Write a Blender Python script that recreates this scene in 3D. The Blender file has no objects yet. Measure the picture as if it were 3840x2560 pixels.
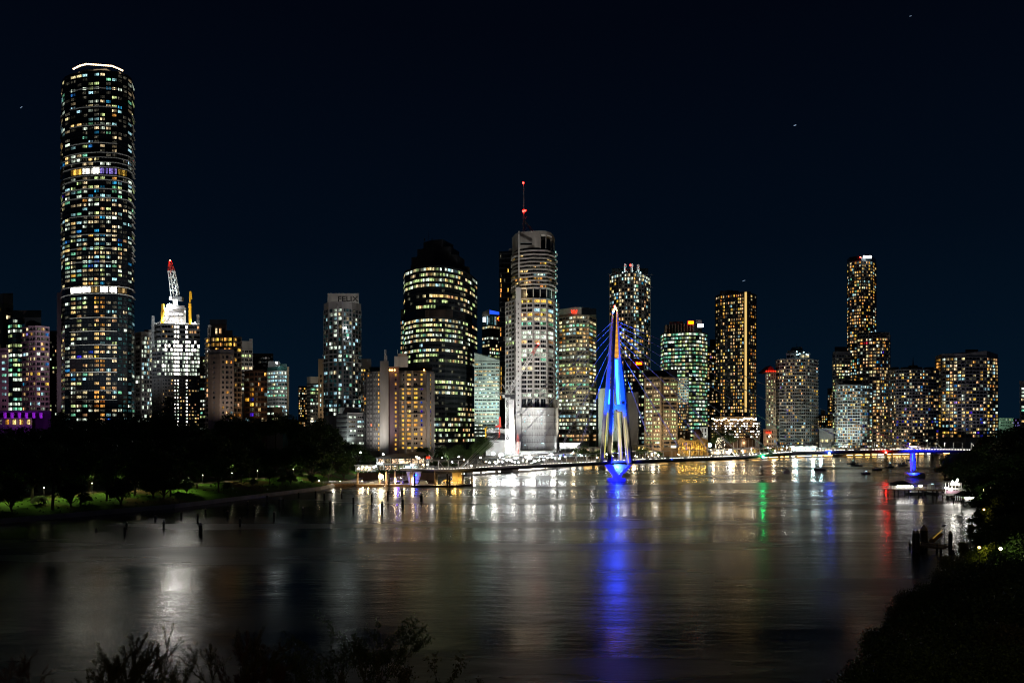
import bpy, math, random
import numpy as np
from mathutils import Vector, Matrix
from mathutils.bvhtree import BVHTree

scene = bpy.context.scene
COL = scene.collection
PI = math.pi

# ------------------------------------------------------------------ camera
CX, HY, FPX, CZ = 1920.0, 1610.0, 2600.0, 27.0     # photo pixels (3840 wide), eye 27 m above the river
cam_d = bpy.data.cameras.new("camera")
cam = bpy.data.objects.new("camera", cam_d)
COL.objects.link(cam)
cam.location = (0, 0, CZ)
cam.rotation_euler = (PI / 2, 0, 0)
cam_d.sensor_width = 36.0
cam_d.lens = 36.0 * FPX / 3840.0
cam_d.shift_y = (HY - 1280.0) / 3840.0
cam_d.clip_start = 0.5
cam_d.clip_end = 30000.0
scene.camera = cam

# ------------------------------------------------------------------ night sky
world = bpy.data.worlds.new("World")
scene.world = world
world.use_nodes = True
wn = world.node_tree.nodes; wl = world.node_tree.links
wn.clear()
w_out = wn.new("ShaderNodeOutputWorld"); w_bg = wn.new("ShaderNodeBackground")
w_tc = wn.new("ShaderNodeTexCoord"); w_sep = wn.new("ShaderNodeSeparateXYZ"); w_ramp = wn.new("ShaderNodeValToRGB")
wl.new(w_tc.outputs["Generated"], w_sep.inputs[0])
wl.new(w_sep.outputs["Z"], w_ramp.inputs[0])
cr = w_ramp.color_ramp
cr.elements[0].position = 0.0; cr.elements[0].color = (0.0014, 0.0072, 0.0170, 1)
cr.elements[1].position = 1.0; cr.elements[1].color = (0.0005, 0.0010, 0.0030, 1)
for p_, c_ in ((0.10, (0.0010, 0.0058, 0.0138)), (0.25, (0.0007, 0.0034, 0.0088)), (0.5, (0.0006, 0.0016, 0.0048))):
    e_ = cr.elements.new(p_); e_.color = (*c_, 1)
wl.new(w_ramp.outputs[0], w_bg.inputs["Color"])
w_bg.inputs["Strength"].default_value = 1.0
wl.new(w_bg.outputs[0], w_out.inputs[0])

# faint moon from behind the viewer's left shoulder
sun_d = bpy.data.lights.new("moon_light", "SUN"); sun_d.energy = 0.012; sun_d.angle = math.radians(0.6); sun_d.color = (0.8, 0.88, 1.0)
sun = bpy.data.objects.new("moon_light", sun_d); COL.objects.link(sun)
sun.rotation_euler = (math.radians(50), 0, math.radians(-25))

scene.view_settings.view_transform = "Standard"
scene.view_settings.look = "None"
scene.view_settings.exposure = 0.0
scene.view_settings.gamma = 1.0
scene.view_settings.use_curve_mapping = False
scene.render.engine = "CYCLES"
cy = scene.cycles
cy.max_bounces = 4; cy.diffuse_bounces = 1; cy.glossy_bounces = 2; cy.transmission_bounces = 2; cy.transparent_max_bounces = 4
cy.sample_clamp_direct = 0.0; cy.sample_clamp_indirect = 6.0
cy.use_denoising = True
cy.caustics_reflective = False; cy.caustics_refractive = False
cy.use_light_tree = True
cy.pixel_filter_type = "BLACKMAN_HARRIS"; cy.filter_width = 1.15

# ------------------------------------------------------------------ pixel -> place helpers
def wx(px, Y): return (px - CX) / FPX * Y
def wz(py, Y): return CZ - (py - HY) / FPX * Y
def P(px, py, Y): return Vector((wx(px, Y), Y, wz(py, Y)))
def rgb(c, a=1.0): return (c[0], c[1], c[2], a)

# ------------------------------------------------------------------ materials
def new_mat(name):
    m = bpy.data.materials.new(name); m.use_nodes = True
    nt = m.node_tree; nt.nodes.clear()
    out = nt.nodes.new("ShaderNodeOutputMaterial")
    return m, nt, out
def N(nt, t, **kw):
    n = nt.nodes.new(t)
    for k, v in kw.items():
        if k.startswith("i_"): n.inputs[int(k[2:]) if k[2:].isdigit() else k[2:]].default_value = v
        else: setattr(n, k, v)
    return n

def wall_mat(name, col, rough=0.8, var=0.25, scale=0.25, metal=0.0, streak=True, spec=0.3):
    m, nt, out = new_mat(name)
    b = N(nt, "ShaderNodeBsdfPrincipled"); b.inputs["Roughness"].default_value = rough; b.inputs["Metallic"].default_value = metal
    b.inputs["Specular IOR Level"].default_value = spec
    g = N(nt, "ShaderNodeNewGeometry"); mp = N(nt, "ShaderNodeMapping"); mp.inputs["Scale"].default_value = (1, 1, 0.25 if streak else 1)
    nt.links.new(g.outputs["Position"], mp.inputs[0])
    no = N(nt, "ShaderNodeTexNoise"); no.inputs["Scale"].default_value = scale; no.inputs["Detail"].default_value = 6
    nt.links.new(mp.outputs[0], no.inputs["Vector"])
    r = N(nt, "ShaderNodeValToRGB")
    r.color_ramp.elements[0].position = 0.3; r.color_ramp.elements[1].position = 0.7
    r.color_ramp.elements[0].color = (*[c * (1 - var) for c in col], 1); r.color_ramp.elements[1].color = (*[min(1, c * (1 + var)) for c in col], 1)
    nt.links.new(no.outputs["Fac"], r.inputs[0]); nt.links.new(r.outputs[0], b.inputs["Base Color"])
    nt.links.new(b.outputs[0], out.inputs[0])
    return m

def glow_mat(name, col, strength, sample=True):
    m, nt, out = new_mat(name)
    e = N(nt, "ShaderNodeEmission"); e.inputs["Color"].default_value = rgb(col); e.inputs["Strength"].default_value = strength
    nt.links.new(e.outputs[0], out.inputs[0])
    m.cycles.emission_sampling = "AUTO" if sample else "NONE"
    return m

def lit_window_mat(name, col, strength, freq=(1.25, 1.25, 1.7), lo=0.37, hi=0.60, floor_=0.07, lmin=0.10, lmax=2.3):
    """a lit room seen through glass: furniture, blinds and ceiling lights break it up; every room has its own level"""
    m, nt, out = new_mat(name)
    g = N(nt, "ShaderNodeNewGeometry"); oi = N(nt, "ShaderNodeObjectInfo")
    mp = N(nt, "ShaderNodeMapping"); mp.inputs["Scale"].default_value = freq
    nt.links.new(g.outputs["Position"], mp.inputs[0])
    no = N(nt, "ShaderNodeTexNoise"); no.inputs["Scale"].default_value = 1.0; no.inputs["Detail"].default_value = 2.5; no.inputs["Roughness"].default_value = 0.6
    nt.links.new(mp.outputs[0], no.inputs["Vector"])
    mr = N(nt, "ShaderNodeMapRange"); mr.inputs["From Min"].default_value = lo; mr.inputs["From Max"].default_value = hi
    mr.inputs["To Min"].default_value = floor_; mr.inputs["To Max"].default_value = 1.0
    nt.links.new(no.outputs["Fac"], mr.inputs["Value"])
    add = N(nt, "ShaderNodeMath", operation="ADD"); fr = N(nt, "ShaderNodeMath", operation="FRACT")
    nt.links.new(g.outputs["Random Per Island"], add.inputs[0]); nt.links.new(oi.outputs["Random"], add.inputs[1]); nt.links.new(add.outputs[0], fr.inputs[0])
    lvl = N(nt, "ShaderNodeMapRange"); lvl.inputs["To Min"].default_value = lmin; lvl.inputs["To Max"].default_value = lmax
    pw = N(nt, "ShaderNodeMath", operation="POWER"); pw.inputs[1].default_value = 1.9
    nt.links.new(fr.outputs[0], pw.inputs[0]); nt.links.new(pw.outputs[0], lvl.inputs["Value"])
    mul = N(nt, "ShaderNodeMath", operation="MULTIPLY"); nt.links.new(mr.outputs[0], mul.inputs[0]); nt.links.new(lvl.outputs[0], mul.inputs[1])
    mul2 = N(nt, "ShaderNodeMath", operation="MULTIPLY"); mul2.inputs[1].default_value = strength; nt.links.new(mul.outputs[0], mul2.inputs[0])
    # hue drifts a little between rooms
    hs = N(nt, "ShaderNodeHueSaturation"); hs.inputs["Color"].default_value = rgb(col)
    hm = N(nt, "ShaderNodeMapRange"); hm.inputs["To Min"].default_value = 0.475; hm.inputs["To Max"].default_value = 0.525
    nt.links.new(oi.outputs["Random"], hm.inputs["Value"]); nt.links.new(hm.outputs[0], hs.inputs["Hue"])
    e = N(nt, "ShaderNodeEmission"); nt.links.new(hs.outputs[0], e.inputs["Color"]); nt.links.new(mul2.outputs[0], e.inputs["Strength"])
    gl = N(nt, "ShaderNodeBsdfGlossy"); gl.inputs["Roughness"].default_value = 0.08; gl.inputs["Color"].default_value = (0.06, 0.06, 0.06, 1)
    ad = N(nt, "ShaderNodeAddShader"); nt.links.new(e.outputs[0], ad.inputs[0]); nt.links.new(gl.outputs[0], ad.inputs[1])
    nt.links.new(ad.outputs[0], out.inputs[0])
    m.cycles.emission_sampling = "NONE"
    return m

def glass_mat(name, col=(0.012, 0.016, 0.02), rough=0.07):
    m, nt, out = new_mat(name)
    b = N(nt, "ShaderNodeBsdfPrincipled"); b.inputs["Base Color"].default_value = rgb(col); b.inputs["Roughness"].default_value = rough
    b.inputs["Specular IOR Level"].default_value = 0.8
    nt.links.new(b.outputs[0], out.inputs[0])
    return m

M = {}
def WM(key, *a, **k): M[key] = wall_mat(key, *a, **k)
WM("concrete_light", (0.42, 0.40, 0.37)); WM("concrete_white", (0.62, 0.62, 0.60), var=0.12); WM("concrete_grey", (0.27, 0.26, 0.26))
WM("concrete_warm", (0.36, 0.29, 0.23)); WM("concrete_tan", (0.40, 0.29, 0.19)); WM("brown", (0.12, 0.075, 0.055)); WM("pink_wall", (0.38, 0.24, 0.30))
WM("plum_wall", (0.14, 0.10, 0.13)); WM("dark_wall", (0.022, 0.024, 0.027), rough=0.45); WM("black_glass", (0.008, 0.010, 0.013), rough=0.12, spec=0.7, var=0.1)
WM("teal_wall", (0.05, 0.14, 0.13), rough=0.4); WM("green_wall", (0.36, 0.44, 0.38)); WM("red_wall", (0.25, 0.03, 0.03)); WM("olive_wall", (0.24, 0.22, 0.16))
WM("steel", (0.45, 0.46, 0.48), rough=0.4, metal=0.6, streak=False); WM("dark_steel", (0.06, 0.06, 0.065), rough=0.5, metal=0.3, streak=False)
WM("white_paint", (0.72, 0.72, 0.70), rough=0.5, var=0.06); WM("yellow_paint", (0.75, 0.42, 0.03), rough=0.5, var=0.1); WM("red_paint", (0.6, 0.05, 0.03), rough=0.5, var=0.1)
WM("blue_paint", (0.05, 0.09, 0.5), rough=0.5); WM("timber", (0.16, 0.10, 0.06), scale=1.0); WM("pile_wood", (0.05, 0.045, 0.04), scale=1.5); WM("roof_metal", (0.10, 0.11, 0.12), rough=0.5, metal=0.3)
WM("asphalt", (0.05, 0.05, 0.052), scale=2, streak=False); WM("bark", (0.055, 0.045, 0.035), scale=3, var=0.5)
WM("bark_pale", (0.20, 0.16, 0.12), scale=3, var=0.4); WM("copper_dome", (0.16, 0.08, 0.05)); WM("sandstone", (0.48, 0.37, 0.20)); WM("cliff_rock", (0.10, 0.07, 0.05), scale=0.4, var=0.5)
WM("hull_white", (0.5, 0.5, 0.5), rough=0.4); WM("hull_dark", (0.03, 0.035, 0.05), rough=0.4); WM("banner_black", (0.02, 0.02, 0.022)); WM("letter_grey", (0.03, 0.03, 0.03))
WM("paving", (0.10, 0.085, 0.07), scale=2, streak=False)
M["glass"] = glass_mat("dark_glass")
m_, nt_, out_ = new_mat("canvas")
d_ = N(nt_, "ShaderNodeBsdfDiffuse"); d_.inputs["Color"].default_value = (.72, .58, .36, 1); t_ = N(nt_, "ShaderNodeBsdfTranslucent"); t_.inputs["Color"].default_value = (.72, .55, .3, 1)
x_ = N(nt_, "ShaderNodeMixShader"); x_.inputs[0].default_value = .5; nt_.links.new(d_.outputs[0], x_.inputs[1]); nt_.links.new(t_.outputs[0], x_.inputs[2]); nt_.links.new(x_.outputs[0], out_.inputs[0]); M["canvas"] = m_
M["glass_teal"] = glass_mat("teal_glass", (0.01, 0.035, 0.04))
LIT = {"amber": ((1, 0.36, 0.04), 1.1), "gold": ((1, 0.52, 0.09), 1.25), "warm": ((1, 0.60, 0.24), 1.25), "cream": ((1, 0.80, 0.42), 1.2),
       "lime": ((0.80, 1, 0.40), 1.0), "white": ((0.85, 1, 0.80), 1.4), "cool": ((0.50, 0.90, 1), 1.1), "mint": ((0.32, 1, 0.60), 0.85), "honey": ((1, 0.55, 0.08), 1.1),
       "cyan": ((0.05, 0.45, 1), 0.7), "blue": ((0.03, 0.08, 1), 0.55), "violet": ((0.45, 0.3, 1), 0.7), "red": ((1, 0.06, 0.03), 1.2)}
for k_, (c_, s_) in LIT.items():
    M["lit_" + k_] = lit_window_mat("lit_" + k_, c_, s_)
M["lit_honey"] = lit_window_mat("lit_honey", (1, 0.55, 0.08), 1.0, lo=0.3, hi=0.5, floor_=0.35, lmin=0.7, lmax=1.5)
M["lit_hot"] = lit_window_mat("lit_hot", (1, 0.95, 0.85), 13.0, lo=0.35, hi=0.6)
M["lit_dim"] = lit_window_mat("lit_dim", (0.9, 0.85, 0.6), 0.16, lo=0.42, hi=0.7, floor_=0.02)
M["lit_dimteal"] = lit_window_mat("lit_dimteal", (0.2, 0.75, 0.8), 0.10, lo=0.4, hi=0.7, floor_=0.05)
for nm_, c_, s_ in (("bulb_white", (0.92, 1, 1), 60), ("bulb_warm", (1, 0.78, 0.45), 45), ("bulb_amber", (1, 0.5, 0.12), 22), ("bulb_hot", (1, 0.98, 0.92), 160),
                    ("bulb_blue", (0.04, 0.10, 1), 160), ("bulb_green", (0.02, 1, 0.25), 110), ("bulb_red", (1, 0.015, 0.01), 150), ("bulb_beacon", (1, 0.015, 0.01), 30), ("bulb_violet", (0.35, 0.1, 1), 6)):
    M[nm_] = glow_mat(nm_, c_, s_)
for nm_, c_, s_ in (("sign_red", (1, 0.03, 0.01), 2.5), ("sign_yellow", (1, 0.65, 0.0), 3.0), ("sign_white", (0.8, 0.95, 1), 5.0), ("sign_blue", (0.02, 0.10, 1), 1.2),
                    ("led_blue", (0.02, 0.12, 1), 5.0), ("amber_glow", (1, 0.45, 0.04), 1.1), ("led_crown", (1, 0.72, 0.42), 5.0), ("led_gold", (1, 0.66, 0.22), 0.9),
                    ("led_cyan", (0.5, 0.95, 1), 4.0), ("star_white", (0.5, 0.7, 1), 0.5), ("led_purple", (0.45, 0.02, 1), 1.4), ("led_edge", (0.5, 1, 0.85), 1.4), ("shop_glow", (1, 0.85, 0.6), 2.2), ("shop_gold", (1, 0.62, 0.18), 1.8),
                    ("shop_cool", (0.6, 0.95, 1), 3.0)):
    M[nm_] = glow_mat(nm_, c_, s_, sample=(s_ >= 2.0))

# river: rough dark water; long, low ripples
def river_mat():
    m, nt, out = new_mat("river_water")
    b = N(nt, "ShaderNodeBsdfPrincipled"); b.inputs["Base Color"].default_value = (0.006, 0.0075, 0.007, 1)
    b.inputs["IOR"].default_value = 1.31
    g = N(nt, "ShaderNodeNewGeometry")
    def noise(sc, scale, det=3, rough=0.55):
        mp = N(nt, "ShaderNodeMapping"); mp.inputs["Scale"].default_value = sc; nt.links.new(g.outputs["Position"], mp.inputs[0])
        no = N(nt, "ShaderNodeTexNoise"); no.inputs["Scale"].default_value = scale; no.inputs["Detail"].default_value = det; no.inputs["Roughness"].default_value = rough
        nt.links.new(mp.outputs[0], no.inputs["Vector"]); return no
    big = noise((0.16, 1, 1), 0.024, 5)
    r = N(nt, "ShaderNodeMapRange"); r.inputs["From Min"].default_value = 0.41; r.inputs["From Max"].default_value = 0.60
    r.inputs["To Min"].default_value = 0.14; r.inputs["To Max"].default_value = 0.33; nt.links.new(big.outputs["Fac"], r.inputs["Value"])
    nt.links.new(r.outputs[0], b.inputs["Roughness"])
    n1 = noise((0.42, 1, 1), 0.75, 5, .6); n2 = noise((0.22, 1, 1), 0.11, 3)
    b1 = N(nt, "ShaderNodeBump"); b1.inputs["Strength"].default_value = 1.0; b1.inputs["Distance"].default_value = 0.042; nt.links.new(n1.outputs["Fac"], b1.inputs["Height"])
    b2 = N(nt, "ShaderNodeBump"); b2.inputs["Strength"].default_value = 1.0; b2.inputs["Distance"].default_value = 0.13; nt.links.new(n2.outputs["Fac"], b2.inputs["Height"])
    nt.links.new(b2.outputs[0], b1.inputs["Normal"]); nt.links.new(b1.outputs[0], b.inputs["Normal"])
    nt.links.new(b.outputs[0], out.inputs[0]); return m
M["river"] = river_mat()

def ground_mat():
    m, nt, out = new_mat("park_ground")
    b = N(nt, "ShaderNodeBsdfPrincipled"); b.inputs["Roughness"].default_value = 0.95; b.inputs["Specular IOR Level"].default_value = 0.1
    g = N(nt, "ShaderNodeNewGeometry")
    n1 = N(nt, "ShaderNodeTexNoise"); n1.inputs["Scale"].default_value = 0.06; n1.inputs["Detail"].default_value = 4
    n2 = N(nt, "ShaderNodeTexNoise"); n2.inputs["Scale"].default_value = 1.2; n2.inputs["Detail"].default_value = 6
    nt.links.new(g.outputs["Position"], n1.inputs["Vector"]); nt.links.new(g.outputs["Position"], n2.inputs["Vector"])
    r1 = N(nt, "ShaderNodeValToRGB"); r1.color_ramp.elements[0].position = 0.53; r1.color_ramp.elements[1].position = 0.62
    r1.color_ramp.elements[0].color = (0.045, 0.11, 0.012, 1); r1.color_ramp.elements[1].color = (0.10, 0.07, 0.03, 1)
    nt.links.new(n1.outputs["Fac"], r1.inputs[0])
    mx = N(nt, "ShaderNodeMix", data_type="RGBA", blend_type="MULTIPLY"); mx.inputs["Factor"].default_value = 0.8
    r2 = N(nt, "ShaderNodeValToRGB"); r2.color_ramp.elements[0].color = (0.35, 0.35, 0.35, 1); r2.color_ramp.elements[1].color = (1.5, 1.5, 1.5, 1)
    nt.links.new(n2.outputs["Fac"], r2.inputs[0]); nt.links.new(r1.outputs[0], mx.inputs["A"]); nt.links.new(r2.outputs[0], mx.inputs["B"])
    nt.links.new(mx.outputs["Result"], b.inputs["Base Color"]); nt.links.new(b.outputs[0], out.inputs[0]); return m
M["park"] = ground_mat()

def leaf_mat(name, c0, c1):
    m, nt, out = new_mat(name)
    b = N(nt, "ShaderNodeBsdfPrincipled"); b.inputs["Roughness"].default_value = 0.6; b.inputs["Specular IOR Level"].default_value = 0.25
    g = N(nt, "ShaderNodeNewGeometry"); r = N(nt, "ShaderNodeValToRGB")
    r.color_ramp.elements[0].color = rgb(c0); r.color_ramp.elements[1].color = rgb(c1)
    nt.links.new(g.outputs["Random Per Island"], r.inputs[0]); nt.links.new(r.outputs[0], b.inputs["Base Color"]); nt.links.new(b.outputs[0], out.inputs[0]); return m
M["leaf"] = leaf_mat("leaf_green", (0.02, 0.045, 0.012), (0.06, 0.11, 0.025))
M["leaf_olive"] = leaf_mat("leaf_olive", (0.03, 0.04, 0.015), (0.08, 0.085, 0.03))
M["leaf_rust"] = leaf_mat("leaf_rust", (0.045, 0.02, 0.01), (0.09, 0.04, 0.02))

# ------------------------------------------------------------------ mesh builder
class MB:
    def __init__(s): s.v = []; s.f = []; s.m = []
    def quad(s, a, b, c, d, mi=0):
        n = len(s.v); s.v += [tuple(a), tuple(b), tuple(c), tuple(d)]; s.f.append((n, n + 1, n + 2, n + 3)); s.m.append(mi)
    def tri(s, a, b, c, mi=0):
        n = len(s.v); s.v += [tuple(a), tuple(b), tuple(c)]; s.f.append((n, n + 1, n + 2)); s.m.append(mi)
    def hexa(s, pts, mi=0):      # 8 points: bottom 4 ccw, top 4 ccw
        n = len(s.v); s.v += [tuple(p) for p in pts]
        for f in ((3, 2, 1, 0), (4, 5, 6, 7), (0, 1, 5, 4), (1, 2, 6, 5), (2, 3, 7, 6), (3, 0, 4, 7)):
            s.f.append(tuple(n + i for i in f)); s.m.append(mi)
    def box(s, x0, x1, y0, y1, z0, z1, mi=0):
        s.hexa([(x0, y0, z0), (x1, y0, z0), (x1, y1, z0), (x0, y1, z0), (x0, y0, z1), (x1, y0, z1), (x1, y1, z1), (x0, y1, z1)], mi)
    def obox(s, c, u, n, w, d, z0, z1, mi=0):    # oriented: c=(x,y) middle of the back edge, u along, n outward, depth d outward
        a = Vector((c[0], c[1])) - u * w / 2; b = Vector((c[0], c[1])) + u * w / 2; a2 = a + n * d; b2 = b + n * d
        s.hexa([(a2.x, a2.y, z0), (b2.x, b2.y, z0), (b.x, b.y, z0), (a.x, a.y, z0), (a2.x, a2.y, z1), (b2.x, b2.y, z1), (b.x, b.y, z1), (a.x, a.y, z1)], mi)
    def beam(s, p0, p1, w, h=None, mi=0):
        p0 = Vector(p0); p1 = Vector(p1); h = h or w; d = (p1 - p0)
        if d.length < 1e-6: return
        d.normalize(); up = Vector((0, 0, 1)) if abs(d.z) < 0.95 else Vector((0, 1, 0))
        a = d.cross(up).normalized() * w / 2; b = a.cross(d).normalized() * h / 2
        s.hexa([p0 - a - b, p0 + a - b, p0 + a + b, p0 - a + b, p1 - a - b, p1 + a - b, p1 + a + b, p1 - a + b], mi)
    def tube(s, p0, p1, r0, r1=None, n=8, mi=0, caps=True):
        p0 = Vector(p0); p1 = Vector(p1); r1 = r0 if r1 is None else r1; d = (p1 - p0).normalized()
        up = Vector((0, 0, 1)) if abs(d.z) < 0.95 else Vector((1, 0, 0)); a = d.cross(up).normalized(); b = a.cross(d)
        k = len(s.v)
        for p, r in ((p0, r0), (p1, r1)):
            for i in range(n):
                t = 2 * PI * i / n; s.v.append(tuple(p + a * math.cos(t) * r + b * math.sin(t) * r))
        for i in range(n):
            j = (i + 1) % n; s.f.append((k + i, k + n + i, k + n + j, k + j)); s.m.append(mi)
        if caps:
            s.f.append(tuple(k + i for i in range(n))); s.m.append(mi); s.f.append(tuple(k + n + i for i in reversed(range(n)))); s.m.append(mi)
    def ball(s, c, r, mi=0, sz=1.0):
        c = Vector(c); k = len(s.v); rings = [(-1, 0)] ; n = 8
        s.v.append((c.x, c.y, c.z - r * sz))
        for ph in (-0.7, 0, 0.7):
            for i in range(n):
                t = 2 * PI * i / n; s.v.append((c.x + r * math.cos(ph) * math.cos(t), c.y + r * math.cos(ph) * math.sin(t), c.z + r * sz * math.sin(ph)))
        s.v.append((c.x, c.y, c.z + r * sz)); top = len(s.v) - 1
        for i in range(n):
            j = (i + 1) % n
            s.f.append((k, k + 1 + j, k + 1 + i)); s.m.append(mi)
            for q in (0, 1):
                a = k + 1 + q * n; s.f.append((a + i, a + j, a + n + j, a + n + i)); s.m.append(mi)
            s.f.append((k + 1 + 2 * n + i, k + 1 + 2 * n + j, top)); s.m.append(mi)
    def prism(s, poly, z0, z1, mi=0, ztop=None):     # ccw xy polygon
        n = len(poly); k = len(s.v)
        s.v += [(p[0], p[1], z0) for p in poly] + [(p[0], p[1], z1 if ztop is None else ztop[i]) for i, p in enumerate(poly)]
        for i in range(n):
            j = (i + 1) % n; s.f.append((k + i, k + j, k + n + j, k + n + i)); s.m.append(mi)
        s.f.append(tuple(k + i for i in reversed(range(n)))); s.m.append(mi); s.f.append(tuple(k + n + i for i in range(n))); s.m.append(mi)
    def lattice(s, p0, p1, w, t, step, w1=None, mi=0):
        p0 = Vector(p0); p1 = Vector(p1); d = p1 - p0; L = d.length; d.normalize(); w1 = w if w1 is None else w1
        up = Vector((0, 0, 1)) if abs(d.z) < 0.9 else Vector((0, 1, 0)); a = d.cross(up).normalized(); b = a.cross(d).normalized()
        n = max(1, int(round(L / step)))
        def cor(i):
            q = i / n; c = p0 + d * L * q; ww = (w * (1 - q) + w1 * q) / 2
            return [c - a * ww - b * ww, c + a * ww - b * ww, c + a * ww + b * ww, c - a * ww + b * ww]
        for i in range(n):
            A = cor(i); B = cor(i + 1)
            for q in range(4):
                s.beam(A[q], B[q], t, mi=mi); s.beam(A[q], B[(q + 1) % 4], t * 0.6, mi=mi); s.beam(B[q], B[(q + 1) % 4], t * 0.6, mi=mi)
    def build(s, name, mats, parent=None, origin=(0, 0, 0), smooth=False):
        me = bpy.data.meshes.new(name)
        V = np.array(s.v, dtype=np.float64).reshape(-1, 3) - np.array(origin)
        me.from_pydata(V.tolist(), [], s.f)
        if not isinstance(mats, (list, tuple)): mats = [mats]
        for m in mats: me.materials.append(M[m] if isinstance(m, str) else m)
        if len(mats) > 1: me.polygons.foreach_set("material_index", s.m)
        if smooth: me.polygons.foreach_set("use_smooth", [True] * len(me.polygons))
        o = bpy.data.objects.new(name, me); COL.objects.link(o)
        if parent is not None: o.parent = parent
        else: o.location = origin
        return o

def tag(o, label=None, cat=None, group=None, kind=None):
    if label: o["label"] = label
    if cat: o["category"] = cat
    if group: o["group"] = group
    if kind: o["kind"] = kind
    return o
def thing(name, loc, label, cat, group=None):
    o = bpy.data.objects.new(name, None); COL.objects.link(o); o.location = loc; o.empty_display_size = 1
    return tag(o, label, cat, group)
def part(mb, name, mats, root, smooth=False, kind=None, label=None):
    o = mb.build(name, mats, parent=root, origin=tuple(root.location), smooth=smooth)
    if kind: o["kind"] = kind
    if label: o["label"] = label
    return o
CHILD = {}
def copy_tree(o, loc, rot=0, scale=(1, 1, 1), label=None):
    r = o.copy(); COL.objects.link(r); r.location = loc; r.rotation_euler = (0, 0, rot); r.scale = scale
    if label: r["label"] = label
    kids = CHILD.get(o.name)
    if kids is None:
        kids = [(c, list(c.children)) for c in o.children]; CHILD[o.name] = kids
    for c, gs in kids:
        k = c.copy(); COL.objects.link(k); k.parent = r
        for g in gs:
            q = g.copy(); COL.objects.link(q); q.parent = k
    return r
def light(kind, loc, energy, color, target=None, angle=60, blend=0.5, size=0.5, parent=None, name="lamp_light"):
    d = bpy.data.lights.new(name, kind); d.energy = energy; d.color = color; d.shadow_soft_size = size
    if kind == "SPOT": d.spot_size = math.radians(angle); d.spot_blend = blend
    o = bpy.data.objects.new(name, d); COL.objects.link(o)
    loc = Vector(loc)
    if target is not None: o.rotation_euler = (Vector(target) - loc).to_track_quat("-Z", "Y").to_euler()
    if parent is not None:
        o.parent = parent; o.location = loc - Vector(parent.location)
    else: o.location = loc
    return o

# ------------------------------------------------------------------ terrain
def strip_ground(pts, inl, prof, name, mat, zs=None):
    mb = MB(); rows = []
    for (x, y), (ix, iy) in zip(pts, inl):
        L = math.hypot(ix, iy); ix /= L; iy /= L
        k = zs(x, y) if zs else 1.0
        rows.append([(x + ix * d, y + iy * d, z * k if z > 0.8 else z) for d, z in prof])
    n = len(prof)
    for r in rows: mb.v += r
    for i in range(len(rows) - 1):
        for j in range(n - 1):
            a = i * n + j; mb.f.append((a, a + n, a + n + 1, a + 1)); mb.m.append(0)
    o = mb.build(name, mat, smooth=False); tag(o, kind="structure"); return o
def resample(pts, step):
    out = []
    for i in range(len(pts) - 1):
        a = Vector(pts[i]); b = Vector(pts[i + 1]); k = max(1, int((b - a).length / step))
        out += [tuple(a + (b - a) * q / k) for q in range(k)]
    out.append(tuple(pts[-1])); return out

SH = [(-700, -40, -1, 1), (-400, 60, -.6, .8), (-230, 150, -.6, .8), (-147, 199, -.6, .8), (-116, 238, -.6, .8), (-98.6, 279, -.6, .8), (-86, 310, -.5, .85), (-81, 369, -.4, .9),
      (-74, 388, -.25, .95), (-60, 394, -.1, 1), (-34, 402, 0, 1), (14, 455, 0, 1), (46, 515, .0, 1), (127, 570, 0, 1), (183, 612, 0, 1), (312, 690, 0, 1), (449, 745, 0, 1), (594, 785, 0, 1), (1200, 850, .1, 1), (2600, 900, .3, 1)]
sh = resample(SH, 12)
ground = strip_ground([p[:2] for p in sh], [p[2:] for p in sh],
    [(0, -2), (0.02, 1.3), (1.2, 1.3), (1.6, 1.1), (6, 1.7), (14, 3.2), (24, 4.6), (36, 5.2), (60, 5.6), (120, 6.5), (400, 8), (1500, 10), (9000, 14)], "ground", M["park"])
ground.data.materials.append(M["paving"])
for p_ in ground.data.polygons:
    if p_.center.x > -72: p_.material_index = 1
seawall = MB()
pp = [p[:2] for p in sh if -260 < p[0] < 700]
for a, b in zip(pp, pp[1:]):
    u = Vector((b[0] - a[0], b[1] - a[1])); L = u.length; u.normalize(); n = Vector((u.y, -u.x))
    seawall.obox(((a[0] + b[0]) / 2, (a[1] + b[1]) / 2), u, n, L, 0.5, -1, 1.5)
tag(seawall.build("seawall", M["concrete_grey"]), "long low stone seawall along the foot of the city bank", "wall")

RB = [(1400, 640, 1, -.3), (700, 600, .6, -.8), (330, 500, .9, -.4), (252, 400, 1, -.1), (230, 345, 1, -.1), (205, 300, 1, -.1), (176, 250, 1, -.2), (152, 220, 1, -.2), (112, 160, 1, -.3), (77, 110, .9, -.5), (53, 78, .8, -.6), (36, 56, .5, -.85),
      (18, 46, .1, -1), (0, 45, 0, -1), (-60, 46, 0, -1), (-200, 52, 0, -1)]
rb = resample(RB, 8)
cliff = strip_ground([p[:2] for p in reversed(rb)], [p[2:] for p in reversed(rb)],
    [(0, -2), (0.02, 0.7), (4, 1.5), (9, 4.5), (16, 9.5), (24, 15), (30, 18), (40, 20), (60, 24), (400, 26)], "cliff_terrain", M["cliff_rock"], zs=lambda x, y: 1.0 if y < 130 else max(.28, 1 - (y - 130) / 220))
mb = MB(); mb.quad((-2500, -400, 0), (2600, -400, 0), (2600, 1100, 0), (-2500, 1100, 0))
tag(mb.build("river", M["river"]), kind="structure")
bpy.context.view_layer.update()
def bvh_of(o):
    return BVHTree.FromPolygons([o.matrix_world @ v.co for v in o.data.vertices], [tuple(p.vertices) for p in o.data.polygons])
BV = [bvh_of(ground), bvh_of(cliff)]
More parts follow.
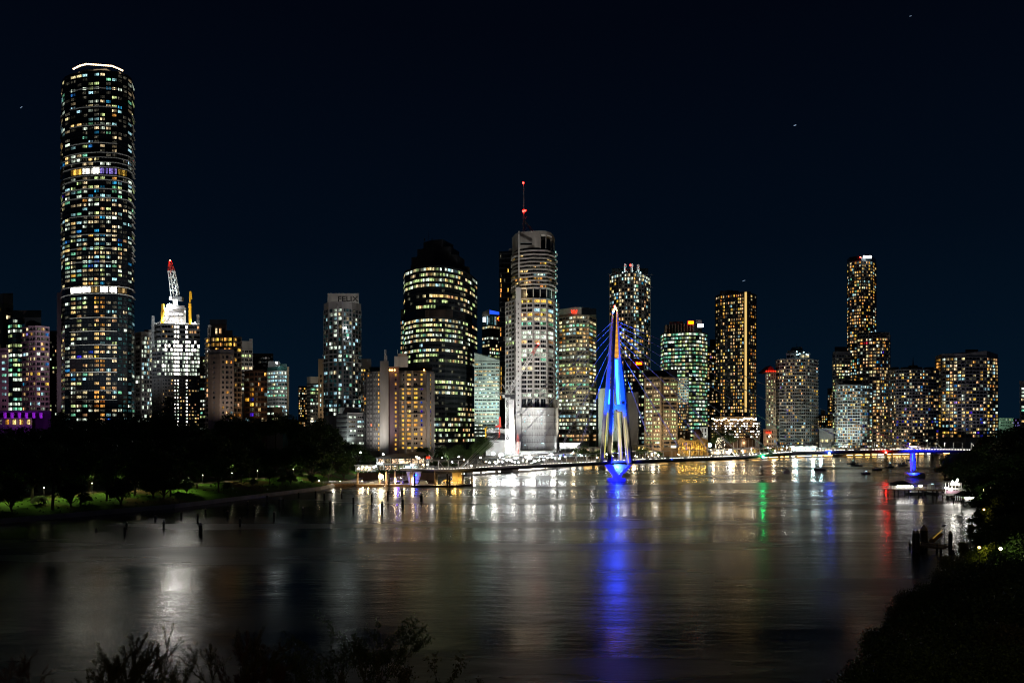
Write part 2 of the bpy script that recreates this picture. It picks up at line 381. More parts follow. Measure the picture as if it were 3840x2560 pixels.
def zground(x, y):
    z = 0.0
    for b in BV:
        h = b.ray_cast(Vector((x, y, 200)), Vector((0, 0, -1)))
        if h[0] is not None: z = max(z, h[0].z)
    return z

# ------------------------------------------------------------------ windows
WCACHE = {}
def window_faces(w, h, k):
    """k panes side by side, each recessed in one frame that stands proud; faces -Y. returns quads (pts, slot)"""
    t = min(0.12, w * 0.05); fy = -0.16; py = -0.04; q = []
    z0, z1 = -h / 2, h / 2; x0 = -w / 2; pw = (w - t * (k + 1)) / k
    def Q(a, b, c, d, m): q.append(((a, b, c, d), m))
    for i in range(k + 1):
        xa = x0 + i * (pw + t); Q((xa, fy, z0), (xa + t, fy, z0), (xa + t, fy, z1), (xa, fy, z1), 0)
    for i in range(k):
        xa = x0 + t + i * (pw + t); xb = xa + pw; za = z0 + t; zb = z1 - t
        Q((xa, fy, z0), (xb, fy, z0), (xb, fy, za), (xa, fy, za), 0); Q((xa, fy, zb), (xb, fy, zb), (xb, fy, z1), (xa, fy, z1), 0)
        Q((xa, py, za), (xb, py, za), (xb, py, zb), (xa, py, zb), 1)
        Q((xa, fy, za), (xa, py, za), (xa, py, zb), (xa, fy, zb), 0); Q((xb, py, za), (xb, fy, za), (xb, fy, zb), (xb, py, zb), 0)
        Q((xa, fy, za), (xb, fy, za), (xb, py, za), (xa, py, za), 0); Q((xa, py, zb), (xb, py, zb), (xb, fy, zb), (xa, fy, zb), 0)
    return q
def window_mesh(w, h, k, pane, frame):
    key = (round(w, 2), round(h, 2), k, pane, frame)
    me = WCACHE.get(key)
    if me is None:
        q = window_faces(w, h, k); v = []; f = []; m = []
        for pts, mi in q:
            n = len(v); v += pts; f.append((n, n + 1, n + 2, n + 3)); m.append(mi)
        me = bpy.data.meshes.new("window"); me.from_pydata(v, [], f); me.materials.append(M[frame]); me.materials.append(M[pane])
        me.polygons.foreach_set("material_index", m); WCACHE[key] = me
    return me

PAL = {
 "apt": [("cream", 30), ("warm", 22), ("white", 14), ("gold", 12), ("cool", 9), ("amber", 4), ("cyan", 3), ("lime", 5), ("violet", 1)],
 "sky": [("cream", 30), ("lime", 12), ("warm", 7), ("cool", 17), ("white", 20), ("mint", 8), ("cyan", 5), ("blue", 1.5), ("gold", 3)],
 "office": [("white", 34), ("cream", 30), ("lime", 14), ("cool", 10), ("warm", 8), ("mint", 6)],
 "green": [("mint", 30), ("white", 26), ("lime", 26), ("cream", 12), ("cool", 6)],
 "lime": [("lime", 36), ("cream", 30), ("white", 18), ("warm", 10)],
 "gold": [("gold", 46), ("warm", 30), ("cream", 18), ("cool", 5), ("amber", 8)],
 "hotel": [("honey", 60), ("amber", 12), ("warm", 12), ("blue", 8), ("cool", 3)],
 "cool": [("cool", 36), ("white", 34), ("cream", 16), ("mint", 10)],
 "warmmix": [("warm", 30), ("cream", 26), ("gold", 20), ("cool", 12), ("white", 8), ("blue", 1.2), ("violet", 1), ("cyan", 3)],
 "white": [("white", 60), ("cream", 20), ("cool", 20)],
 "hot": [("hot", 50), ("white", 40), ("cream", 15)],
}
def pick(rng, pal):
    L = PAL[pal]; t = rng.random() * sum(w for _, w in L)
    for k, w in L:
        t -= w
        if t <= 0: return k
    return L[-1][0]

class Tower:
    def __init__(s, name, label, cat="building", foot=None, depth=28, seed=1, base=None, group=None):
        s.foot = [Vector((wx(px, Y), Y)) for px, Y in foot]; s.pf = foot; s.depth = depth
        cxy = sum(s.foot, Vector((0, 0))) / len(s.foot)
        s.z0 = 4.5 if base is None else base; s.rng = random.Random(seed)
        s.root = thing(name, (cxy.x, cxy.y, s.z0), label, cat, group); s.win = []; s.bands = MB(); s.piers = MB(); s.Ym = cxy.y
    def poly(s, foot=None, depth=None, shrink=0):
        f = s.foot if foot is None else [Vector((wx(px, Y), Y)) for px, Y in foot]; d = s.depth if depth is None else depth
        back = [Vector((p.x * (p.y + d) / p.y, p.y + d)) for p in (f[-1], f[0])]
        return f + back
    def body(s, ytop, wall, ybot=None, foot=None, depth=None, name="wall", ztop_py=None):
        mb = MB(); p = s.poly(foot, depth); z1 = wz(ytop, p[0].y if foot is None else p[0].y); z1 = wz(ytop, s.Ym); z0 = s.z0 if ybot is None else wz(ybot, s.Ym)
        zt = None
        if ztop_py: zt = [wz(v, s.Ym) for v in ztop_py]
        mb.prism(p, z0, z1, ztop=zt); return part(mb, name, wall, s.root)
    def grid(s, y0, y1, pitch, cols, wf=0.8, hf=0.55, mode="apt", lit=0.5, pal="apt", k=2, foot=None, segs=None, band="concrete_grey", bd=0.45, pd=0.3, piers=True, bands=True,
             frame="dark_steel", glass="glass", colbias=0.6, rowfn=None, dimp=0.15, only=None, off=0.0, pierw=None):
        """window grid over the front chain between photo rows y0..y1"""
        F = s.foot if foot is None else [Vector((wx(px, Y), Y)) for px, Y in foot]
        za, zb = wz(y1, s.Ym), wz(y0, s.Ym); rows = max(1, int(round((y1 - y0) / pitch))); dz = (zb - za) / rows; rng = s.rng
        s.bmat = band
        rl = []
        for r in range(rows):
            t = rng.random()
            rl.append((0.0 if t < 0.16 else (0.55 if t < 0.34 else 1.0), pick(rng, pal)))
        for si in range(len(F) - 1):
            if segs is not None and si not in segs: continue
            a, b = F[si], F[si + 1]; u = (b - a); L = u.length; u.normalize(); n = Vector((u.y, -u.x))
            nc = cols[si] if isinstance(cols, (list, tuple)) else cols
            rz = math.atan2(u.y, u.x)
            if bands:
                for r in range(rows + 1):
                    h = dz * (1 - hf); z = za + r * dz
                    zl = max(z - h / 2, za - 0.01); zh = z + h / 2 if r < rows else z + h * 0.3
                    s.bands.obox((a + b) / 2, u, n, L, bd, zl, zh)
            if nc <= 0: continue
            cw = L / nc
            if piers:
                for c in range(nc + 1):
                    if pierw: pwid = pierw
                    else: pwid = cw * (1 - wf)
                    p = a + u * min(max(c * cw, pwid / 2), L - pwid / 2)
                    s.piers.obox(p, u, n, pwid, pd, za, zb)
            bias = [rng.uniform(1 - colbias, 1 + colbias) for _ in range(nc)]
            for r in range(rows):
                on = rng.random() < lit * rl[r][0]
                for c in range(nc):
                    if mode == "office":
                        if rng.random() < 0.3: on = rng.random() < lit * rl[r][0]
                        st = on; key = rl[r][1] if rng.random() < 0.72 else pick(rng, pal)
                    else:
                        st = rng.random() < lit * bias[c]; key = pick(rng, pal)
                    if rowfn:
                        q = rowfn(r, c, si, rows, nc, rng)
                        if q is not None:
                            if q == "skip": continue
                            st = q is not False
                            if isinstance(q, str): key = q
                    if st: pane = "lit_" + key
                    elif rng.random() < dimp: pane = "lit_dimteal" if (glass == "glass_teal" and rng.random() < .7) else "lit_dim"
                    else: pane = glass
                    p = a + u * ((c + 0.5) * cw) + n * 0.03
                    s.win.append((p.x, p.y, za + (r + 0.5) * dz + off, rz, cw * wf, dz * hf, k, pane, frame, st))
    def finish(s, cap=300):
        if s.bands.v: part(s.bands, "floor_bands", s.bmat, s.root, kind="stuff")
        if s.piers.v: part(s.piers, "facade_piers", s.bmat, s.root, kind="stuff")
        W = s.win; s.rng.shuffle(W); W.sort(key=lambda t: (not t[9], -round(t[4] * t[5])))
        ox, oy, oz = s.root.location
        for (x, y, z, rz, w, h, k, pane, frame, st) in W[:cap]:
            o = bpy.data.objects.new("window", window_mesh(w, h, k, pane, frame)); COL.objects.link(o)
            o.parent = s.root; o.location = (x - ox, y - oy, z - oz); o.rotation_euler = (0, 0, rz)
        rest = W[cap:]
        if rest:
            mats = []; mb = MB()
            for (x, y, z, rz, w, h, k, pane, frame, st) in rest:
                for mm in (frame, pane):
                    if mm not in mats: mats.append(mm)
                cs, sn = math.cos(rz), math.sin(rz)
                for pts, mi in window_faces(w, h, k):
                    m_ = mats.index(pane if mi else frame)
                    mb.quad(*[(x + p[0] * cs - p[1] * sn, y + p[0] * sn + p[1] * cs, z + p[2]) for p in pts], m_)
            part(mb, "more_windows", mats, s.root, kind="stuff")
        return s.root
    def box(s, px0, px1, y0, y1, name, mat, Yf=None, depth=None, dY=0):
        """box part between photo x and y limits, front at Yf"""
        Y = (Yf or s.Ym) + dY; d = depth or s.depth * 0.7; mb = MB()
        a, b = wx(px0, Y), wx(px1, Y); q = (Y + d) / Y
        mb.prism([(a, Y), (b, Y), (b * q, Y + d), (a * q, Y + d)], wz(y1, s.Ym), wz(y0, s.Ym)); return part(mb, name, mat, s.root)

def fill_spot(px, py, Y, tx, ty, tY, e, col=(1, 0.92, 0.8), angle=70, size=1.5, blend=0.9):  # added spot with no fixture, brightens a facade
    return light("SPOT", P(px, py, Y), e, col, P(tx, ty, tY), angle, blend, size, name="fill_and_site_spot")

def text_mesh(txt, width, height, depth, mat, root, center, name="lettering", rz=0.0, spacing=1.0):
    cu = bpy.data.curves.new("txt", "FONT"); cu.body = txt; cu.extrude = 0.05; cu.offset = 0.015; cu.size = 1.0; cu.space_character = spacing; cu.resolution_u = 3
    ob = bpy.data.objects.new("txt", cu); COL.objects.link(ob)
    dg = bpy.context.evaluated_depsgraph_get(); me = bpy.data.meshes.new_from_object(ob.evaluated_get(dg))
    bpy.data.objects.remove(ob); bpy.data.curves.remove(cu)
    n = len(me.vertices); co = np.empty(n * 3); me.vertices.foreach_get("co", co); co = co.reshape(-1, 3)
    mn, mx = co.min(0), co.max(0); co = (co - (mn + mx) / 2) / np.maximum(mx - mn, 1e-6) * np.array([width, height, depth])
    out = np.stack([co[:, 0] * math.cos(rz) + co[:, 2] * math.sin(rz), co[:, 0] * math.sin(rz) - co[:, 2] * math.cos(rz), co[:, 1]], 1)
    me.vertices.foreach_set("co", out.ravel()); me.update(); me.materials.clear(); me.materials.append(M[mat])
    o = bpy.data.objects.new(name, me); COL.objects.link(o)
    if root is not None: o.parent = root; o.location = Vector(center) - Vector(root.location)
    else: o.location = center
    return o

exec_sections = []
# ================================================================== buildings, from the left of the skyline to the right
def rng_(g): return g.random() < 0.6
rs = random.Random(7)
# ---- tall round-cornered residential tower
t = Tower("residential_tower", "tallest tower, dark rounded glass with pale rings and a lit crown",
          foot=[(230, 552), (234, 541), (243, 536), (264, 532), (308, 528), (374, 526), (440, 528), (478, 533), (494, 539), (504, 552)], depth=34, seed=11)
t.Ym = 528.0
t.body(268, "black_glass")
mb = MB(); mb.prism(t.poly([(275, 545), (280, 538), (320, 533), (400, 531), (455, 536), (465, 545)], 24), wz(270, t.Ym), wz(262, t.Ym), ztop=[wz(v, t.Ym) for v in (258, 252, 246, 250, 262, 268, 262, 255)])
part(mb, "roof_crown", "black_glass", t.root)
def skyrow(r, c, si, rows, nc, rng):
    if si in (4, 5) and rng.random() < 0.36: return pick(rng, "sky")
    if si in (0, 8): return pick(rng, "sky") if rng.random() < 0.3 else False
    return None
segc = [1, 1, 1, 2, 3, 3, 2, 1, 1]
t.grid(276, 625, 16.6, segc, wf=0.80, hf=0.62, lit=0.27, pal="sky", colbias=.9, k=3, bands=False, piers=False, frame="dark_wall", dimp=0.3, rowfn=skyrow, glass="black_glass")
t.grid(662, 1072, 16.4, segc, wf=0.80, hf=0.62, lit=0.33, pal="sky", colbias=.9, k=3, bands=False, piers=False, frame="dark_wall", dimp=0.3, rowfn=skyrow, glass="black_glass")
def skylow(r, c, si, rows, nc, rng):
    if si in (4, 5):
        if (si == 4 and c == 2) or (si == 5 and c == 0):
            return pick(rng, "gold") if rng.random() < 0.75 else False
    if si >= 6: return "dimteal" if rng.random() < .5 else (pick(rng, "cool") if rng.random() < .3 else False)  # teal glow painted in for reflections on the dark glass
    return None
t.grid(1110, 1580, 16.6, segc, wf=0.80, hf=0.62, lit=0.27, pal="sky", colbias=.9, k=3, bands=False, piers=False, frame="dark_wall", dimp=0.35, rowfn=skylow, glass="black_glass")
t.grid(630, 657, 27, [0, 0, 0, 1, 2, 2, 1, 0, 0], wf=0.9, hf=0.8, lit=1, pal="hot", k=4, bands=False, piers=False, frame="dark_wall", rowfn=lambda r, c, si, a, b, g: "hot" if si in (4,) else ("violet" if si == 5 else "gold"))
t.grid(1074, 1100, 26, [0, 0, 0, 1, 2, 2, 1, 0, 0], wf=0.9, hf=0.8, lit=1, pal="hot", k=4, bands=False, piers=False, frame="dark_wall", rowfn=lambda r, c, si, a, b, g: "hot" if rng_(g) else "warm")
def ring(y, i0, i1, h=0.45, d=0.9, mat="concrete_light", nm="slab_ring"):
    mb = MB()
    for i in range(i0, i1):
        a, b = t.foot[i], t.foot[i + 1]; u = (b - a); L = u.length; u.normalize(); n = Vector((u.y, -u.x)); z = wz(y, t.Ym)
        mb.obox((a + b) / 2, u, n, L, d, z - h / 2, z + h / 2)
    part(mb, nm, mat, t.root)
for y in (335, 404, 473, 539, 881, 932, 983, 812): ring(y, 3, 6)
for y in (575, 593, 611, 677, 710, 743, 629, 660): ring(y, 0, 9)
for y in (404, 440, 473, 510, 539, 560, 760, 780, 800, 820, 850, 880, 905, 930, 950): ring(y, 0, 1); ring(y + 4, 8, 9)
for y in (1074, 1102): ring(y, 0, 9)
for y in (1191, 1242, 1293, 1344, 1395, 1464, 1499, 1535, 1567): ring(y, 3, 6)
mb = MB()
crown = [(276, 262), (300, 250), (325, 244), (370, 247), (420, 251), (440, 259), (465, 271)]
cnt = 0
for (xa, ya), (xb, yb) in zip(crown, crown[1:]):
    k = max(2, int((xb - xa) / 6))
    for q in range(k):
        f = q / k; p = P(xa + (xb - xa) * f, ya + (yb - ya) * f - 3, 528); p.z = wz(ya + (yb - ya) * f - 3, t.Ym); mb = MB(); mb.ball(p, 0.6); part(mb, "crown_light", "led_crown", t.root)
# side slab of the lower half
t.box(213, 231, 1070, 1600, "side_fin", "concrete_grey", Yf=556, depth=20)
t.finish()

fill_spot(370, 1590, 470, 370, 850, 530, 420000, (.95, 1, 1), 110, 2)
# ---- left edge
t = Tower("apartment_tower", "beige apartment slab cut by the left edge, with a sloping blank parapet", foot=[(-60, 600), (12, 590), (49, 596)], depth=30, seed=21)
t.body(1140, "olive_wall"); mb = MB(); mb.prism(t.poly(), wz(1140, t.Ym), 0, ztop=[wz(v, t.Ym) for v in (1108, 1104, 1098, 1098, 1108)]); part(mb, "parapet", "concrete_warm", t.root)
t.grid(1150, 1560, 27, [2, 1], wf=0.7, hf=0.5, lit=0.3, pal="warmmix", band="olive_wall", frame="olive_wall"); t.finish()
t = Tower("apartment_block", "pink-lit apartment block at the left edge in front of the beige slab", foot=[(-80, 505), (32, 500)], depth=30, seed=22)
t.body(1306, "pink_wall"); t.grid(1325, 1560, 24, [4], wf=0.75, hf=0.45, lit=0.7, pal="cool", mode="office", band="pink_wall", frame="pink_wall"); t.finish()
t = Tower("office_tower", "narrow glass tower with mint lit floors beside the plum coloured flats", foot=[(30, 572), (48, 566), (84, 568)], depth=30, seed=23)
t.body(1192, "dark_wall"); t.box(48, 155, 1158, 1196, "plant_room", "olive_wall", Yf=575)
t.grid(1196, 1560, 18, [1, 2], wf=0.94, hf=0.62, lit=0.75, pal="green", mode="office", band="dark_wall", glass="glass_teal", pal_="") if False else t.grid(1196, 1560, 18, [1, 2], wf=0.94, hf=0.62, lit=0.75, pal="green", mode="office", band="dark_wall", glass="glass_teal"); t.finish()
t = Tower("apartment_tower", "plum coloured apartment tower with purple and orange lit balconies left of the tallest tower", foot=[(84, 560), (112, 552), (135, 550), (185, 556)], depth=30, seed=24)
t.body(1222, "plum_wall"); t.box(92, 155, 1190, 1226, "plant_room", "dark_wall")
t.grid(1226, 1560, 18.5, [2, 2, 3], wf=0.82, hf=0.62, lit=0.26, pal="warmmix", band="pink_wall", frame="plum_wall", bd=0.9, dimp=0.5); t.finish()
t = Tower("apartment_block", "slim olive apartment block with stacked balconies between the plum tower and the tallest tower", foot=[(184, 640), (216, 640)], depth=26, seed=25)
t.body(1272, "olive_wall"); t.box(187, 214, 1240, 1272, "plant_room", "concrete_grey"); t.grid(1276, 1560, 16, [3], wf=0.7, hf=0.5, lit=0.15, pal="lime", band="olive_wall", frame="olive_wall"); t.finish()
t = Tower("pavilion_building", "low pavilion washed in violet light above the dark trees at the left edge", foot=[(-120, 424), (192, 430)], depth=20, seed=26)
t.body(1542, "plum_wall"); t.body(1566, "concrete_grey", foot=[(-120, 418), (120, 423)], depth=8, name="porch_wall")
mb = MB(); mb.prism(t.poly([(-120, 413), (192, 419)], 20), wz(1547, 424), wz(1540, 424)); part(mb, "flat_roof", "concrete_grey", t.root)
for i in range(6):
    x = 20 + i * 27; mb = MB(); p = P(x, 1560, 421.5); mb.obox((p.x, p.y), Vector((1, 0)), Vector((0, -1)), 1.7, 0.5, wz(1566, 424), wz(1547, 424)); part(mb, "column", "white_paint", t.root)
    l = MB(); q = P(x, 1566, 419.5); l.box(q.x - .5, q.x + .5, q.y - .25, q.y + .25, q.z, q.z + .3); part(l, "uplight", "led_purple", t.root)
    light("SPOT", P(x, 1564, 418.8), 260, (0.45, 0.02, 1), P(x, 1545, 421), 110, 0.6, 0.3, t.root)
t.grid(1570, 1594, 24, [9], wf=0.5, hf=0.8, lit=0.6, pal="gold", foot=[(-120, 417), (120, 422)], bands=False, piers=False, frame="plum_wall", dimp=1); t.finish()
for x in (30, 90): light("POINT", P(x, 1600, 410), 900, (0.5, 0.03, 1), size=0.5, name="violet_lamp_light")

# ---- between tallest tower and crane tower
t = Tower("office_tower", "grey tower with a sparkling reflective glass front squeezed left of the tower under construction", foot=[(505, 588), (530, 580), (571, 584)], depth=26, seed=31)
t.body(1245, "concrete_light"); t.box(540, 572, 1236, 1246, "plant_room", "concrete_grey", depth=12)
def glit(r, c, si, rows, nc, rng):
    if si == 0: return False if rng.random() < .9 else "white"
    if 3 < r < rows * 0.42: return None
    return pick(rng, "white") if rng.random() < (0.8 if r > rows * .5 else 0.4) else False
t.grid(1262, 1600, 16, [1, 4], wf=0.8, hf=0.7, lit=0.4, pal="white", band="concrete_grey", frame="concrete_grey", rowfn=glit, bands=True); t.finish()
# ---- tower under construction
t = Tower("construction_tower", "floodlit tower still under construction with open glaring upper floors below a lit crane", foot=[(571, 527), (606, 520), (750, 526)], depth=34, seed=32)
t.body(1216, "dark_wall")
def conlow(r, c, si, rows, nc, rng):
    if si == 0: return False
    if c in (4, 5, 8): return "hot" if rng.random() < .6 else "white"
    return "warm" if rng.random() < 0.25 else False
def conup(r, c, si, rows, nc, rng):
    if si == 0: return "white" if rng.random() < .3 else False
    q = r / rows
    if c in (4, 5, 8): return "hot"
    return ("hot" if rng.random() < q * .5 else "white") if rng.random() < 0.85 else False
t.grid(1420, 1600, 12.5, [2, 13], wf=0.55, hf=0.45, lit=0.3, pal="white", band="dark_wall", frame="dark_wall", rowfn=conlow, bd=0.35)
t.grid(1275, 1410, 14.5, [2, 13], wf=0.86, hf=0.66, lit=0.9, pal="hot", band="dark_steel", frame="dark_steel", rowfn=conup, bd=0.9)
t.grid(1218, 1272, 18, [2, 13], wf=0.8, hf=0.6, lit=0.6, pal="warm" if False else "warmmix", band="dark_steel", frame="dark_steel", rowfn=lambda r, c, si, rows, nc, g: ("hot" if c in (4, 5, 8) else ("warm" if g.random() < .45 else False)) if si else False, bd=1.2)
mb = MB()                       # perimeter screens and scaffold posts on the top deck
for i in range(26):
    x = 580 + i * 6.6; h = rs.choice((5, 8, 11)); mb.beam(P(x, 1216, 521), P(x, 1216 - h, 521), 0.8, 0.25)
part(mb, "edge_screens", "white_paint", t.root, kind="stuff")
for x0, y0 in ((574, 1184), (743, 1180)):
    mb = MB(); mb.lattice(P(x0, 1300 if x0 < 600 else 1216, 519.5), P(x0, y0, 519.5), 1.2, 0.22, 1.6); part(mb, "hoist_mast", "steel", t.root)
t.box(616, 697, 1150, 1216, "lift_core", "concrete_grey", Yf=528, depth=16)
t.box(634, 690, 1163, 1186, "banner", "banner_black", Yf=525, depth=.4)
text_mesh("MULTIPLEX", 10.8, 1.9, 0.15, "white_paint", t.root, P(662, 1178, 524.8), name="lettering")
t.box(646, 692, 1146, 1158, "crane_platform", "dark_steel", Yf=524, depth=8)
for (x, y) in ((636, 1149), (622, 1165), (694, 1168), (625, 1192), (650, 1200), (680, 1200), (660, 1196), (640, 1196), (668, 1206)):
    mb = MB(); p = P(x, y, 523); mb.ball(p, 0.9 if (x, y) == (636, 1149) else 0.36); part(mb, "floodlight", "bulb_hot" if y != 1206 else "bulb_white", t.root)
mb = MB(); mb.ball(P(636, 1149, 521.5), 2.1); part(mb, "main_floodlight", glow_mat("bulb_main", (1, 0.98, 0.94), 110), t.root)
for (x, y, e) in ((640, 1195, 1800), (680, 1195, 1800), (612, 1200, 2500), (720, 1205, 1500)):
    light("POINT", P(x, y, 519), e, (1, 0.97, 0.9), size=1.0, parent=t.root)
t.finish()
light("SPOT", P(655, 1140, 512), 26000, (0.9, 1, 0.97), P(650, 1060, 526), 70, 0.5, 1.0, name="crane_flood")
def luffing_crane(label, base, tip, jibw, mast_bot, Y, redfrac=0.28, mastw=2.2, mats=("white_paint", "red_paint"), cwpx=22, group="cranes on the building sites"):
    r = thing("tower_crane", P(base[0], mast_bot, Y), label, "crane", group)
    if mast_bot > base[1] + 5:
        m = MB(); m.lattice(P(base[0], mast_bot, Y), P(base[0], base[1], Y), mastw, 0.3, mastw * 1.2); part(m, "mast", mats[0], r)
    b = P(base[0], base[1], Y); tp = P(tip[0], tip[1], Y); mid = b.lerp(tp, 1 - redfrac)
    m = MB(); m.lattice(b, mid, jibw, 0.26, jibw * 1.0, jibw * 0.8); j = part(m, "jib", mats[0], r)
    m = MB(); m.lattice(mid, tp, jibw * 0.8, 0.24, jibw * 0.9, jibw * 0.35); part(m, "jib_tip", mats[1], r)
    m = MB(); m.box(b.x - 2.6, b.x + 2.6, Y - 1.6, Y + 2, b.z - 2.2, b.z - 0.3); m.box(b.x + cwpx * .1, b.x + cwpx * .1 + 3.4, Y - 1.4, Y + 1.6, b.z - 3.4, b.z - .4); part(m, "machinery_deck", "dark_steel", r)
    m = MB(); m.box(b.x - 3.6, b.x - 2.0, Y - 2.0, Y - 0.3, b.z - 2.6, b.z - 0.4); part(m, "cab", mats[0], r)
    a = Vector((b.x + 2.5, Y, b.z + 7)); m = MB(); m.beam((b.x + 2.2, Y - 1, b.z), a, .35); m.beam((b.x - .5, Y + 1, b.z), a, .3); m.tube(a, tp, .07, n=5); part(m, "a_frame", "dark_steel", r)
    m = MB(); m.ball(tp + Vector((0, 0, .8)), .55); part(m, "warning_light", "bulb_red", r)
    return r
luffing_crane("white lattice crane with a red tip, floodlit, on top of the tower under construction", (658, 1112), (638, 980), 4.6, 1146, 524)
light("SPOT", P(640, 1118, 512), 26000, (0.85, 1, 0.97), P(647, 1040, 524), 55, 0.6, 0.8, name="crane_flood")
light("SPOT", P(655, 1100, 505), 7000, (1, 0.5, 0.4), P(640, 990, 524), 25, 0.6, 0.8, name="crane_flood")
for x, yt, lab in ((713, 1092, "tall yellow concrete placing boom right of the floodlit lift core"), (609, 1140, "short yellow placing boom left of the floodlit lift core")):
    r = thing("placing_boom", P(x, 1216, 520), lab, "construction machine")
    m = MB(); m.beam(P(x, 1216, 520), P(x, yt + (45 if yt < 1100 else 30), 520), 1.5); part(m, "mast", "yellow_paint", r)
    m = MB(); m.beam(P(x, yt + 40, 520), P(x, yt, 520), 1.0); m.beam(P(x + 6, yt + 30, 520), P(x + 3, yt, 520), 0.9); m.beam(P(x - 6, yt + 60, 520), P(x + 6, yt + 60, 520), .9); part(m, "folded_boom", "yellow_paint", r)
fill_spot(690, 1210, 500, 713, 1130, 520, 30000, (1, .85, .5), 60)

# ---- stone coloured flats
t = Tower("apartment_tower", "stepped stone coloured apartment tower with glowing penthouse windows right of the construction tower", foot=[(772, 492), (790, 482), (872, 480), (905, 486)], depth=30, seed=41)
t.body(1262, "concrete_grey"); t.body(1212, "concrete_warm", ybot=1262, foot=[(780, 494), (792, 488), (848, 488), (850, 490)], name="penthouse_wall", depth=22)
t.box(786, 850, 1195, 1214, "roof_cornice", "concrete_light", Yf=488); t.box(842, 872, 1236, 1264, "terrace_wall", "concrete_warm", Yf=488)
t.grid(1222, 1256, 34, [1, 4, 0], wf=0.7, hf=0.6, lit=0.35, pal="gold", foot=[(780, 493.5), (792, 487.5), (848, 487.5), (850, 489)], band="concrete_warm", frame="concrete_warm", bands=False)
t.grid(1266, 1640, 18.6, [1, 5, 2], wf=0.8, hf=0.66, lit=0.24, pal="gold", band="concrete_warm", frame="concrete_grey", rowfn=lambda r, c, si, rows, nc, g: ("gold" if g.random() < .75 else None) if r > rows - 4 else None, bd=0.9); t.finish()
t = Tower("apartment_wing", "lower plum grey wing in front of the stepped stone apartment tower", foot=[(782, 472), (826, 466), (878, 468)], depth=12, seed=42)
t.body(1310, "concrete_grey"); t.box(826, 858, 1300, 1640, "stair_shaft", "plum_wall", Yf=465, depth=4) if False else None
t.grid(1330, 1650, 18.6, [1, 3], wf=0.6, hf=0.55, lit=0.18, pal="gold", band="concrete_warm", frame="concrete_grey", rowfn=lambda r, c, si, rows, nc, g: ("skip" if (si == 0 and c == 0 and g.random() < .7) else None)); t.finish()
t = Tower("office_block", "small beige office block glimpsed between the construction tower and the stepped flats", foot=[(750, 640), (782, 636)], depth=26, seed=43)
t.body(1335, "concrete_warm"); t.grid(1345, 1660, 15, [3], wf=0.85, hf=0.5, lit=0.6, pal="green", mode="office", band="concrete_grey", frame="concrete_warm"); t.finish()
t = Tower("office_tower", "pale slab with bright cream windows rising behind the stepped flats", foot=[(868, 600), (948, 604)], depth=26, seed=44)
t.body(1278, "concrete_light"); t.box(935, 968 - 20, 1240 + 30, 1280, "plant_room", "concrete_light", depth=10); t.grid(1310, 1480, 15, [5], wf=0.85, hf=0.6, lit=0.85, pal="lime", mode="office", band="concrete_light", frame="concrete_light"); t.finish()
t = Tower("apartment_block", "dark brown apartment block with a few orange rooms beside the teal glass office", foot=[(918, 505), (955, 498), (1002, 500)], depth=24, seed=45)
t.body(1388, "brown"); t.grid(1394, 1620, 18.8, [2, 4], wf=0.84, hf=0.66, lit=0.22, pal="gold", band="brown", frame="brown", bd=0.8, rowfn=lambda r, c, si, rows, nc, g: "blue" if (si == 0 and c == 1 and r in (3, 6)) else None); t.finish()
t = Tower("office_tower", "unlit slab seen as a dark shape behind the teal glass office", foot=[(945, 690), (1025, 690)], depth=26, seed=46)
t.body(1325, "dark_wall"); t.grid(1335, 1500, 15, [7], wf=0.8, hf=0.55, lit=0.04, pal="office", band="dark_wall", frame="dark_wall"); t.finish()
t = Tower("office_tower", "white and teal glass office with rows of cool lit floors", foot=[(1003, 584), (1043, 576), (1079, 580)], depth=28, seed=47)
t.body(1375, "teal_wall"); t.box(1005, 1050, 1352, 1380, "roof_screen", "concrete_white", Yf=585); t.box(1050, 1077, 1362, 1392, "green_roof_screen", "teal_wall", Yf=585)
t.grid(1392, 1560, 14.5, [4, 3], wf=0.95, hf=0.58, lit=0.9, pal="cool", mode="office", band="concrete_white", frame="concrete_white", glass="glass_teal", bd=.6)
t.box(1076, 1084, 1375, 1560, "edge_pier", "concrete_tan", Yf=577, depth=10); t.finish()
mb = MB(); mb.ball(P(1038, 1360, 570), .8); tag(mb.build("rooftop_beacon", "bulb_white", origin=tuple(P(1038, 1360, 570))), "small white and red beacon on the roof of the teal office", "beacon")
t = Tower("office_block", "low beige podium with round stair drum below the white office", foot=[(985, 520), (1060, 516)], depth=26, seed=48)
t.body(1525, "concrete_light"); t.grid(1540, 1600, 20, [5], wf=0.6, hf=0.4, lit=0.2, pal="office", band="concrete_light", frame="concrete_light"); t.finish()
t = Tower("apartment_block", "small far block with reddish balconies low on the skyline, left of the cream block", foot=[(1119, 760), (1152, 760)], depth=26, seed=49)
t.body(1447, "brown"); t.grid(1452, 1600, 9, [5], wf=0.7, hf=0.6, lit=0.5, pal="warmmix", band="concrete_tan", frame="brown"); t.finish()
t = Tower("office_block", "cream ended office block with bright scattered windows left of the tan block", foot=[(1151, 604), (1164, 596), (1194, 598)], depth=26, seed=50)
t.body(1412, "concrete_light"); t.grid(1440, 1600, 13, [0, 3], wf=0.9, hf=0.62, lit=0.8, pal="office", mode="office", band="dark_wall", frame="concrete_grey"); t.finish()
t = Tower("office_block", "tan block with one column of white windows just left of the FELIX tower", foot=[(1193, 590), (1214, 588)], depth=22, seed=51)
t.body(1345, "concrete_tan"); t.grid(1400, 1600, 17.5, [1], wf=0.3, hf=0.6, lit=0.85, pal="white", band="concrete_tan", frame="concrete_tan", bands=False, piers=False); t.finish()
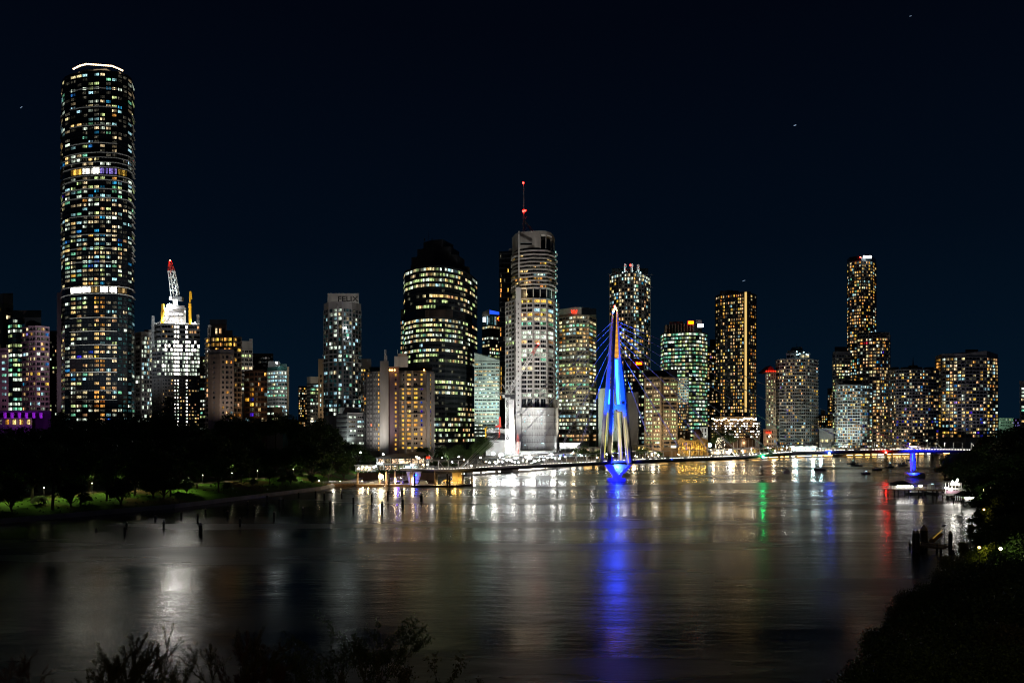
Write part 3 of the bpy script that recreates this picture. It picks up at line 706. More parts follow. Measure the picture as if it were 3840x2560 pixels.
# ---- tower with FELIX on its parapet
t = Tower("residential_tower", "slim grey apartment tower with FELIX written across its parapet", foot=[(1214, 566), (1232, 556), (1285, 552), (1320, 556), (1354, 566)], depth=30, seed=52)
t.body(1134, "concrete_grey", name="wall"); t.box(1228, 1346, 1108, 1136, "parapet", "concrete_light", Yf=550, depth=24)
text_mesh("FELIX", 16.2, 4.3, 0.2, "letter_grey", t.root, P(1306, 1120.5, 549.6))
def felix(r, c, si, rows, nc, rng):
    if si == 0: return "red" if c == 1 and rng.random() < .0 else (("cool" if rng.random() < .25 else False))
    if si == 2 and c == 0: return "cool" if rng.random() < .35 else False
    return None
t.grid(1160, 1560, 15.6, [2, 3, 3, 3], wf=0.78, hf=0.76, lit=0.28, pal="cool", band="concrete_grey", frame="dark_steel", glass="glass_teal", rowfn=felix, k=2, bd=0.35, dimp=0.5)
mb = MB()
for y0 in range(1180, 1540, 15): mb.obox((wx(1223.5, 561), 561), (t.foot[1] - t.foot[0]).normalized(), Vector(((t.foot[1] - t.foot[0]).normalized().y, -(t.foot[1] - t.foot[0]).normalized().x)), 1.6, .25, wz(y0 + 7, 561), wz(y0, 561))
part(mb, "red_panels", "red_wall", t.root, kind="stuff")
for y in (1331, 1359, 1496, 1527):
    mb = MB()
    for i in range(4):
        a, b = t.foot[i], t.foot[i + 1]; u = (b - a); L = u.length; u.normalize(); mb.obox((a + b) / 2, u, Vector((u.y, -u.x)), L, 1.0, wz(y, t.Ym) - .35, wz(y, t.Ym) + .35)
    part(mb, "slab_ring", "white_paint", t.root)
for (x, y, r_) in ((1295, 1230, .8), (1305, 1266, .45)):
    mb = MB(); mb.ball(P(x, y, 549), r_); part(mb, "lamp_globe", "bulb_white", t.root)
t.box(1262, 1270, 1150, 1560, "facade_fin", "concrete_grey", Yf=551, depth=3); t.box(1283, 1289, 1150, 1560, "facade_fin", "concrete_grey", Yf=550, depth=3)
t.finish()
t = Tower("office_block", "dark block with a few cool windows between the FELIX tower and the hotel", foot=[(1340, 640), (1392, 640)], depth=26, seed=53)
t.body(1345, "concrete_grey"); t.grid(1380, 1560, 16, [5], wf=0.75, hf=0.55, lit=0.45, pal="warmmix", band="concrete_grey", frame="concrete_grey"); t.finish()
t = Tower("office_block", "low white office with long bright windows in front of the FELIX tower", foot=[(1262, 470), (1302, 452), (1372, 455)], depth=24, seed=54)
t.body(1548, "concrete_white"); t.box(1272, 1350, 1528, 1550, "plant_room", "concrete_grey")
t.grid(1556, 1640, 17, [0, 2], wf=0.82, hf=0.5, lit=0.5, pal="white", k=4, band="concrete_white", frame="concrete_white")
t.grid(1655, 1667, 12, [0, 2], wf=0.85, hf=0.8, lit=1, pal="white", k=4, bands=False, piers=False, frame="concrete_white", rowfn=lambda *a: "white")
t.finish(); light("SPOT", P(1285, 1665, 438), 9000, (0.85, 1, 0.95), P(1287, 1590, 462), 70, .8, .8, name="wall_fill_spot")  # added fill spot on the white end wall

# ---- riverside hotel
t = Tower("hotel", "brown riverside hotel with a grid of golden windows and a curved pale wing", foot=[(1366, 452), (1376, 444), (1400, 438), (1426, 436), (1456, 434), (1497, 436), (1597, 432), (1627, 440)], depth=24, seed=60)
t.body(1392, "concrete_warm"); 
t.box(1425, 1457, 1358, 1700, "lift_shaft", "concrete_light", Yf=431, depth=14); t.box(1385, 1500, 1372, 1394, "penthouse_wall", "teal_wall", Yf=445); t.box(1462, 1620, 1372, 1392, "roof_wall", "dark_wall", Yf=447)
t.box(1458, 1496, 1378, 1710, "dark_shaft", "plum_wall", Yf=433, depth=4)
t.grid(1395, 1690, 17.2, [1, 2, 3, 0, 0, 0, 0], wf=0.8, hf=0.86, lit=0.03, pal="hotel", band="concrete_light", frame="white_paint", bd=.3, pd=.5, dimp=.2, rowfn=lambda r, c, si, rows, nc, g: ("honey" if g.random() < .65 else False) if (si == 2 and c == 2) else ("amber" if g.random() < .06 else None), glass="concrete_light")
def hot(r, c, si, rows, nc, g):
    k = rows - 1 - r
    if r == 0: return "honey" if c < 3 else None
    if si == 6 and c == 0: return "blue" if (3 < k < 10 and g.random() < .55) else ("honey" if g.random() < .6 else False)
    if si == 5 and c == 3: return ("blue" if (2 < k < 12 and g.random() < .4) else ("honey" if g.random() < .5 else False))
    return "honey" if g.random() < 0.55 else (False if g.random() < .8 else "warm")
t.grid(1400, 1685, 17.2, [0, 0, 0, 0, 0, 4, 1], wf=0.58, hf=0.62, lit=0.5, pal="hotel", band="concrete_light", frame="concrete_light", rowfn=hot, bd=.3, pd=.6)
t.grid(1400, 1690, 17.2, [0, 0, 0, 0, 1, 0, 0], wf=0.25, hf=0.55, lit=0.6, pal="hotel", foot=[(1366, 447), (1376, 439), (1400, 433), (1426, 431), (1470, 430), (1497, 432.5), (1597, 427), (1627, 435)], bands=False, piers=False, frame="plum_wall", rowfn=lambda r, c, si, rows, nc, g: "honey" if (si == 4 and c == 0 and g.random() < .7) else False)
mb = MB()
for x in (1522, 1547, 1572): 
    u = (t.foot[6] - t.foot[5]).normalized(); n = Vector((u.y, -u.x)); mb.obox((wx(x, 434), 434), u, n, 0.9, 1.1, t.z0, wz(1392, t.Ym))
part(mb, "pilasters", "concrete_light", t.root)
for y in (1456, 1504, 1552, 1600, 1650):
    mb = MB(); u = (t.foot[6] - t.foot[5]); L = u.length; u.normalize(); n = Vector((u.y, -u.x)); mb.obox((t.foot[5] + t.foot[6]) / 2, u, n, L, 1.3, wz(y, t.Ym) - .3, wz(y, t.Ym) + .3); part(mb, "ledge", "concrete_light", t.root)
for x in (1462, 1470, 1480, 1590): 
    mb = MB(); mb.ball(P(x, 1387, 431), .42); part(mb, "roof_lamp", "bulb_amber", t.root)
t.finish()
fill_spot(1400, 1700, 412, 1405, 1560, 437, 30000, (1, .95, .9), 80)
fill_spot(1540, 1705, 405, 1550, 1560, 434, 22000, (1, .7, .45), 80); fill_spot(1610, 1700, 415, 1615, 1560, 436, 9000, (1, .65, .4), 70)
t = Tower("office_block", "beige rooftop block with two antennas between the hotel and the dark stepped tower", foot=[(1478, 560), (1530, 560)], depth=26, seed=61)
t.body(1335, "concrete_light"); t.box(1492, 1527, 1325, 1337, "plant_room", "concrete_warm")
mb = MB()
for x in (1443, 1447): mb.tube(P(x, 1345, 558), P(x, 1310, 558), .18)
mb.tube(P(1491, 1326, 558), P(1491, 1310, 558), .12); part(mb, "antenna", "white_paint", t.root)
t.box(1440, 1452, 1332, 1372, "roof_box", "concrete_grey", Yf=559, depth=8); t.finish(); fill_spot(1500, 1380, 530, 1500, 1330, 560, 9000, (1, .8, .65))

# ---- dark stepped crown office tower
ft = [(1514, 640), (1519, 622), (1560, 606), (1610, 600), (1668, 602), (1716, 612), (1745, 622), (1770, 640), (1789, 660)]
t = Tower("office_tower", "dark office tower with bands of bright windows and a black stepped crown", foot=ft, depth=36, seed=62)
t.body(1016, "black_glass")
for nm, yt, x0, x1, x2 in (("crown_step", 989, 1540, 1690, 1762), ("crown_step", 960, 1543, 1715, 1742), ("crown_step", 930, 1565, 1690, 1722), ("crown_step", 903, 1588, 1660, 1700)):
    t.body(yt, "dark_wall", ybot=1017, foot=[(x0, 628), ((x0 + x1) / 2, 614 + (1016 - yt) * .05), (x1, 618), (x2, 636)], depth=24 - (1016 - yt) * .1, name=nm)
mb = MB()
for x in (1592, 1620): mb.beam(P(x, 904, 624), P(x, 894, 624), .8)
mb.tube(P(1606, 904, 624), P(1606, 868, 624), .12); part(mb, "antenna", "dark_steel", t.root)
def onecols(rows, litrows, dark):
    def f(r, c, si, rws, nc, g):
        k = rws - 1 - r
        if k in dark: return ("cream" if g.random() < .05 else False) if si > 4 else ("cool" if g.random() < .03 else False)
        if si >= 5: return pick(g, "lime") if g.random() < .62 else False
        if k in litrows: return pick(g, "lime" if k % 3 else "office") if g.random() < .93 else False
        return None
    return f
cols = [1, 4, 4, 5, 4, 3, 3, 2]
t.grid(1020, 1175, 19, cols, wf=0.975, hf=0.56, lit=0.4, pal="lime", mode="office", band="dark_wall", frame="dark_wall", piers=False, bd=.3, rowfn=onecols(8, (0, 1, 2, 3), (4,)), glass="black_glass")
t.grid(1205, 1350, 19.3, cols, wf=0.975, hf=0.56, lit=0.6, pal="lime", mode="office", band="dark_wall", frame="dark_wall", piers=False, bd=.3, rowfn=onecols(8, (0, 1, 2, 3, 4, 6), (5,)), glass="black_glass")
t.grid(1350, 1660, 19.3, cols, wf=0.975, hf=0.56, lit=0.6, pal="lime", mode="office", band="dark_wall", frame="dark_wall", piers=False, bd=.3, rowfn=onecols(16, (4, 5, 6, 11, 12, 13, 15), (1, 2, 3, 7, 8)), glass="black_glass")
mb = MB()
for i in range(26): 
    x = 1595 + i * 4; mb.obox((wx(x, 598), 600.3), Vector((1, 0)), Vector((0, -1)), .3, .5, wz(1206, t.Ym), wz(1178, t.Ym))
part(mb, "louvres", "brown", t.root, kind="stuff")
t.box(1503, 1516, 1150, 1400, "side_wing", "dark_wall", Yf=636, depth=14)
t.finish()
r_ = Tower("stair_wing", "narrow lit stair wing on the left edge of the dark stepped office tower", foot=[(1503, 634), (1515, 628)], depth=4, seed=63); r_.body(1195, "dark_wall"); r_.grid(1200, 1370, 19, [2], wf=.8, hf=.6, lit=.95, pal="office", band="dark_wall", frame="dark_wall", piers=False, bands=False); r_.finish()
mb = MB(); mb.ball(P(1515, 1337, 625), 1.0); tag(mb.build("wall_lamp", "bulb_amber", origin=tuple(P(1515, 1337, 625))), "orange lamp on the stair wing of the stepped office tower", "lamp")

# ---- behind centre
t = Tower("office_tower", "glass office tower with a blue lit roof edge and a red and yellow arc sign", foot=[(1808, 790), (1836, 778), (1882, 790)], depth=34, seed=64)
t.body(1190, "black_glass"); mb = MB(); mb.prism(t.poly([(1808, 790), (1836, 778), (1836.5, 800)], 8), wz(1190, t.Ym), 0, ztop=[wz(v, t.Ym) for v in (1169, 1163, 1163, 1163, 1169)]); part(mb, "roof_wall", "concrete_warm", t.root)
mb = MB(); a, b = P(1836, 1162, 777.5), P(1882, 1172, 789.5); mb.quad(P(1836, 1177, 777.5), P(1882, 1181, 789.5), b, a); mb.quad(a, b, b + Vector((0, 3, 0)), a + Vector((0, 3, 0))); part(mb, "lit_roof_edge", "sign_blue", t.root)
t.grid(1186, 1222, 36, [5, 6], wf=.8, hf=.9, lit=.05, pal="cool", band="dark_wall", frame="dark_steel", bands=False, piers=False, glass="glass_teal", dimp=.6)
t.grid(1222, 1345, 13.6, [3, 6], wf=.95, hf=.6, lit=.8, pal="office", mode="office", band="dark_wall", frame="dark_steel", piers=False)
mb = MB(); c = P(1873.5, 1194, 783)
for i in range(10):
    a0 = math.radians(55 + i * 25); a1 = math.radians(55 + (i + 1) * 25); mb.beam(c + Vector((math.cos(a0) * 2.0, 0, math.sin(a0) * 2.3)), c + Vector((math.cos(a1) * 2.0, 0, math.sin(a1) * 2.3)), .9, .5)
part(mb, "arc_sign", "sign_yellow", t.root)
mb = MB()
for i in range(10):
    a0 = math.radians(55 + i * 25); a1 = math.radians(55 + (i + 1) * 25); mb.beam(c + Vector((math.cos(a0) * 2.0, .5, math.sin(a0) * 2.3)), c + Vector((math.cos(a1) * 2.0, .5, math.sin(a1) * 2.3)), 2.0, .5)
part(mb, "arc_sign_glow", "sign_red", t.root)
t.box(1811, 1822, 1193, 1210, "lit_sign_box", "sign_white", Yf=780, depth=1); t.finish()
t = Tower("office_block", "pale green office block with a slanting roof wall and ribbons of white windows", foot=[(1779, 600), (1873, 596)], depth=34, seed=65)
t.body(1372, "green_wall"); mb = MB(); mb.prism(t.poly(), wz(1372, t.Ym), 0, ztop=[wz(v, t.Ym) for v in (1322, 1351, 1330, 1303)]); part(mb, "sloping_roof_wall", "green_wall", t.root)
t.grid(1358, 1640, 13.6, [6], wf=.9, hf=.44, lit=1.0, pal="white", mode="office", band="green_wall", frame="green_wall", bd=.5, rowfn=lambda r, c, si, rows, nc, g: None if (rows - 1 - r) > 3 else (pick(g, "warmmix") if g.random() < .4 else False)); t.finish()
fill_spot(1830, 1640, 560, 1828, 1400, 598, 180000, (.9, 1, .95), 90)
t = Tower("office_tower", "black slim tower with columns of golden windows left of the tall concrete tower", foot=[(1872, 650), (1925, 648)], depth=34, seed=66)
t.body(942, "black_glass"); t.box(1908, 1924, 932, 945, "roof_box", "concrete_grey", depth=10)
def gl(r, c, si, rows, nc, g):
    k = rows - 1 - r
    if c == 0: return "gold" if (k in (5, 6, 7, 8, 15, 16, 19) or (k > 22 and g.random() < .7)) else False
    if c == 2: return "gold" if g.random() < .6 else False
    return False
t.grid(950, 1500, 18.4, [4], wf=.42, hf=.78, lit=.2, pal="gold", band="dark_steel", frame="dark_wall", rowfn=gl, piers=False, bd=.15, glass="black_glass")
t.finish()

# ---- tall concrete tower with mast
ft = [(1897, 575), (1932, 562), (1953, 558), (2000, 555), (2050, 557), (2077, 566), (2094, 580)]
t = Tower("concrete_tower", "tall pale concrete tower with rippling balconies, open terrace and a red lit mast", foot=ft, depth=34, seed=67)
t.body(1124, "concrete_light")
up = [(1921, 578), (1932, 568), (1946, 561), (1998, 557), (2050, 558), (2068, 564), (2081, 578)]
t.body(938, "black_glass", ybot=1125, foot=up, depth=30, name="upper_wall")
t.body(876, "concrete_light", ybot=938, foot=[(1920, 577), (1932, 566), (1948, 559.5), (2026, 556)], depth=30, name="roof_wall", ztop_py=None)
t.body(876, "concrete_light", ybot=890, foot=[(2026, 556), (2050, 557), (2068, 563), (2081, 577)], depth=30, name="roof_beam")
t.body(890, "black_glass", ybot=938, foot=[(2026, 564), (2050, 565), (2064, 570), (2076, 580)], depth=22, name="recess")
for x, Y in ((2027, 556.4), (2047, 557.2), (2066, 563), (2079.5, 577)): t.box(x - 1.2, x + 1.2, 889, 940, "column", "concrete_light", Yf=Y, depth=1.2)
t.box(1951, 1995, 922, 929, "roof_slot", "black_glass", Yf=556, depth=.5) 
# rippling balcony floors
def balc(y, amp):
    mb = MB(); pts = []
    F = [Vector((wx(a, Y), Y)) for a, Y in up]
    for i in range(len(F) - 1):
        for q in range(5):
            p = F[i].lerp(F[i + 1], q / 5); u = (F[i + 1] - F[i]).normalized(); n = Vector((u.y, -u.x)); s_ = (i * 5 + q) / 30.0
            pts.append((p, p + n * (1.2 + amp * max(0, math.sin(s_ * 9)))))
    z = wz(y, 560)
    for (a, a2), (b, b2) in zip(pts, pts[1:]):
        mb.hexa([(a2.x, a2.y, z - .55), (b2.x, b2.y, z - .55), (b.x, b.y, z - .55), (a.x, a.y, z - .55), (a2.x, a2.y, z + .55), (b2.x, b2.y, z + .55), (b.x, b.y, z + .55), (a.x, a.y, z + .55)])
    part(mb, "balcony", "concrete_light", t.root)
for i in range(11): balc(943 + i * 13.9, 1.6 if i % 2 else 0.4)
def rip(r, c, si, rows, nc, g):
    k = rows - 1 - r
    if si == 0: return "gold" if g.random() < .35 else False
    if k == 7: return "gold" if (si in (2, 3) and c < 2) or g.random() < .3 else False
    if k == 6: return g.choice(["white", "cool"]) if si == 3 else False
    if k in (3, 9): return "gold" if si == 3 and c > 1 else False
    return "warm" if g.random() < .12 else False
t.grid(941, 1088, 14, [1, 1, 3, 4, 2, 1], wf=.85, hf=.66, lit=.25, pal="gold", foot=up, bands=False, piers=False, rowfn=rip, frame="concrete_grey", glass="glass")
for x, Y in ((1974, 556), (2000, 554.6), (2026, 555.4), (2050, 556.5), (2068, 562)): t.box(x - 1.6, x + 1.6, 1088, 1120, "terrace_column", "concrete_light", Yf=Y, depth=1.4)
light("POINT", P(1962, 1096, 555), 1800, (1, .7, .35), size=.5, parent=t.root); light("POINT", P(1935, 1105, 560), 2500, (1, .75, .45), size=.5, parent=t.root); light("POINT", P(2060, 1100, 557), 700, (.5, 1, .85), size=.5, parent=t.root)
t.box(1934, 1954, 1088, 1690, "concrete_pier", "concrete_white", Yf=553, depth=8); t.box(1943, 1949, 876, 1090, "concrete_pier", "concrete_white", Yf=556.5, depth=6)
mb = MB()
for i in range(22): 
    p = P(1943.5, 1140 + i * 18, 552.8); mb.box(p.x - .35, p.x + .35, p.y, p.y + .2, p.z - .6, p.z + .6)
part(mb, "slots", "black_glass", t.root, kind="stuff")
def ripl(r, c, si, rows, nc, g):
    k = rows - 1 - r
    if si in (3, 4) or si == 2:
        if k in (0, 3): return "gold" if g.random() < .9 else "warm"
        if k in (4,): return "cream" if g.random() < .8 else False
        if k in (7, 8, 11, 12, 21): return "white" if g.random() < .9 else False
        if k in (5, 13): return "mint" if g.random() < .5 else False
        if k in (9,): return "warm" if g.random() < .7 else False
    if si == 5: return "cool" if g.random() < .45 else None
    return None
t.grid(1128, 1492, 16.3, [3, 0, 2, 2, 1, 2], wf=.86, hf=.7, lit=.34, pal="office", mode="office", band="concrete_light", frame="concrete_grey", bd=.7, pd=.7, rowfn=ripl, k=3)
t.grid(1495, 1528, 33, [3, 0, 2, 2, 1, 1], wf=.82, hf=.92, lit=0, pal="office", band="concrete_light", frame="concrete_light", bands=False, pd=.8, rowfn=lambda *a: False)
mb = MB()                            # right-hand edge: thin cool light strips floor by floor
for i in range(34):
    y = 945 + i * 16.5; p = P(2086 if y > 1120 else 2083, y, 572); mb.box(p.x, p.x + .5, p.y - .4, p.y, p.z - 1.5, p.z + .6)
part(mb, "edge_lights", "led_edge", t.root, kind="stuff")
for i in range(6):
    y = 954 + i * 27; p = P(2086, y, 570); mb = MB(); mb.box(p.x - 1.5, p.x + 1.2, p.y - 1, p.y + 3, p.z - .8, p.z + .8); part(mb, "balcony", "concrete_light", t.root)
# slotted cladding over the podium
pod = [(1956, 553), (2000, 549), (2045, 551), (2078, 561), (2087, 572)]
t.body(1530, "concrete_white", ybot=1683, foot=pod, depth=10, name="podium_screen")
mb = MB(); F = [Vector((wx(a, Y), Y)) for a, Y in pod]
for i in range(4):
    a, b = F[i], F[i + 1]; u = (b - a); L = u.length; u.normalize(); n = Vector((u.y, -u.x)); k = int(L / 1.35)
    for r in range(6):
        for c in range(k):
            if rs.random() < .8:
                z = wz(1553 + r * 25, 556); p = a + u * ((c + .5) * L / k); mb.obox(p, u, n, .28, .06, z - 1.6 + (c % 2) * .5, z + 1.9 - (c % 3) * .4)
part(mb, "slots", "concrete_grey", t.root, kind="stuff")
mb = MB()
for r in range(1, 6):
    z = wz(1531 + r * 25, 556)
    for i in range(4):
        a, b = F[i], F[i + 1]; u = (b - a); L = u.length; u.normalize(); mb.obox((a + b) / 2, u, Vector((u.y, -u.x)), L, .09, z - .1, z + .1)
part(mb, "panel_joints", "brown", t.root, kind="stuff")
mb = MB()
for x, y in ((1968, 1568), (1968, 1580), (2030, 1540), (2031, 1560), (2031, 1572), (2031, 1588), (1969, 1616), (1969, 1668), (2033, 1661), (2038, 1661), (2056, 1556), (1986, 1558), (2018, 1542)): mb.ball(P(x, y, 549), .35)
part(mb, "screen_lights", "shop_cool", t.root, kind="stuff")
# mast
mb = MB(); mb.tube(P(1964, 876, 566), P(1964, 790, 566), .9, .75, n=10); mb.tube(P(1964, 790, 566), P(1964, 690, 566), .6, .4, n=8); ma = part(mb, "mast", "steel", t.root)
mb = MB(); mb.tube(P(1966, 825, 566), P(2000, 878, 575), .45); mb.tube(P(1966, 825, 566), P(2010, 878, 565), .45); part(mb, "mast_stay", "steel", t.root)
for y in (793, 819, 840, 861): mb = MB(); mb.tube(P(1957, y, 566), P(1973, y, 566), .25); mb.ball(P(1975, y - 5, 566), .5); part(mb, "crossbar", "steel", t.root)
for x, y, rr in ((1962, 686, .75), (1962, 792, .8), (1969, 790, .8)): mb = MB(); mb.ball(P(x, y, 565), rr); part(mb, "warning_light", "bulb_beacon", t.root)
light("SPOT", P(1990, 872, 560), 9000, (.9, .9, 1), P(1964, 760, 566), 60, .6, .5, t.root)  # added spot on the roof to brighten the mast
t.finish()
fill_spot(1975, 1690, 500, 2010, 1400, 556, 150000, (1, .97, .9), 75, 2); fill_spot(2020, 1688, 500, 2000, 1050, 556, 400000, (1, .93, .86), 50, 2); fill_spot(1940, 1690, 510, 1935, 1450, 553, 22000, (1, 1, 1), 60, 2)

# ---- office with red W
t = Tower("office_tower", "concrete grid office tower with a red W emblem at the top", foot=[(2096, 622), (2160, 610), (2208, 612), (2236, 632)], depth=34, seed=68)
t.body(1158, "green_wall"); t.grid(1188, 1655, 14.8, [5, 4, 2], wf=.88, hf=.64, lit=.75, pal="office", mode="office", band="olive_wall", frame="concrete_grey", bd=.6, k=3,
    rowfn=lambda r, c, si, rows, nc, g: (pick(g, "gold") if g.random() < .5 else None) if (rows - 1 - r) in (3, 4, 5, 6, 13, 14) else None)
mb = MB(); c = P(2153, 1169, 608)
for k, (x0, x1, x2, x3) in enumerate(((-2.9, -1.7, -.9, -2.0), (-.75, .75, .75, -.75), (1.7, 2.9, 2.0, .9))):
    mb.hexa([c + Vector((a, o, z)) for (a, z) in ((x3, -1.5), (x2, -1.5)) for o in ()] or [c + Vector(v) for v in ((x3, -.4, -1.5), (x2, -.4, -1.5), (x2, 0, -1.5), (x3, 0, -1.5), (x0, -.4, 1.5), (x1, -.4, 1.5), (x1, 0, 1.5), (x0, 0, 1.5))])
part(mb, "emblem", "sign_red", t.root)
t.box(2180, 2236, 1163, 1187, "roof_recess", "black_glass", Yf=609.5, depth=1) 
mb = MB()
for x in (2100, 2183): mb.tube(P(x, 1160, 630), P(x, 1141, 630), .12)
part(mb, "antenna", "dark_steel", t.root)
t.finish(); fill_spot(2150, 1690, 560, 2160, 1380, 615, 150000, (1, .95, .8), 85)
t = Tower("screen_wall_building", "plain pale wall and dark ribbed building standing behind the bridge mast", foot=[(2241, 600), (2296, 588), (2350, 590), (2396, 596)], depth=30, seed=69)
t.body(1472, "dark_wall"); t.box(2244, 2302, 1458, 1692, "blank_wall", "green_wall", Yf=585, depth=10); t.box(2298, 2330, 1468, 1692, "blank_wall", "green_wall", Yf=586, depth=10)
mb = MB()
for i in range(14): 
    x = 2348 + i * 3.4; p = P(x, 1500, 588); mb.box(p.x - .12, p.x + .12, p.y - .4, p.y + 6, t.z0, wz(1470, 588))
part(mb, "ribs", "concrete_grey", t.root, kind="stuff"); t.grid(1500, 1630, 10, [0, 0, 7], wf=.6, hf=.6, lit=.12, pal="office", band="dark_wall", frame="dark_wall"); t.finish()
fill_spot(2285, 1690, 555, 2280, 1540, 588, 60000, (1, 1, .9), 80)
t = Tower("office_tower", "dark office tower with a small red and yellow script sign behind the stay cables", foot=[(2338, 690), (2352, 682), (2415, 686)], depth=30, seed=70)
t.body(1344, "dark_wall"); t.box(2351, 2367, 1353, 1376, "roof_window", "concrete_grey", Yf=681, depth=.5)
t.grid(1386, 1680, 15.2, [1, 6], wf=.78, hf=.55, lit=.5, pal="office", band="dark_wall", frame="dark_wall"); 
mb = MB(); a = P(2386, 1366, 679); w = 680 / FPX
mb.box(a.x, a.x + 20 * w, 678.6, 679, a.z, a.z + 4.5 * w); mb.box(a.x, a.x + 5 * w, 678.6, 679, a.z + 4.5 * w + .003, a.z + 8 * w); mb.box(a.x + 12 * w, a.x + 15 * w, 678.6, 679, a.z + 4.5 * w + .003, a.z + 7.5 * w); part(mb, "sign", "sign_yellow", t.root)
mb = MB(); mb.box(a.x - .5, a.x + 20 * w + .5, 679.2, 679.6, a.z - .5, a.z + 8 * w + .5); part(mb, "sign_back", "sign_red", t.root); t.finish()
t = Tower("apartment_tower", "tall dark tower with lit roof fins and red beacon behind the bridge mast tip", foot=[(2285, 742), (2320, 728), (2375, 724), (2415, 732), (2438, 750)], depth=34, seed=71)
t.body(1028, "black_glass"); t.box(2294, 2430, 998, 1029, "roof_drum", "dark_wall", Yf=745)
for x, y0, x1 in ((2341, 989, 2348), (2368, 989, 2374), (2391, 991, 2398)):
    mb = MB(); mb.prism([(wx(x, 735), 735), (wx(x1, 735), 735), (wx(x1, 735), 742), (wx(x, 735), 742)], wz(1028, t.Ym), wz(y0, t.Ym)); part(mb, "roof_fin", "concrete_white", t.root)
for x in (2335, 2352, 2365, 2385, 2402): mb = MB(); mb.ball(P(x, 1022, 727), .7); part(mb, "fin_lamp", "shop_cool", t.root); light("POINT", P(x, 1020, 728), 900, (.7, 1, 1), size=.4, parent=t.root)
mb = MB(); mb.ball(P(2364, 994, 726), .9); part(mb, "beacon", "bulb_beacon", t.root); light("POINT", P(2364, 994, 728), 60, (1, .05, .02), size=.5, parent=t.root)
t.grid(1032, 1680, 13.6, [4, 5, 4, 3], wf=.84, hf=.72, lit=.42, pal="warmmix", band="concrete_grey", frame="dark_wall", bd=.25, dimp=.3, rowfn=lambda r, c, si, rows, nc, g: (pick(g, "cool") if g.random() < .6 else None) if si == 2 and c in (0, 1) else (None if (rows - r) > 2 else (pick(g, "white") if g.random() < .75 else None)))
mb = MB()
for x in (2286, 2320, 2438): 
    Y = 741 if x == 2286 else (727 if x == 2320 else 749); p = P(x, 1200, Y); mb.box(p.x - .4, p.x + .4, Y - .8, Y, wz(1690, 730), wz(1026, t.Ym))
part(mb, "edge_fins", "concrete_light", t.root, kind="stuff")
for y in (1027, 1074): 
    mb = MB(); mb.beam(P(2279, y, 726), P(2450, y + 3, 726), .4); part(mb, "roof_rail", "steel", t.root)
t.finish(); fill_spot(2290, 1560, 690, 2330, 1300, 728, 60000, (1, .85, .7), 60)
t = Tower("office_block", "brown framed office block with rows of cream windows right of the bridge mast", foot=[(2418, 590), (2481, 578), (2484, 582), (2540, 584)], depth=34, seed=72)
t.body(1412, "concrete_tan"); t.box(2416, 2510, 1382, 1413, "plant_room", "dark_wall", Yf=600); t.box(2508, 2540, 1380, 1413, "roof_wall", "concrete_warm", Yf=598)
t.grid(1418, 1680, 14.4, [2, 0, 2], wf=.86, hf=.6, lit=.8, pal="lime", mode="office", band="concrete_tan", frame="concrete_tan", k=5, bd=.7, pd=.8); t.finish(); fill_spot(2470, 1690, 540, 2475, 1540, 582, 60000, (1, .85, .6), 85)
t = Tower("office_tower", "green lit glass office tower with a red sign on its dark roof storey", foot=[(2478, 720), (2490, 702), (2583, 692), (2622, 694), (2652, 706)], depth=40, seed=73)
t.body(1262, "black_glass"); t.body(1216, "dark_wall", ybot=1262, foot=[(2491, 716), (2500, 706), (2600, 698), (2632, 706)], name="roof_storey", depth=26)
t.box(2510, 2562, 1194, 1218, "plant_room", "concrete_grey", Yf=722); t.box(2610, 2632, 1200, 1232, "roof_wall", "concrete_grey", Yf=702)
mb = MB()
for i in range(10):
    x = 2500 + i * 11; p = P(x, 1230, 697 + abs(i - 9) * .7); mb.box(p.x - .2, p.x + .2, p.y - .5, p.y + 6, wz(1262, t.Ym), wz(1216, t.Ym))
part(mb, "roof_mullions", "concrete_warm", t.root, kind="stuff")
def gr(r, c, si, rows, nc, g):
    k = rows - 1 - r
    if k > rows * .62: return pick(g, "green") if g.random() < .93 else False
    return pick(g, "green") if g.random() < .8 else None
t.grid(1250, 1680, 14.0, [2, 7, 3, 3], wf=.95, hf=.6, lit=.98, pal="green", mode="office", band="dark_wall", frame="dark_wall", piers=False, glass="glass_teal", rowfn=gr)
mb = MB(); a = P(2582, 1214, 690); mb.box(a.x, a.x + 18 * .265, 689.4, 690, a.z, a.z + 9.5 * .265); part(mb, "sign", "sign_yellow", t.root, label="small glowing red edged sign, lettering blurred")
mb = MB(); mb.box(a.x - .6, a.x + 18 * .265 + .6, 690.3, 690.8, a.z - .6, a.z + 9.5 * .265 + .6); part(mb, "sign_back", "sign_red", t.root)
t.box(2616, 2638, 1222, 1233, "roof_light_box", "sign_white", Yf=690, depth=1); light("POINT", P(2591, 1206, 688), 1500, (1, .05, .02), size=.5, parent=t.root); t.finish(); fill_spot(2560, 1500, 640, 2560, 1380, 695, 40000, (.7, 1, .85), 85)
t = Tower("apartment_tower", "narrow warm lit tower tucked left of the golden striped tower", foot=[(2652, 800), (2694, 800)], depth=30, seed=74)
t.body(1300, "dark_wall"); t.box(2662, 2690, 1272, 1302, "roof_drum", "black_glass"); t.grid(1300, 1600, 11, [5], wf=.8, hf=.6, lit=.5, pal="warmmix", band="brown", frame="brown"); t.finish()
t = Tower("apartment_tower", "dark apartment tower with warm windows and one long golden light stripe down its front", foot=[(2683, 720), (2700, 710), (2758, 702), (2790, 698), (2806, 700), (2836, 712)], depth=36, seed=75)
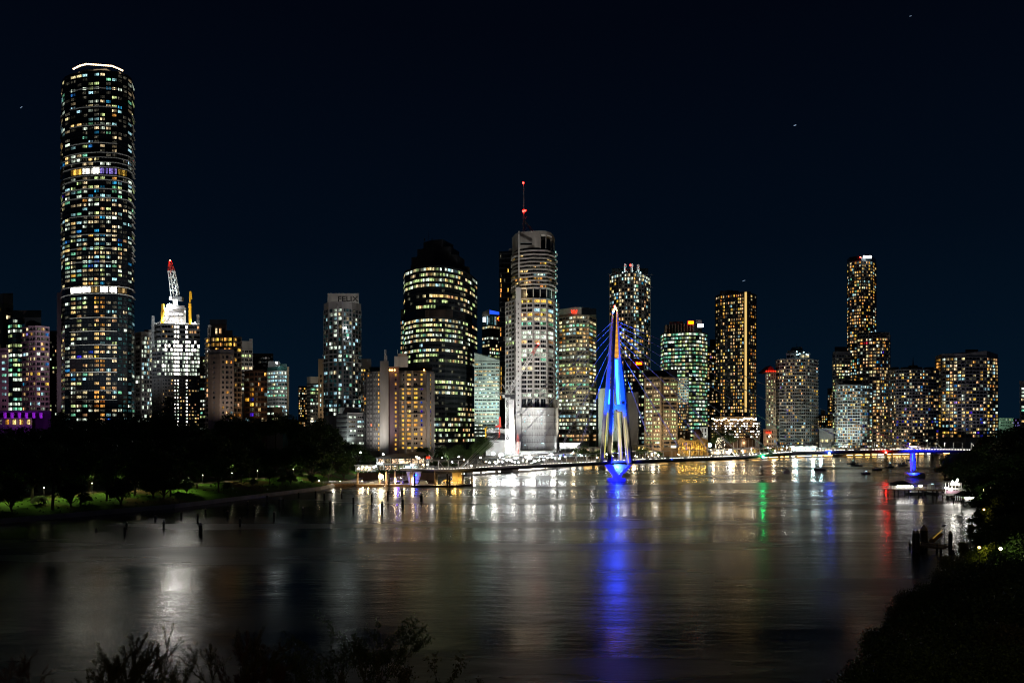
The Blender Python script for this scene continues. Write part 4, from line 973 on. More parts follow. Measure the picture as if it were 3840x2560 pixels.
t.body(1100, "black_glass"); t.box(2700, 2770, 1090, 1102, "roof_wall", "dark_wall"); t.box(2725, 2748, 1078, 1102, "plant_room", "dark_wall", Yf=720); t.box(2786, 2816, 1090, 1102, "roof_box", "dark_wall", Yf=712)
t.grid(1106, 1560, 12.6, [2, 6, 4, 0, 4], wf=.72, hf=.62, lit=.42, pal="gold", band="dark_wall", frame="dark_steel", glass="glass", colbias=.9, dimp=.35, bd=.6)
mb = MB(); p = P(2797, 1100, 695); z0 = wz(1545, 702); z1 = wz(1100, 702)
mb.box(p.x - .9, p.x + .9, 694.8, 696, z0, z1); part(mb, "light_stripe", "led_gold", t.root); t.finish()
t = Tower("terraced_building", "low terraced dining building covered in warm bulbs under the golden striped tower", foot=[(2668, 668), (2690, 652), (2770, 640), (2830, 646), (2848, 660)], depth=30, seed=76)
t.body(1580, "brown"); t.body(1560, "concrete_tan", ybot=1580, foot=[(2680, 676), (2700, 662), (2830, 660), (2838, 668)], name="upper_terrace", depth=20)
t.grid(1582, 1642, 9.6, [3, 9, 7, 3], wf=.72, hf=.45, lit=.75, pal="gold", band="brown", frame="brown", bd=1.6, piers=False, bands=True, rowfn=lambda r, c, si, rows, nc, g: "hot" if g.random() < .45 else ("warm" if g.random() < .6 else False))
for i in range(20):
    p = P(2672 + i * 8.6, 1572 + rs.uniform(-4, 4), 650 if i < 4 else 640); mb = MB(); mb.ball(p, rs.uniform(.45, .8)); part(mb, "bulb", "bulb_warm", t.root)
for x in (2750, 2764, 2778, 2792, 2806, 2820, 2832): t.box(x, x + 2.5, 1648, 1690, "column", "concrete_light", Yf=638, depth=1.5)
light("POINT", P(2790, 1660, 642), 6000, (1, .75, .4), size=1, parent=t.root)
t.finish()
# ---- heritage building with dome
t = Tower("heritage_building", "golden lit classical building with two pediments and a dark copper dome", foot=[(2542, 584), (2655, 584)], depth=26, seed=77, base=4.5)
t.body(1650, "sandstone")
Yh = 581.0
for x0, x1 in ((2541, 2570), (2609, 2656)):
    mb = MB(); a = P(x0, 1650, Yh - 2); b = P(x1, 1650, Yh - 2); c = P((x0 + x1) / 2, 1640, Yh - 2); d = Vector((0, 12, 0))
    n = len(mb.v); mb.v += [tuple(v) for v in (a, b, c, a + d, b + d, c + d)]; mb.f += [(n, n + 1, n + 2), (n + 5, n + 4, n + 3), (n, n + 3, n + 4, n + 1), (n + 1, n + 4, n + 5, n + 2), (n + 2, n + 5, n + 3, n)]; mb.m += [0] * 5
    part(mb, "pediment", "sandstone", t.root)
mb = MB(); a = P(2541, 1652, Yh - 1.5); b = P(2656, 1652, Yh - 1.5); mb.box(a.x, b.x, a.y, a.y + 2.5, a.z - .5, a.z + .4); part(mb, "cornice", "sandstone", t.root)
for i in range(17):
    x = 2544 + i * 6.9; p = P(x, 1660, Yh - 1.2); mb = MB(); mb.tube((p.x, p.y, 5), (p.x, p.y, wz(1653, Yh)), .42, .36, n=8); part(mb, "column", "sandstone", t.root)
t.grid(1656, 1688, 16, [15], wf=.55, hf=.7, lit=.3, pal="gold", bands=True, band="sandstone", frame="sandstone", piers=False, rowfn=lambda r, c, si, rows, nc, g: "violet" if 3 <= c <= 7 else ("gold" if g.random() < .5 else None))
c = P(2616, 1642, 590); mb = MB(); mb.tube((c.x, c.y, wz(1645, 590)), (c.x, c.y, wz(1627, 590)), 3.6, 3.6, n=16); part(mb, "dome_drum", "sandstone", t.root)
mb = MB(); zd = wz(1627, 590)
for i in range(6):
    a0, a1 = i * PI / 12, (i + 1) * PI / 12; mb.tube((c.x, c.y, zd + 4.3 * math.sin(a0)), (c.x, c.y, zd + 4.3 * math.sin(a1)), 3.7 * math.cos(a0), 3.7 * math.cos(a1) + .01, n=16, caps=False)
part(mb, "dome", "copper_dome", t.root, smooth=True)
for x in range(2548, 2656, 12): light("POINT", P(x, 1682, Yh - 4.5), 620, (1, .62, .12), size=.3, parent=t.root)
light("POINT", P(2607, 1645, 580), 500, (1, .7, .3), size=.3, parent=t.root); light("POINT", P(2622, 1648, 583), 500, (1, .7, .3), size=.3, parent=t.root)
t.finish()
t = Tower("office_block", "reddish brown flats between the heritage dome and the cream windowed office", foot=[(2540, 640), (2590, 636)], depth=24, seed=78)
t.body(1612, "brown"); t.grid(1616, 1660, 14, [5], wf=.5, hf=.6, lit=.2, pal="warmmix", band="concrete_tan", frame="brown"); t.finish()
t = Tower("office_tower", "glinting office slab between the brown framed office and the green lit tower", foot=[(2539, 664), (2582, 656)], depth=24, seed=79)
t.body(1412, "dark_wall"); t.grid(1416, 1640, 11, [6], wf=.85, hf=.6, lit=.6, pal="warmmix", band="concrete_grey", frame="concrete_grey", dimp=.6); t.finish()
t = Tower("portico_building", "small white framed portico between the heritage dome and the fairy-lit tree", foot=[(2626, 620), (2654, 618)], depth=14, seed=80)
t.body(1600, "concrete_white"); t.grid(1604, 1640, 18, [2], wf=.6, hf=.8, lit=0, pal="office", band="concrete_white", frame="concrete_white"); t.finish(); fill_spot(2640, 1640, 605, 2640, 1610, 618, 5000, (1, 1, .9))

# ---- right-hand residential towers
t = Tower("hotel_tower", "cream tower with a red lit gable roof, left of the curved grey flats", foot=[(2871, 742), (2910, 738)], depth=24, seed=81)
t.body(1394, "concrete_tan"); mb = MB(); a = P(2870, 1394, 736); b = P(2911, 1394, 736); c = P(2890, 1370, 742); e = Vector((0, 24, 0))
n = 0; mb.v += [tuple(v) for v in (a, b, b + e, a + e, c, c + e * .6)]; mb.f += [(0, 1, 4), (1, 2, 5, 4), (2, 3, 5), (3, 0, 4, 5), (3, 2, 1, 0)]; mb.m += [0] * 5; part(mb, "roof", "red_paint", t.root)
for x in (2874, 2882, 2891, 2900, 2908): mb = MB(); mb.ball(P(x, 1391, 734), .75); part(mb, "red_lamp", "sign_red", t.root)
t.grid(1400, 1598, 11.5, [4], wf=.5, hf=.6, lit=.55, pal="lime", band="concrete_tan", frame="concrete_tan", bands=False); light("POINT", P(2890, 1380, 733), 250, (1, .05, .02), size=1, parent=t.root)
t.finish(); fill_spot(2885, 1640, 700, 2888, 1480, 738, 150000, (1, .72, .42), 70)
t = Tower("shop_building", "brick coloured shop front with red sign below the cream gabled tower", foot=[(2862, 700), (2912, 700)], depth=20, seed=82)
t.body(1608, "concrete_tan"); t.box(2873, 2892, 1618, 1624, "sign", "sign_red", Yf=698, depth=1); t.grid(1610, 1680, 17, [5], wf=.5, hf=.6, lit=.3, pal="warmmix", band="concrete_tan", frame="concrete_tan"); t.finish(); fill_spot(2885, 1690, 685, 2887, 1640, 700, 6000, (1, .6, .4))
t = Tower("apartment_tower", "broad curved apartment tower with stacked grey balconies and a drum crown", foot=[(2911, 752), (2925, 742), (2948, 738), (2980, 734), (3020, 732), (3042, 738), (3066, 752)], depth=36, seed=83)
t.body(1345, "concrete_grey"); t.body(1322, "concrete_grey", ybot=1345, foot=[(2948, 742), (2980, 738), (3037, 738)], name="upper_wall", depth=28)
t.box(2953, 3018, 1310, 1330, "crown_drum", "concrete_light", Yf=750); 
mb = MB(); c = P(2988, 1310, 758); mb.tube((c.x, c.y, wz(1312, 758)), (c.x, c.y, wz(1302, 758)), 6.5, 5, n=16); mb.tube((c.x, c.y, wz(1302, 758)), (c.x, c.y, wz(1286, 758)), .3, .1); part(mb, "roof_dome", "teal_wall", t.root)
for x, y in ((2988, 1330), (2994, 1328), (2999, 1326), (3024, 1328), (3030, 1330), (2988, 1318), (3014, 1320)): mb = MB(); mb.ball(P(x, y, 731), .7); part(mb, "roof_lamp", "shop_cool", t.root)
t.grid(1328, 1345, 17, [2, 3], wf=.8, hf=.6, lit=.3, pal="cool", foot=[(2948, 741.5), (2980, 737.5), (3037, 737.5)], frame="concrete_grey", band="concrete_light", bd=1)
t.grid(1348, 1680, 12.4, [2, 3, 4, 5, 3, 3], wf=.82, hf=.62, lit=.27, pal="warmmix", band="concrete_light", frame="dark_wall", bd=1.2, pd=.6, dimp=.3, rowfn=lambda r, c, si, rows, nc, g: ("blue" if g.random() < .05 else None) if r < rows * .3 else None)
t.finish(); fill_spot(2970, 1688, 700, 2985, 1560, 735, 50000, (.8, 1, 1), 85); fill_spot(2930, 1688, 710, 2925, 1450, 740, 40000, (1, .8, .6), 60)
t = Tower("office_block", "low grey block with three wide lit windows near the right part of the promenade", foot=[(3072, 720), (3126, 720)], depth=20, seed=84)
t.body(1605, "concrete_grey"); t.grid(1643, 1660, 17, [3], wf=.75, hf=.6, lit=1, pal="gold", band="concrete_grey", frame="concrete_grey", rowfn=lambda *a: "cream"); t.finish()
t = Tower("apartment_block", "jumbled low flats with mixed lights in the gap right of the drum crowned tower", foot=[(3058, 860), (3125, 860)], depth=24, seed=85)
t.body(1555, "brown"); t.box(3078, 3096, 1538, 1556, "roof_box", "concrete_grey"); t.grid(1558, 1610, 9, [9], wf=.6, hf=.6, lit=.45, pal="warmmix", band="dark_wall", frame="brown"); t.finish()
t = Tower("apartment_tower", "thin brown tower of warm windows at the left foot of the pale curved flats", foot=[(3103, 800), (3134, 800)], depth=24, seed=86)
t.body(1455, "brown"); t.grid(1458, 1640, 10.5, [4], wf=.75, hf=.6, lit=.55, pal="gold", band="brown", frame="brown"); t.finish()
t = Tower("apartment_tower", "grey framed apartment tower with a flat dark cap left of the tall dark tower", foot=[(3122, 775), (3134, 765), (3190, 768)], depth=30, seed=87)
t.body(1318, "concrete_grey"); t.box(3130, 3178, 1300, 1320, "roof_cap", "dark_wall"); t.grid(1330, 1640, 11.6, [1, 5], wf=.8, hf=.62, lit=.4, pal="lime", mode="office", band="concrete_grey", frame="dark_wall"); t.finish()
t = Tower("residential_tower", "slender dark tower with a bright white roof sign, highest on the right", foot=[(3177, 830), (3186, 820), (3230, 812), (3272, 816), (3286, 832)], depth=34, seed=88)
t.body(966, "black_glass"); t.grid(985, 1560, 11.7, [2, 5, 5, 2], wf=.78, hf=.62, lit=.48, pal="gold", band="concrete_grey", frame="dark_wall", glass="black_glass", bd=.3, colbias=.8, dimp=.3, rowfn=lambda r, c, si, rows, nc, g: (pick(g, "cool") if g.random() < .12 else None))
t.box(3237, 3269, 969, 978, "roof_sign", "sign_white", Yf=809, depth=1); mb = MB(); mb.ball(P(3226, 964, 812), .5); part(mb, "beacon", "bulb_red", t.root); t.finish()
t = Tower("apartment_tower", "dark apartment tower with a red lit corner box in front of the tallest right-hand tower", foot=[(3213, 772), (3258, 764), (3300, 760), (3330, 762), (3338, 772)], depth=34, seed=89)
t.body(1247, "black_glass"); t.grid(1256, 1680, 12.2, [4, 3, 4, 1], wf=.82, hf=.64, lit=.42, pal="warmmix", band="concrete_grey", frame="dark_wall", bd=.5, colbias=.8, rowfn=lambda r, c, si, rows, nc, g: ("red" if rows - 1 - r == 2 and si == 0 and c > 0 else (False if rows - 1 - r < 1 else None)))
mb = MB()
for x, Y in ((3214, 771), (3258, 763), (3333, 762)): p = P(x, 1300, Y); mb.box(p.x - .3, p.x + .3, Y - .8, Y, wz(1350 if x < 3300 else 1680, Y), wz(1246, t.Ym))
for a_, b_ in (((3214, 771), (3258, 763)), ((3300, 759), (3336, 763))): mb.beam(P(a_[0], 1247, a_[1] - .6), P(b_[0], 1247, b_[1] - .6), .7)
part(mb, "roof_frame", "concrete_light", t.root, kind="stuff"); t.finish()
t = Tower("apartment_tower", "pale curved apartment tower with white balcony rails in front of the dark pair", foot=[(3132, 722), (3142, 712), (3178, 705), (3225, 703), (3250, 708), (3270, 722)], depth=32, seed=90)
t.body(1440, "concrete_grey"); t.box(3160, 3230, 1425, 1442, "roof_cap", "dark_wall", Yf=715); mb = MB(); mb.beam(P(3136, 1442, 703), P(3262, 1446, 703), .6); part(mb, "roof_rail", "concrete_white", t.root)
t.grid(1446, 1680, 11.4, [2, 4, 5, 3, 2], wf=.82, hf=.66, lit=.36, pal="warmmix", band="concrete_white", frame="dark_wall", bd=1.1, dimp=.4, rowfn=lambda r, c, si, rows, nc, g: (pick(g, "cool") if g.random() < .3 else ("blue" if (si > 2 and g.random() < .05) else None))); t.finish(); fill_spot(3200, 1688, 675, 3195, 1560, 705, 60000, (.85, 1, 1), 80)
t = Tower("apartment_tower", "wide apartment block with a scalloped roof edge and small spire, warm windows with blue specks", foot=[(3338, 760), (3360, 748), (3420, 740), (3480, 742), (3520, 752)], depth=34, seed=91)
t.body(1384, "concrete_grey"); mb = MB()
for x in (3352, 3396, 3440, 3484): mb.tube(P(x, 1386, 752), P(x, 1377, 752), 5.5, 4.5, n=12)
c = P(3424, 1375, 760); mb.tube(P(3424, 1386, 760), P(3424, 1370, 760), 7, 4, n=12); mb.tube(P(3424, 1370, 760), P(3424, 1336, 760), .8, .1, n=8); part(mb, "roof_turret", "dark_wall", t.root)
t.grid(1388, 1680, 11.6, [3, 6, 6, 4], wf=.8, hf=.64, lit=.36, pal="warmmix", band="concrete_grey", frame="dark_wall", bd=.9, dimp=.25, rowfn=lambda r, c, si, rows, nc, g: ("blue" if g.random() < .16 else None) if (r in (7, 8) or (r < rows * .5 and g.random() < .06)) else None)
t.finish(); fill_spot(3430, 1688, 710, 3430, 1540, 745, 26000, (.9, .8, 1), 80)
t = Tower("apartment_tower", "widest apartment block at the right with an olive end wall and a wavy roofline", foot=[(3508, 800), (3532, 784), (3620, 774), (3700, 776), (3742, 790)], depth=38, seed=92)
t.body(1340, "concrete_grey"); mb = MB(); mb.prism(t.poly(), wz(1340, t.Ym), 0, ztop=[wz(v, t.Ym) for v in (1330, 1327, 1330, 1318, 1326, 1326, 1330)]); part(mb, "parapet", "concrete_light", t.root)
t.box(3620, 3668, 1310, 1330, "plant_room", "dark_wall"); 
t.grid(1342, 1640, 12.2, [1, 6, 6, 4], wf=.82, hf=.66, lit=.52, pal="warmmix", band="concrete_grey", frame="dark_wall", bd=.9, colbias=.7, dimp=.25, rowfn=lambda r, c, si, rows, nc, g: (False if g.random() < .6 else "gold") if si == 0 else (("blue" if g.random() < .05 else None) if r < rows * .4 else None))
t.finish(); fill_spot(3520, 1640, 760, 3515, 1480, 795, 40000, (1, .85, .4), 50); fill_spot(3640, 1640, 740, 3640, 1480, 780, 26000, (.9, .85, 1), 80)
t = Tower("low_building", "low mint lit building peeping over the trees at the far right", foot=[(3745, 800), (3800, 800)], depth=24, seed=93)
t.body(1566, "green_wall"); t.grid(1568, 1600, 11, [7], wf=.6, hf=.6, lit=.5, pal="green", band="green_wall", frame="green_wall"); t.finish(); fill_spot(3765, 1600, 780, 3768, 1580, 800, 9000, (.6, 1, .7))
t = Tower("low_building", "low row with violet windows between the mint building and the right edge", foot=[(3790, 820), (3836, 820)], depth=24, seed=94)
t.body(1568, "plum_wall"); t.grid(1570, 1600, 10, [6], wf=.5, hf=.6, lit=.5, pal="warmmix", band="plum_wall", frame="plum_wall", rowfn=lambda r, c, si, rows, nc, g: "violet" if g.random() < .6 else False); t.finish()
t = Tower("apartment_tower", "pale tower cut by the right edge of the view", foot=[(3824, 780), (3880, 780)], depth=24, seed=95)
t.body(1435, "concrete_light"); t.box(3822, 3870, 1428, 1434, "roof_slab", "concrete_light", dY=-3); t.grid(1450, 1640, 14, [3], wf=.7, hf=.6, lit=.4, pal="office", band="concrete_light", frame="concrete_light"); t.finish()
r = thing("distant_crane", P(3735, 1600, 900), "thin distant crane with a pink red lamp right of the widest block", "crane"); mb = MB(); mb.lattice(P(3738, 1590, 900), P(3733, 1530, 900), 1.5, .3, 2.2); part(mb, "jib", "steel", r)
mb = MB(); mb.ball(P(3733, 1531, 898), 1.3); part(mb, "warning_light", glow_mat("bulb_pink", (1, .05, .3), 14), r)

# city glow: added spots without fixtures lift the lower facades
for (px, py, Y, tx, ty, tY, e, c) in (
    (20, 1560, 470, 20, 1400, 500, 26000, (1, .6, .85)), (135, 1560, 510, 135, 1400, 552, 26000, (1, .7, .9)), (540, 1560, 545, 530, 1400, 582, 26000, (1, .95, .9)), (590, 1560, 500, 580, 1350, 525, 16000, (1, .8, .6)),
    (830, 1560, 440, 830, 1400, 480, 26000, (1, .82, .72)), (815, 1330, 470, 825, 1240, 488, 12000, (1, .9, .8)), (960, 1580, 470, 960, 1470, 500, 14000, (1, .6, .3)), (1040, 1560, 545, 1040, 1420, 578, 22000, (1, 1, .95)),
    (1180, 1570, 560, 1180, 1480, 596, 26000, (1, .85, .6)), (1285, 1520, 515, 1285, 1330, 556, 14000, (1, .95, .92)), (1300, 1170, 520, 1300, 1119, 550, 16000, (1, .95, .9)), (910, 1440, 570, 910, 1300, 600, 14000, (1, .9, .8))):
    fill_spot(px, py, Y, tx, ty, tY, e * .55, c, 85)

# ================================================================== the cable stayed footbridge
br = thing("footbridge", P(2310, 1735, 366), "long cable stayed footbridge with one tall blue and amber lit mast over the river", "bridge")
DK = [(1480, 1766, 352), (1560, 1769, 342), (1700, 1770, 340), (1900, 1757, 350), (2150, 1746, 360), (2310, 1737, 366), (2500, 1729, 374), (2750, 1720, 386), (3000, 1701, 396), (3200, 1696, 398), (3434, 1694, 397), (3560, 1695, 394), (3720, 1697, 390)]
def deck_at(px):
    for a, b in zip(DK, DK[1:]):
        if a[0] <= px <= b[0]:
            f = (px - a[0]) / (b[0] - a[0]); return (a[1] + (b[1] - a[1]) * f, a[2] + (b[2] - a[2]) * f)
    e = DK[0] if px < DK[0][0] else DK[-1]; return e[1], e[2]
def deck_pt(px, up=0.0, back=0.0):
    y, Y = deck_at(px); p = P(px, y, Y); return Vector((p.x * (Y + back) / Y, Y + back, p.z + up))
xs = list(range(1500, 3721, 20)); top_up = 1.9
mb = MB(); W_ = 7.0
for a, b in zip(xs, xs[1:]):
    A = [deck_pt(a, 0.5, 0), deck_pt(a, 0.5, W_), deck_pt(a, 1.3, W_), deck_pt(a, 1.3, 0)]; B = [deck_pt(b, 0.5, 0), deck_pt(b, 0.5, W_), deck_pt(b, 1.3, W_), deck_pt(b, 1.3, 0)]
    for i in range(4): mb.quad(A[i], B[i], B[(i + 1) % 4], A[(i + 1) % 4])
part(mb, "deck", "concrete_light", br)
mb = MB()
for a, b in zip(xs, xs[1:]):
    A = [deck_pt(a, -0.5, 2), deck_pt(a, -0.5, W_ - 2), deck_pt(a, .5, W_ - .5), deck_pt(a, .5, .5)]; B = [deck_pt(b, -0.5, 2), deck_pt(b, -0.5, W_ - 2), deck_pt(b, .5, W_ - .5), deck_pt(b, .5, .5)]
    for i in range(4): mb.quad(A[i], B[i], B[(i + 1) % 4], A[(i + 1) % 4])
part(mb, "box_girder", "dark_steel", br)
px = 1570
k = 0
while px < 3720:
    if not (2255 < px < 2370):
        mb = MB(); mb.tube(deck_pt(px, 1.3, 5.5), deck_pt(px, 5.4, 5.5), .17, n=6); part(mb, "canopy_post", "white_paint", br)
        if k % 4 == 2 and px < 2200 or (px > 2400 and k % 4 == 0):
            mb = MB(); mb.tube(deck_pt(px, 5.3, 5.5), deck_pt(px + 24, 1.5, 5.5), .1, n=5); part(mb, "brace", "white_paint", br)
    px += 33 if px > 2400 else 37; k += 1
mb = MB()
for a, b in zip(xs, xs[1:]):
    if b > 3700: break
    mb.beam(deck_pt(a, 5.5, 4.6), deck_pt(b, 5.5, 4.6), 2.6, .25)
part(mb, "canopy_roof", "steel", br)
for off in (0.35, W_ - .4):
    mb = MB()
    for a, b in zip(xs, xs[1:]):
        for u in (1.75, 2.1, 2.5): mb.beam(deck_pt(a, u, off), deck_pt(b, u, off), .07)
    part(mb, "handrail", "steel", br)
mb = MB()
for x in range(1500, 3710, 10): mb.beam(deck_pt(x, 1.3, .35), deck_pt(x, 2.5, .35), .08)
part(mb, "balusters", "steel", br, kind="stuff")
# rail lights along the deck: small warm strips seen from the river
mb = MB()
for a in range(1500, 3700, 11): 
    if rs.random() < .85: mb.beam(deck_pt(a, 1.42, W_ - 1.0), deck_pt(a + 7, 1.42, W_ - 1.0), .16)
part(mb, "rail_lights", glow_mat("rail_glow", (1, .93, .78), 6, sample=True), br, kind="stuff")
for x in range(1500, 3700, 120): light("POINT", deck_pt(x, 4.6, 4.2), 420, (1, .95, .85), size=.3, parent=br)
# mast: tapered legs described by their edges at several heights
def leg(name, st, Y, D, mat, lean=0.0):
    mb = MB(); k = 0
    for (y, a, b) in st: 
        Yy = Y; z = wz(y, 366)
        mb.v += [(wx(a, 366), Yy, z), (wx(b, 366), Yy, z), (wx(b, 366), Yy + D, z), (wx(a, 366), Yy + D, z)]
    n = len(st)
    for i in range(n - 1):
        o = i * 4
        for j in range(4): jj = (j + 1) % 4; mb.f.append((o + j, o + jj, o + 4 + jj, o + 4 + j)); mb.m.append(0)
    mb.f.append((3, 2, 1, 0)); mb.m.append(0); e = (n - 1) * 4; mb.f.append((e, e + 1, e + 2, e + 3)); mb.m.append(0)
    return part(mb, name, mat, br)
WM("mast_paint", (0.55, 0.54, 0.52), rough=0.45, var=0.08); WM("mast_shaded", (0.03, 0.028, 0.03), rough=0.5, var=0.1)  # darker copy puts the shade of the unlit sides into colour
leg("mast_leg", [(1736, 2251, 2264), (1545, 2265, 2277)], 367, 2.6, "mast_paint")
leg("mast_leg", [(1545, 2265, 2284), (1457, 2272.5, 2288), (1342, 2283, 2293), (1232, 2291, 2297), (1170, 2298, 2301)], 367, 2.6, "mast_paint")
leg("mast_leg", [(1736, 2274, 2286.5), (1560, 2282, 2293.5), (1457, 2288, 2297), (1342, 2292, 2300), (1232, 2295.5, 2305), (1165, 2300, 2306)], 361.5, 3.2, "mast_shaded")
leg("mast_leg", [(1736, 2286.8, 2291), (1560, 2293.8, 2297), (1457, 2297.3, 2300), (1342, 2300.3, 2302.5)], 362.3, 3.0, "mast_paint")
leg("mast_leg", [(1736, 2327, 2341), (1545, 2317, 2328), (1457, 2314, 2324), (1342, 2308.5, 2320)], 370, 2.4, "mast_paint")
leg("mast_leg", [(1736, 2352, 2366), (1560, 2337, 2349.5), (1457, 2325, 2341.5), (1342, 2320, 2327), (1232, 2315, 2322), (1170, 2311, 2317)], 366, 3.4, "mast_paint")
leg("mast_leg", [(1736, 2366.2, 2371.5), (1560, 2349.7, 2353), (1457, 2341.7, 2344), (1342, 2327.2, 2329)], 363.5, 3.0, "mast_shaded")
mb = MB(); q = 366
mb2 = [(2279, 1515), (2303, 1515), (2310, 1521), (2318, 1515), (2342, 1515), (2346, 1545), (2328, 1541), (2311, 1534), (2295, 1541), (2276, 1545)]
n = len(mb2); mb.v += [(wx(a, q), 365.4, wz(b, q)) for a, b in mb2] + [(wx(a, q), 369, wz(b, q)) for a, b in mb2]
mb.f.append(tuple(range(n))[::-1]); mb.m.append(0); mb.f.append(tuple(n + i for i in range(n))); mb.m.append(0)
for i in range(n): j = (i + 1) % n; mb.f.append((i, j, n + j, n + i)); mb.m.append(0)
part(mb, "crossbeam", "mast_paint", br)
mb = MB(); st = [(1342, 2300, 2320), (1232, 2305.5, 2315), (1176, 2308.5, 2311.5)]      # ladder slot, its amber light put in as a glowing face
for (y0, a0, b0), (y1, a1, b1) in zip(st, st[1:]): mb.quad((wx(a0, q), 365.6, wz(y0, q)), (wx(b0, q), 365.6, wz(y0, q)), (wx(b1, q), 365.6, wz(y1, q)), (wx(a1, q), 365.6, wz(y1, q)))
part(mb, "amber_slot", "amber_glow", br)
mb = MB()
for i in range(34):
    y = 1338 - i * 4.7; f = (1342 - y) / 166; hw = 10 * (1 - f) + 1.5 * f; c = 2310; mb.beam((wx(c - hw, q), 365.3, wz(y, q)), (wx(c + hw, q), 365.3, wz(y, q)), .16)
part(mb, "rungs", "mast_shaded", br, kind="stuff")
def strip(pts, Y, mat, name):
    mb = MB()
    for (y0, a0, b0), (y1, a1, b1) in zip(pts, pts[1:]): mb.hexa([(wx(a0, q), Y, wz(y0, q)), (wx(b0, q), Y, wz(y0, q)), (wx(b0, q), Y + .3, wz(y0, q)), (wx(a0, q), Y + .3, wz(y0, q)), (wx(a1, q), Y, wz(y1, q)), (wx(b1, q), Y, wz(y1, q)), (wx(b1, q), Y + .3, wz(y1, q)), (wx(a1, q), Y + .3, wz(y1, q))])
    part(mb, name, mat, br)
M["ice_glow"] = glow_mat("ice_glow", (.004, .045, 1), 46)  # glowing faces stand in for blue floodlight on the leg insides
WM("cable", (.75, .75, .78), rough=.5, var=.05)
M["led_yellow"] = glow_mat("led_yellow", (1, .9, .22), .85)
M["cream_glow"] = glow_mat("cream_glow", (1, .85, .42), .85)  # glow stands in for warm light on the cream legs
M["amber_glow"] = glow_mat("amber_glow2", (1, .45, .04), 1.9)
strip([(1735, 2355, 2358), (1560, 2339.5, 2341.5)], 365.7, "cream_glow", "glow_strip")
strip([(1514, 2318.5, 2326.5), (1460, 2315.5, 2323.5), (1345, 2309.5, 2319)], 369.4, "ice_glow", "glow_strip")
strip([(1514, 2282, 2286), (1460, 2286.5, 2288)], 366.6, "ice_glow", "glow_strip")
strip([(1716, 2265, 2271), (1545, 2277, 2281)], 368.5, "led_yellow", "glow_strip")
strip([(1735, 2329, 2337), (1640, 2326, 2332), (1545, 2318, 2324)], 369.5, "cream_glow", "glow_strip")
for x, y, m_ in ((2303, 1160, "bulb_amber"), (2308, 1156, "bulb_warm"), (2301, 1168, "bulb_warm"), (2311, 1163, "bulb_amber"), (2305, 1148, "bulb_red"), (2299, 1172, "led_blue")):
    mb = MB(); mb.ball(P(x, y, 364), .55 if y > 1150 else .4); part(mb, "mast_top_lamp", m_, br)
mb = MB(); mb.tube(P(2305, 1170, 366), P(2305, 1146, 366), .3, .2); part(mb, "mast_tip", "dark_steel", br)
# V shaped river pier and cap
def blade(name, pts, Y, D, mat):
    mb = MB(); n = len(pts); mb.v += [(wx(a, 366), Y, wz(b, 366)) for a, b in pts] + [(wx(a, 366), Y + D, wz(b, 366)) for a, b in pts]
    mb.f.append(tuple(range(n))); mb.m.append(0); mb.f.append(tuple(n + i for i in range(n))[::-1]); mb.m.append(0)
    for i in range(n): j = (i + 1) % n; mb.f.append((j, i, n + i, n + j)); mb.m.append(0)
    part(mb, name, mat, br)
blade("pier_arm", [(2262, 1740), (2292, 1740), (2316, 1779), (2295, 1781)], 362.5, 3, "mast_paint")
blade("pier_arm", [(2355, 1740), (2368, 1740), (2326, 1781), (2316, 1779.5)], 362.5, 3, "mast_paint")
blade("pier_web", [(2290, 1740), (2357, 1740), (2317, 1779)], 366.5, 1.5, "mast_paint")
blade("pier_stem", [(2295, 1779), (2326, 1779), (2326, 1796), (2295, 1796)], 363, 5, "mast_paint")
mb = MB(); cc = P(2310, 1790, 366); mb.prism([(cc.x + 5.1 * math.cos(PI / 6 + i * PI / 3) * 1.1, cc.y + 4.6 * math.sin(PI / 6 + i * PI / 3)) for i in range(6)], -1, wz(1793, 362)); part(mb, "pile_cap", "mast_paint", br)
# right pier
pc = P(3434, 1700, 397); mb = MB(); mb.tube((pc.x, pc.y + 3, 2.4), (pc.x, pc.y + 3, pc.z + 1), 1.45, n=16); part(mb, "pier_column", "mast_paint", br, smooth=False)
mb = MB(); mb.tube((pc.x, pc.y + 1, -1), (pc.x, pc.y + 1, 2.4), 5.2, n=24); part(mb, "pile_cap", "mast_paint", br)
# left pier lit yellow
pl = deck_pt(1712); mb = MB(); mb.prism([(pl.x - 2.2, pl.y + 2), (pl.x + .8, pl.y + 1.2), (pl.x + 2.4, pl.y + 2.4), (pl.x + 1, pl.y + 4.5), (pl.x - 1.4, pl.y + 4.5)], -1, pl.z - .2); part(mb, "pier_column", "sandstone", br)
pv = P(1552, 1780, 338); mb = MB(); mb.hexa([(pv.x - 2.2, 337, 1), (pv.x + 2.2, 337, 1), (pv.x + 2.2, 339.5, 1), (pv.x - 2.2, 339.5, 1), (pv.x - 3.6, 337, 6.6), (pv.x + 3.6, 337, 6.6), (pv.x + 3.6, 339.5, 6.6), (pv.x - 3.6, 339.5, 6.6)]); part(mb, "pier_column", "mast_paint", br)
mb = MB(); mb.beam((pv.x - .6, 336.8, 3.0), (pv.x + 1.4, 336.8, 5.2), .55, .3); mb.beam((pv.x - 1.2, 336.8, 3.6), (pv.x - .6, 336.8, 3.0), .4, .3); part(mb, "glow_strip", M["ice_glow"], br)
light("SPOT", (pv.x, 330, 1.2), 6000, (.05, .03, 1), (pv.x, 338, 4.5), 80, .7, .5, br)
light("POINT", (pv.x + 1, 336, .8), 500, (.1, .1, 1), size=.4, parent=br)
for dx in (-2.0, 1.8): light("POINT", (pl.x + dx, pl.y + .2, 2.0), 600, (1, .62, .14), size=.4, parent=br)
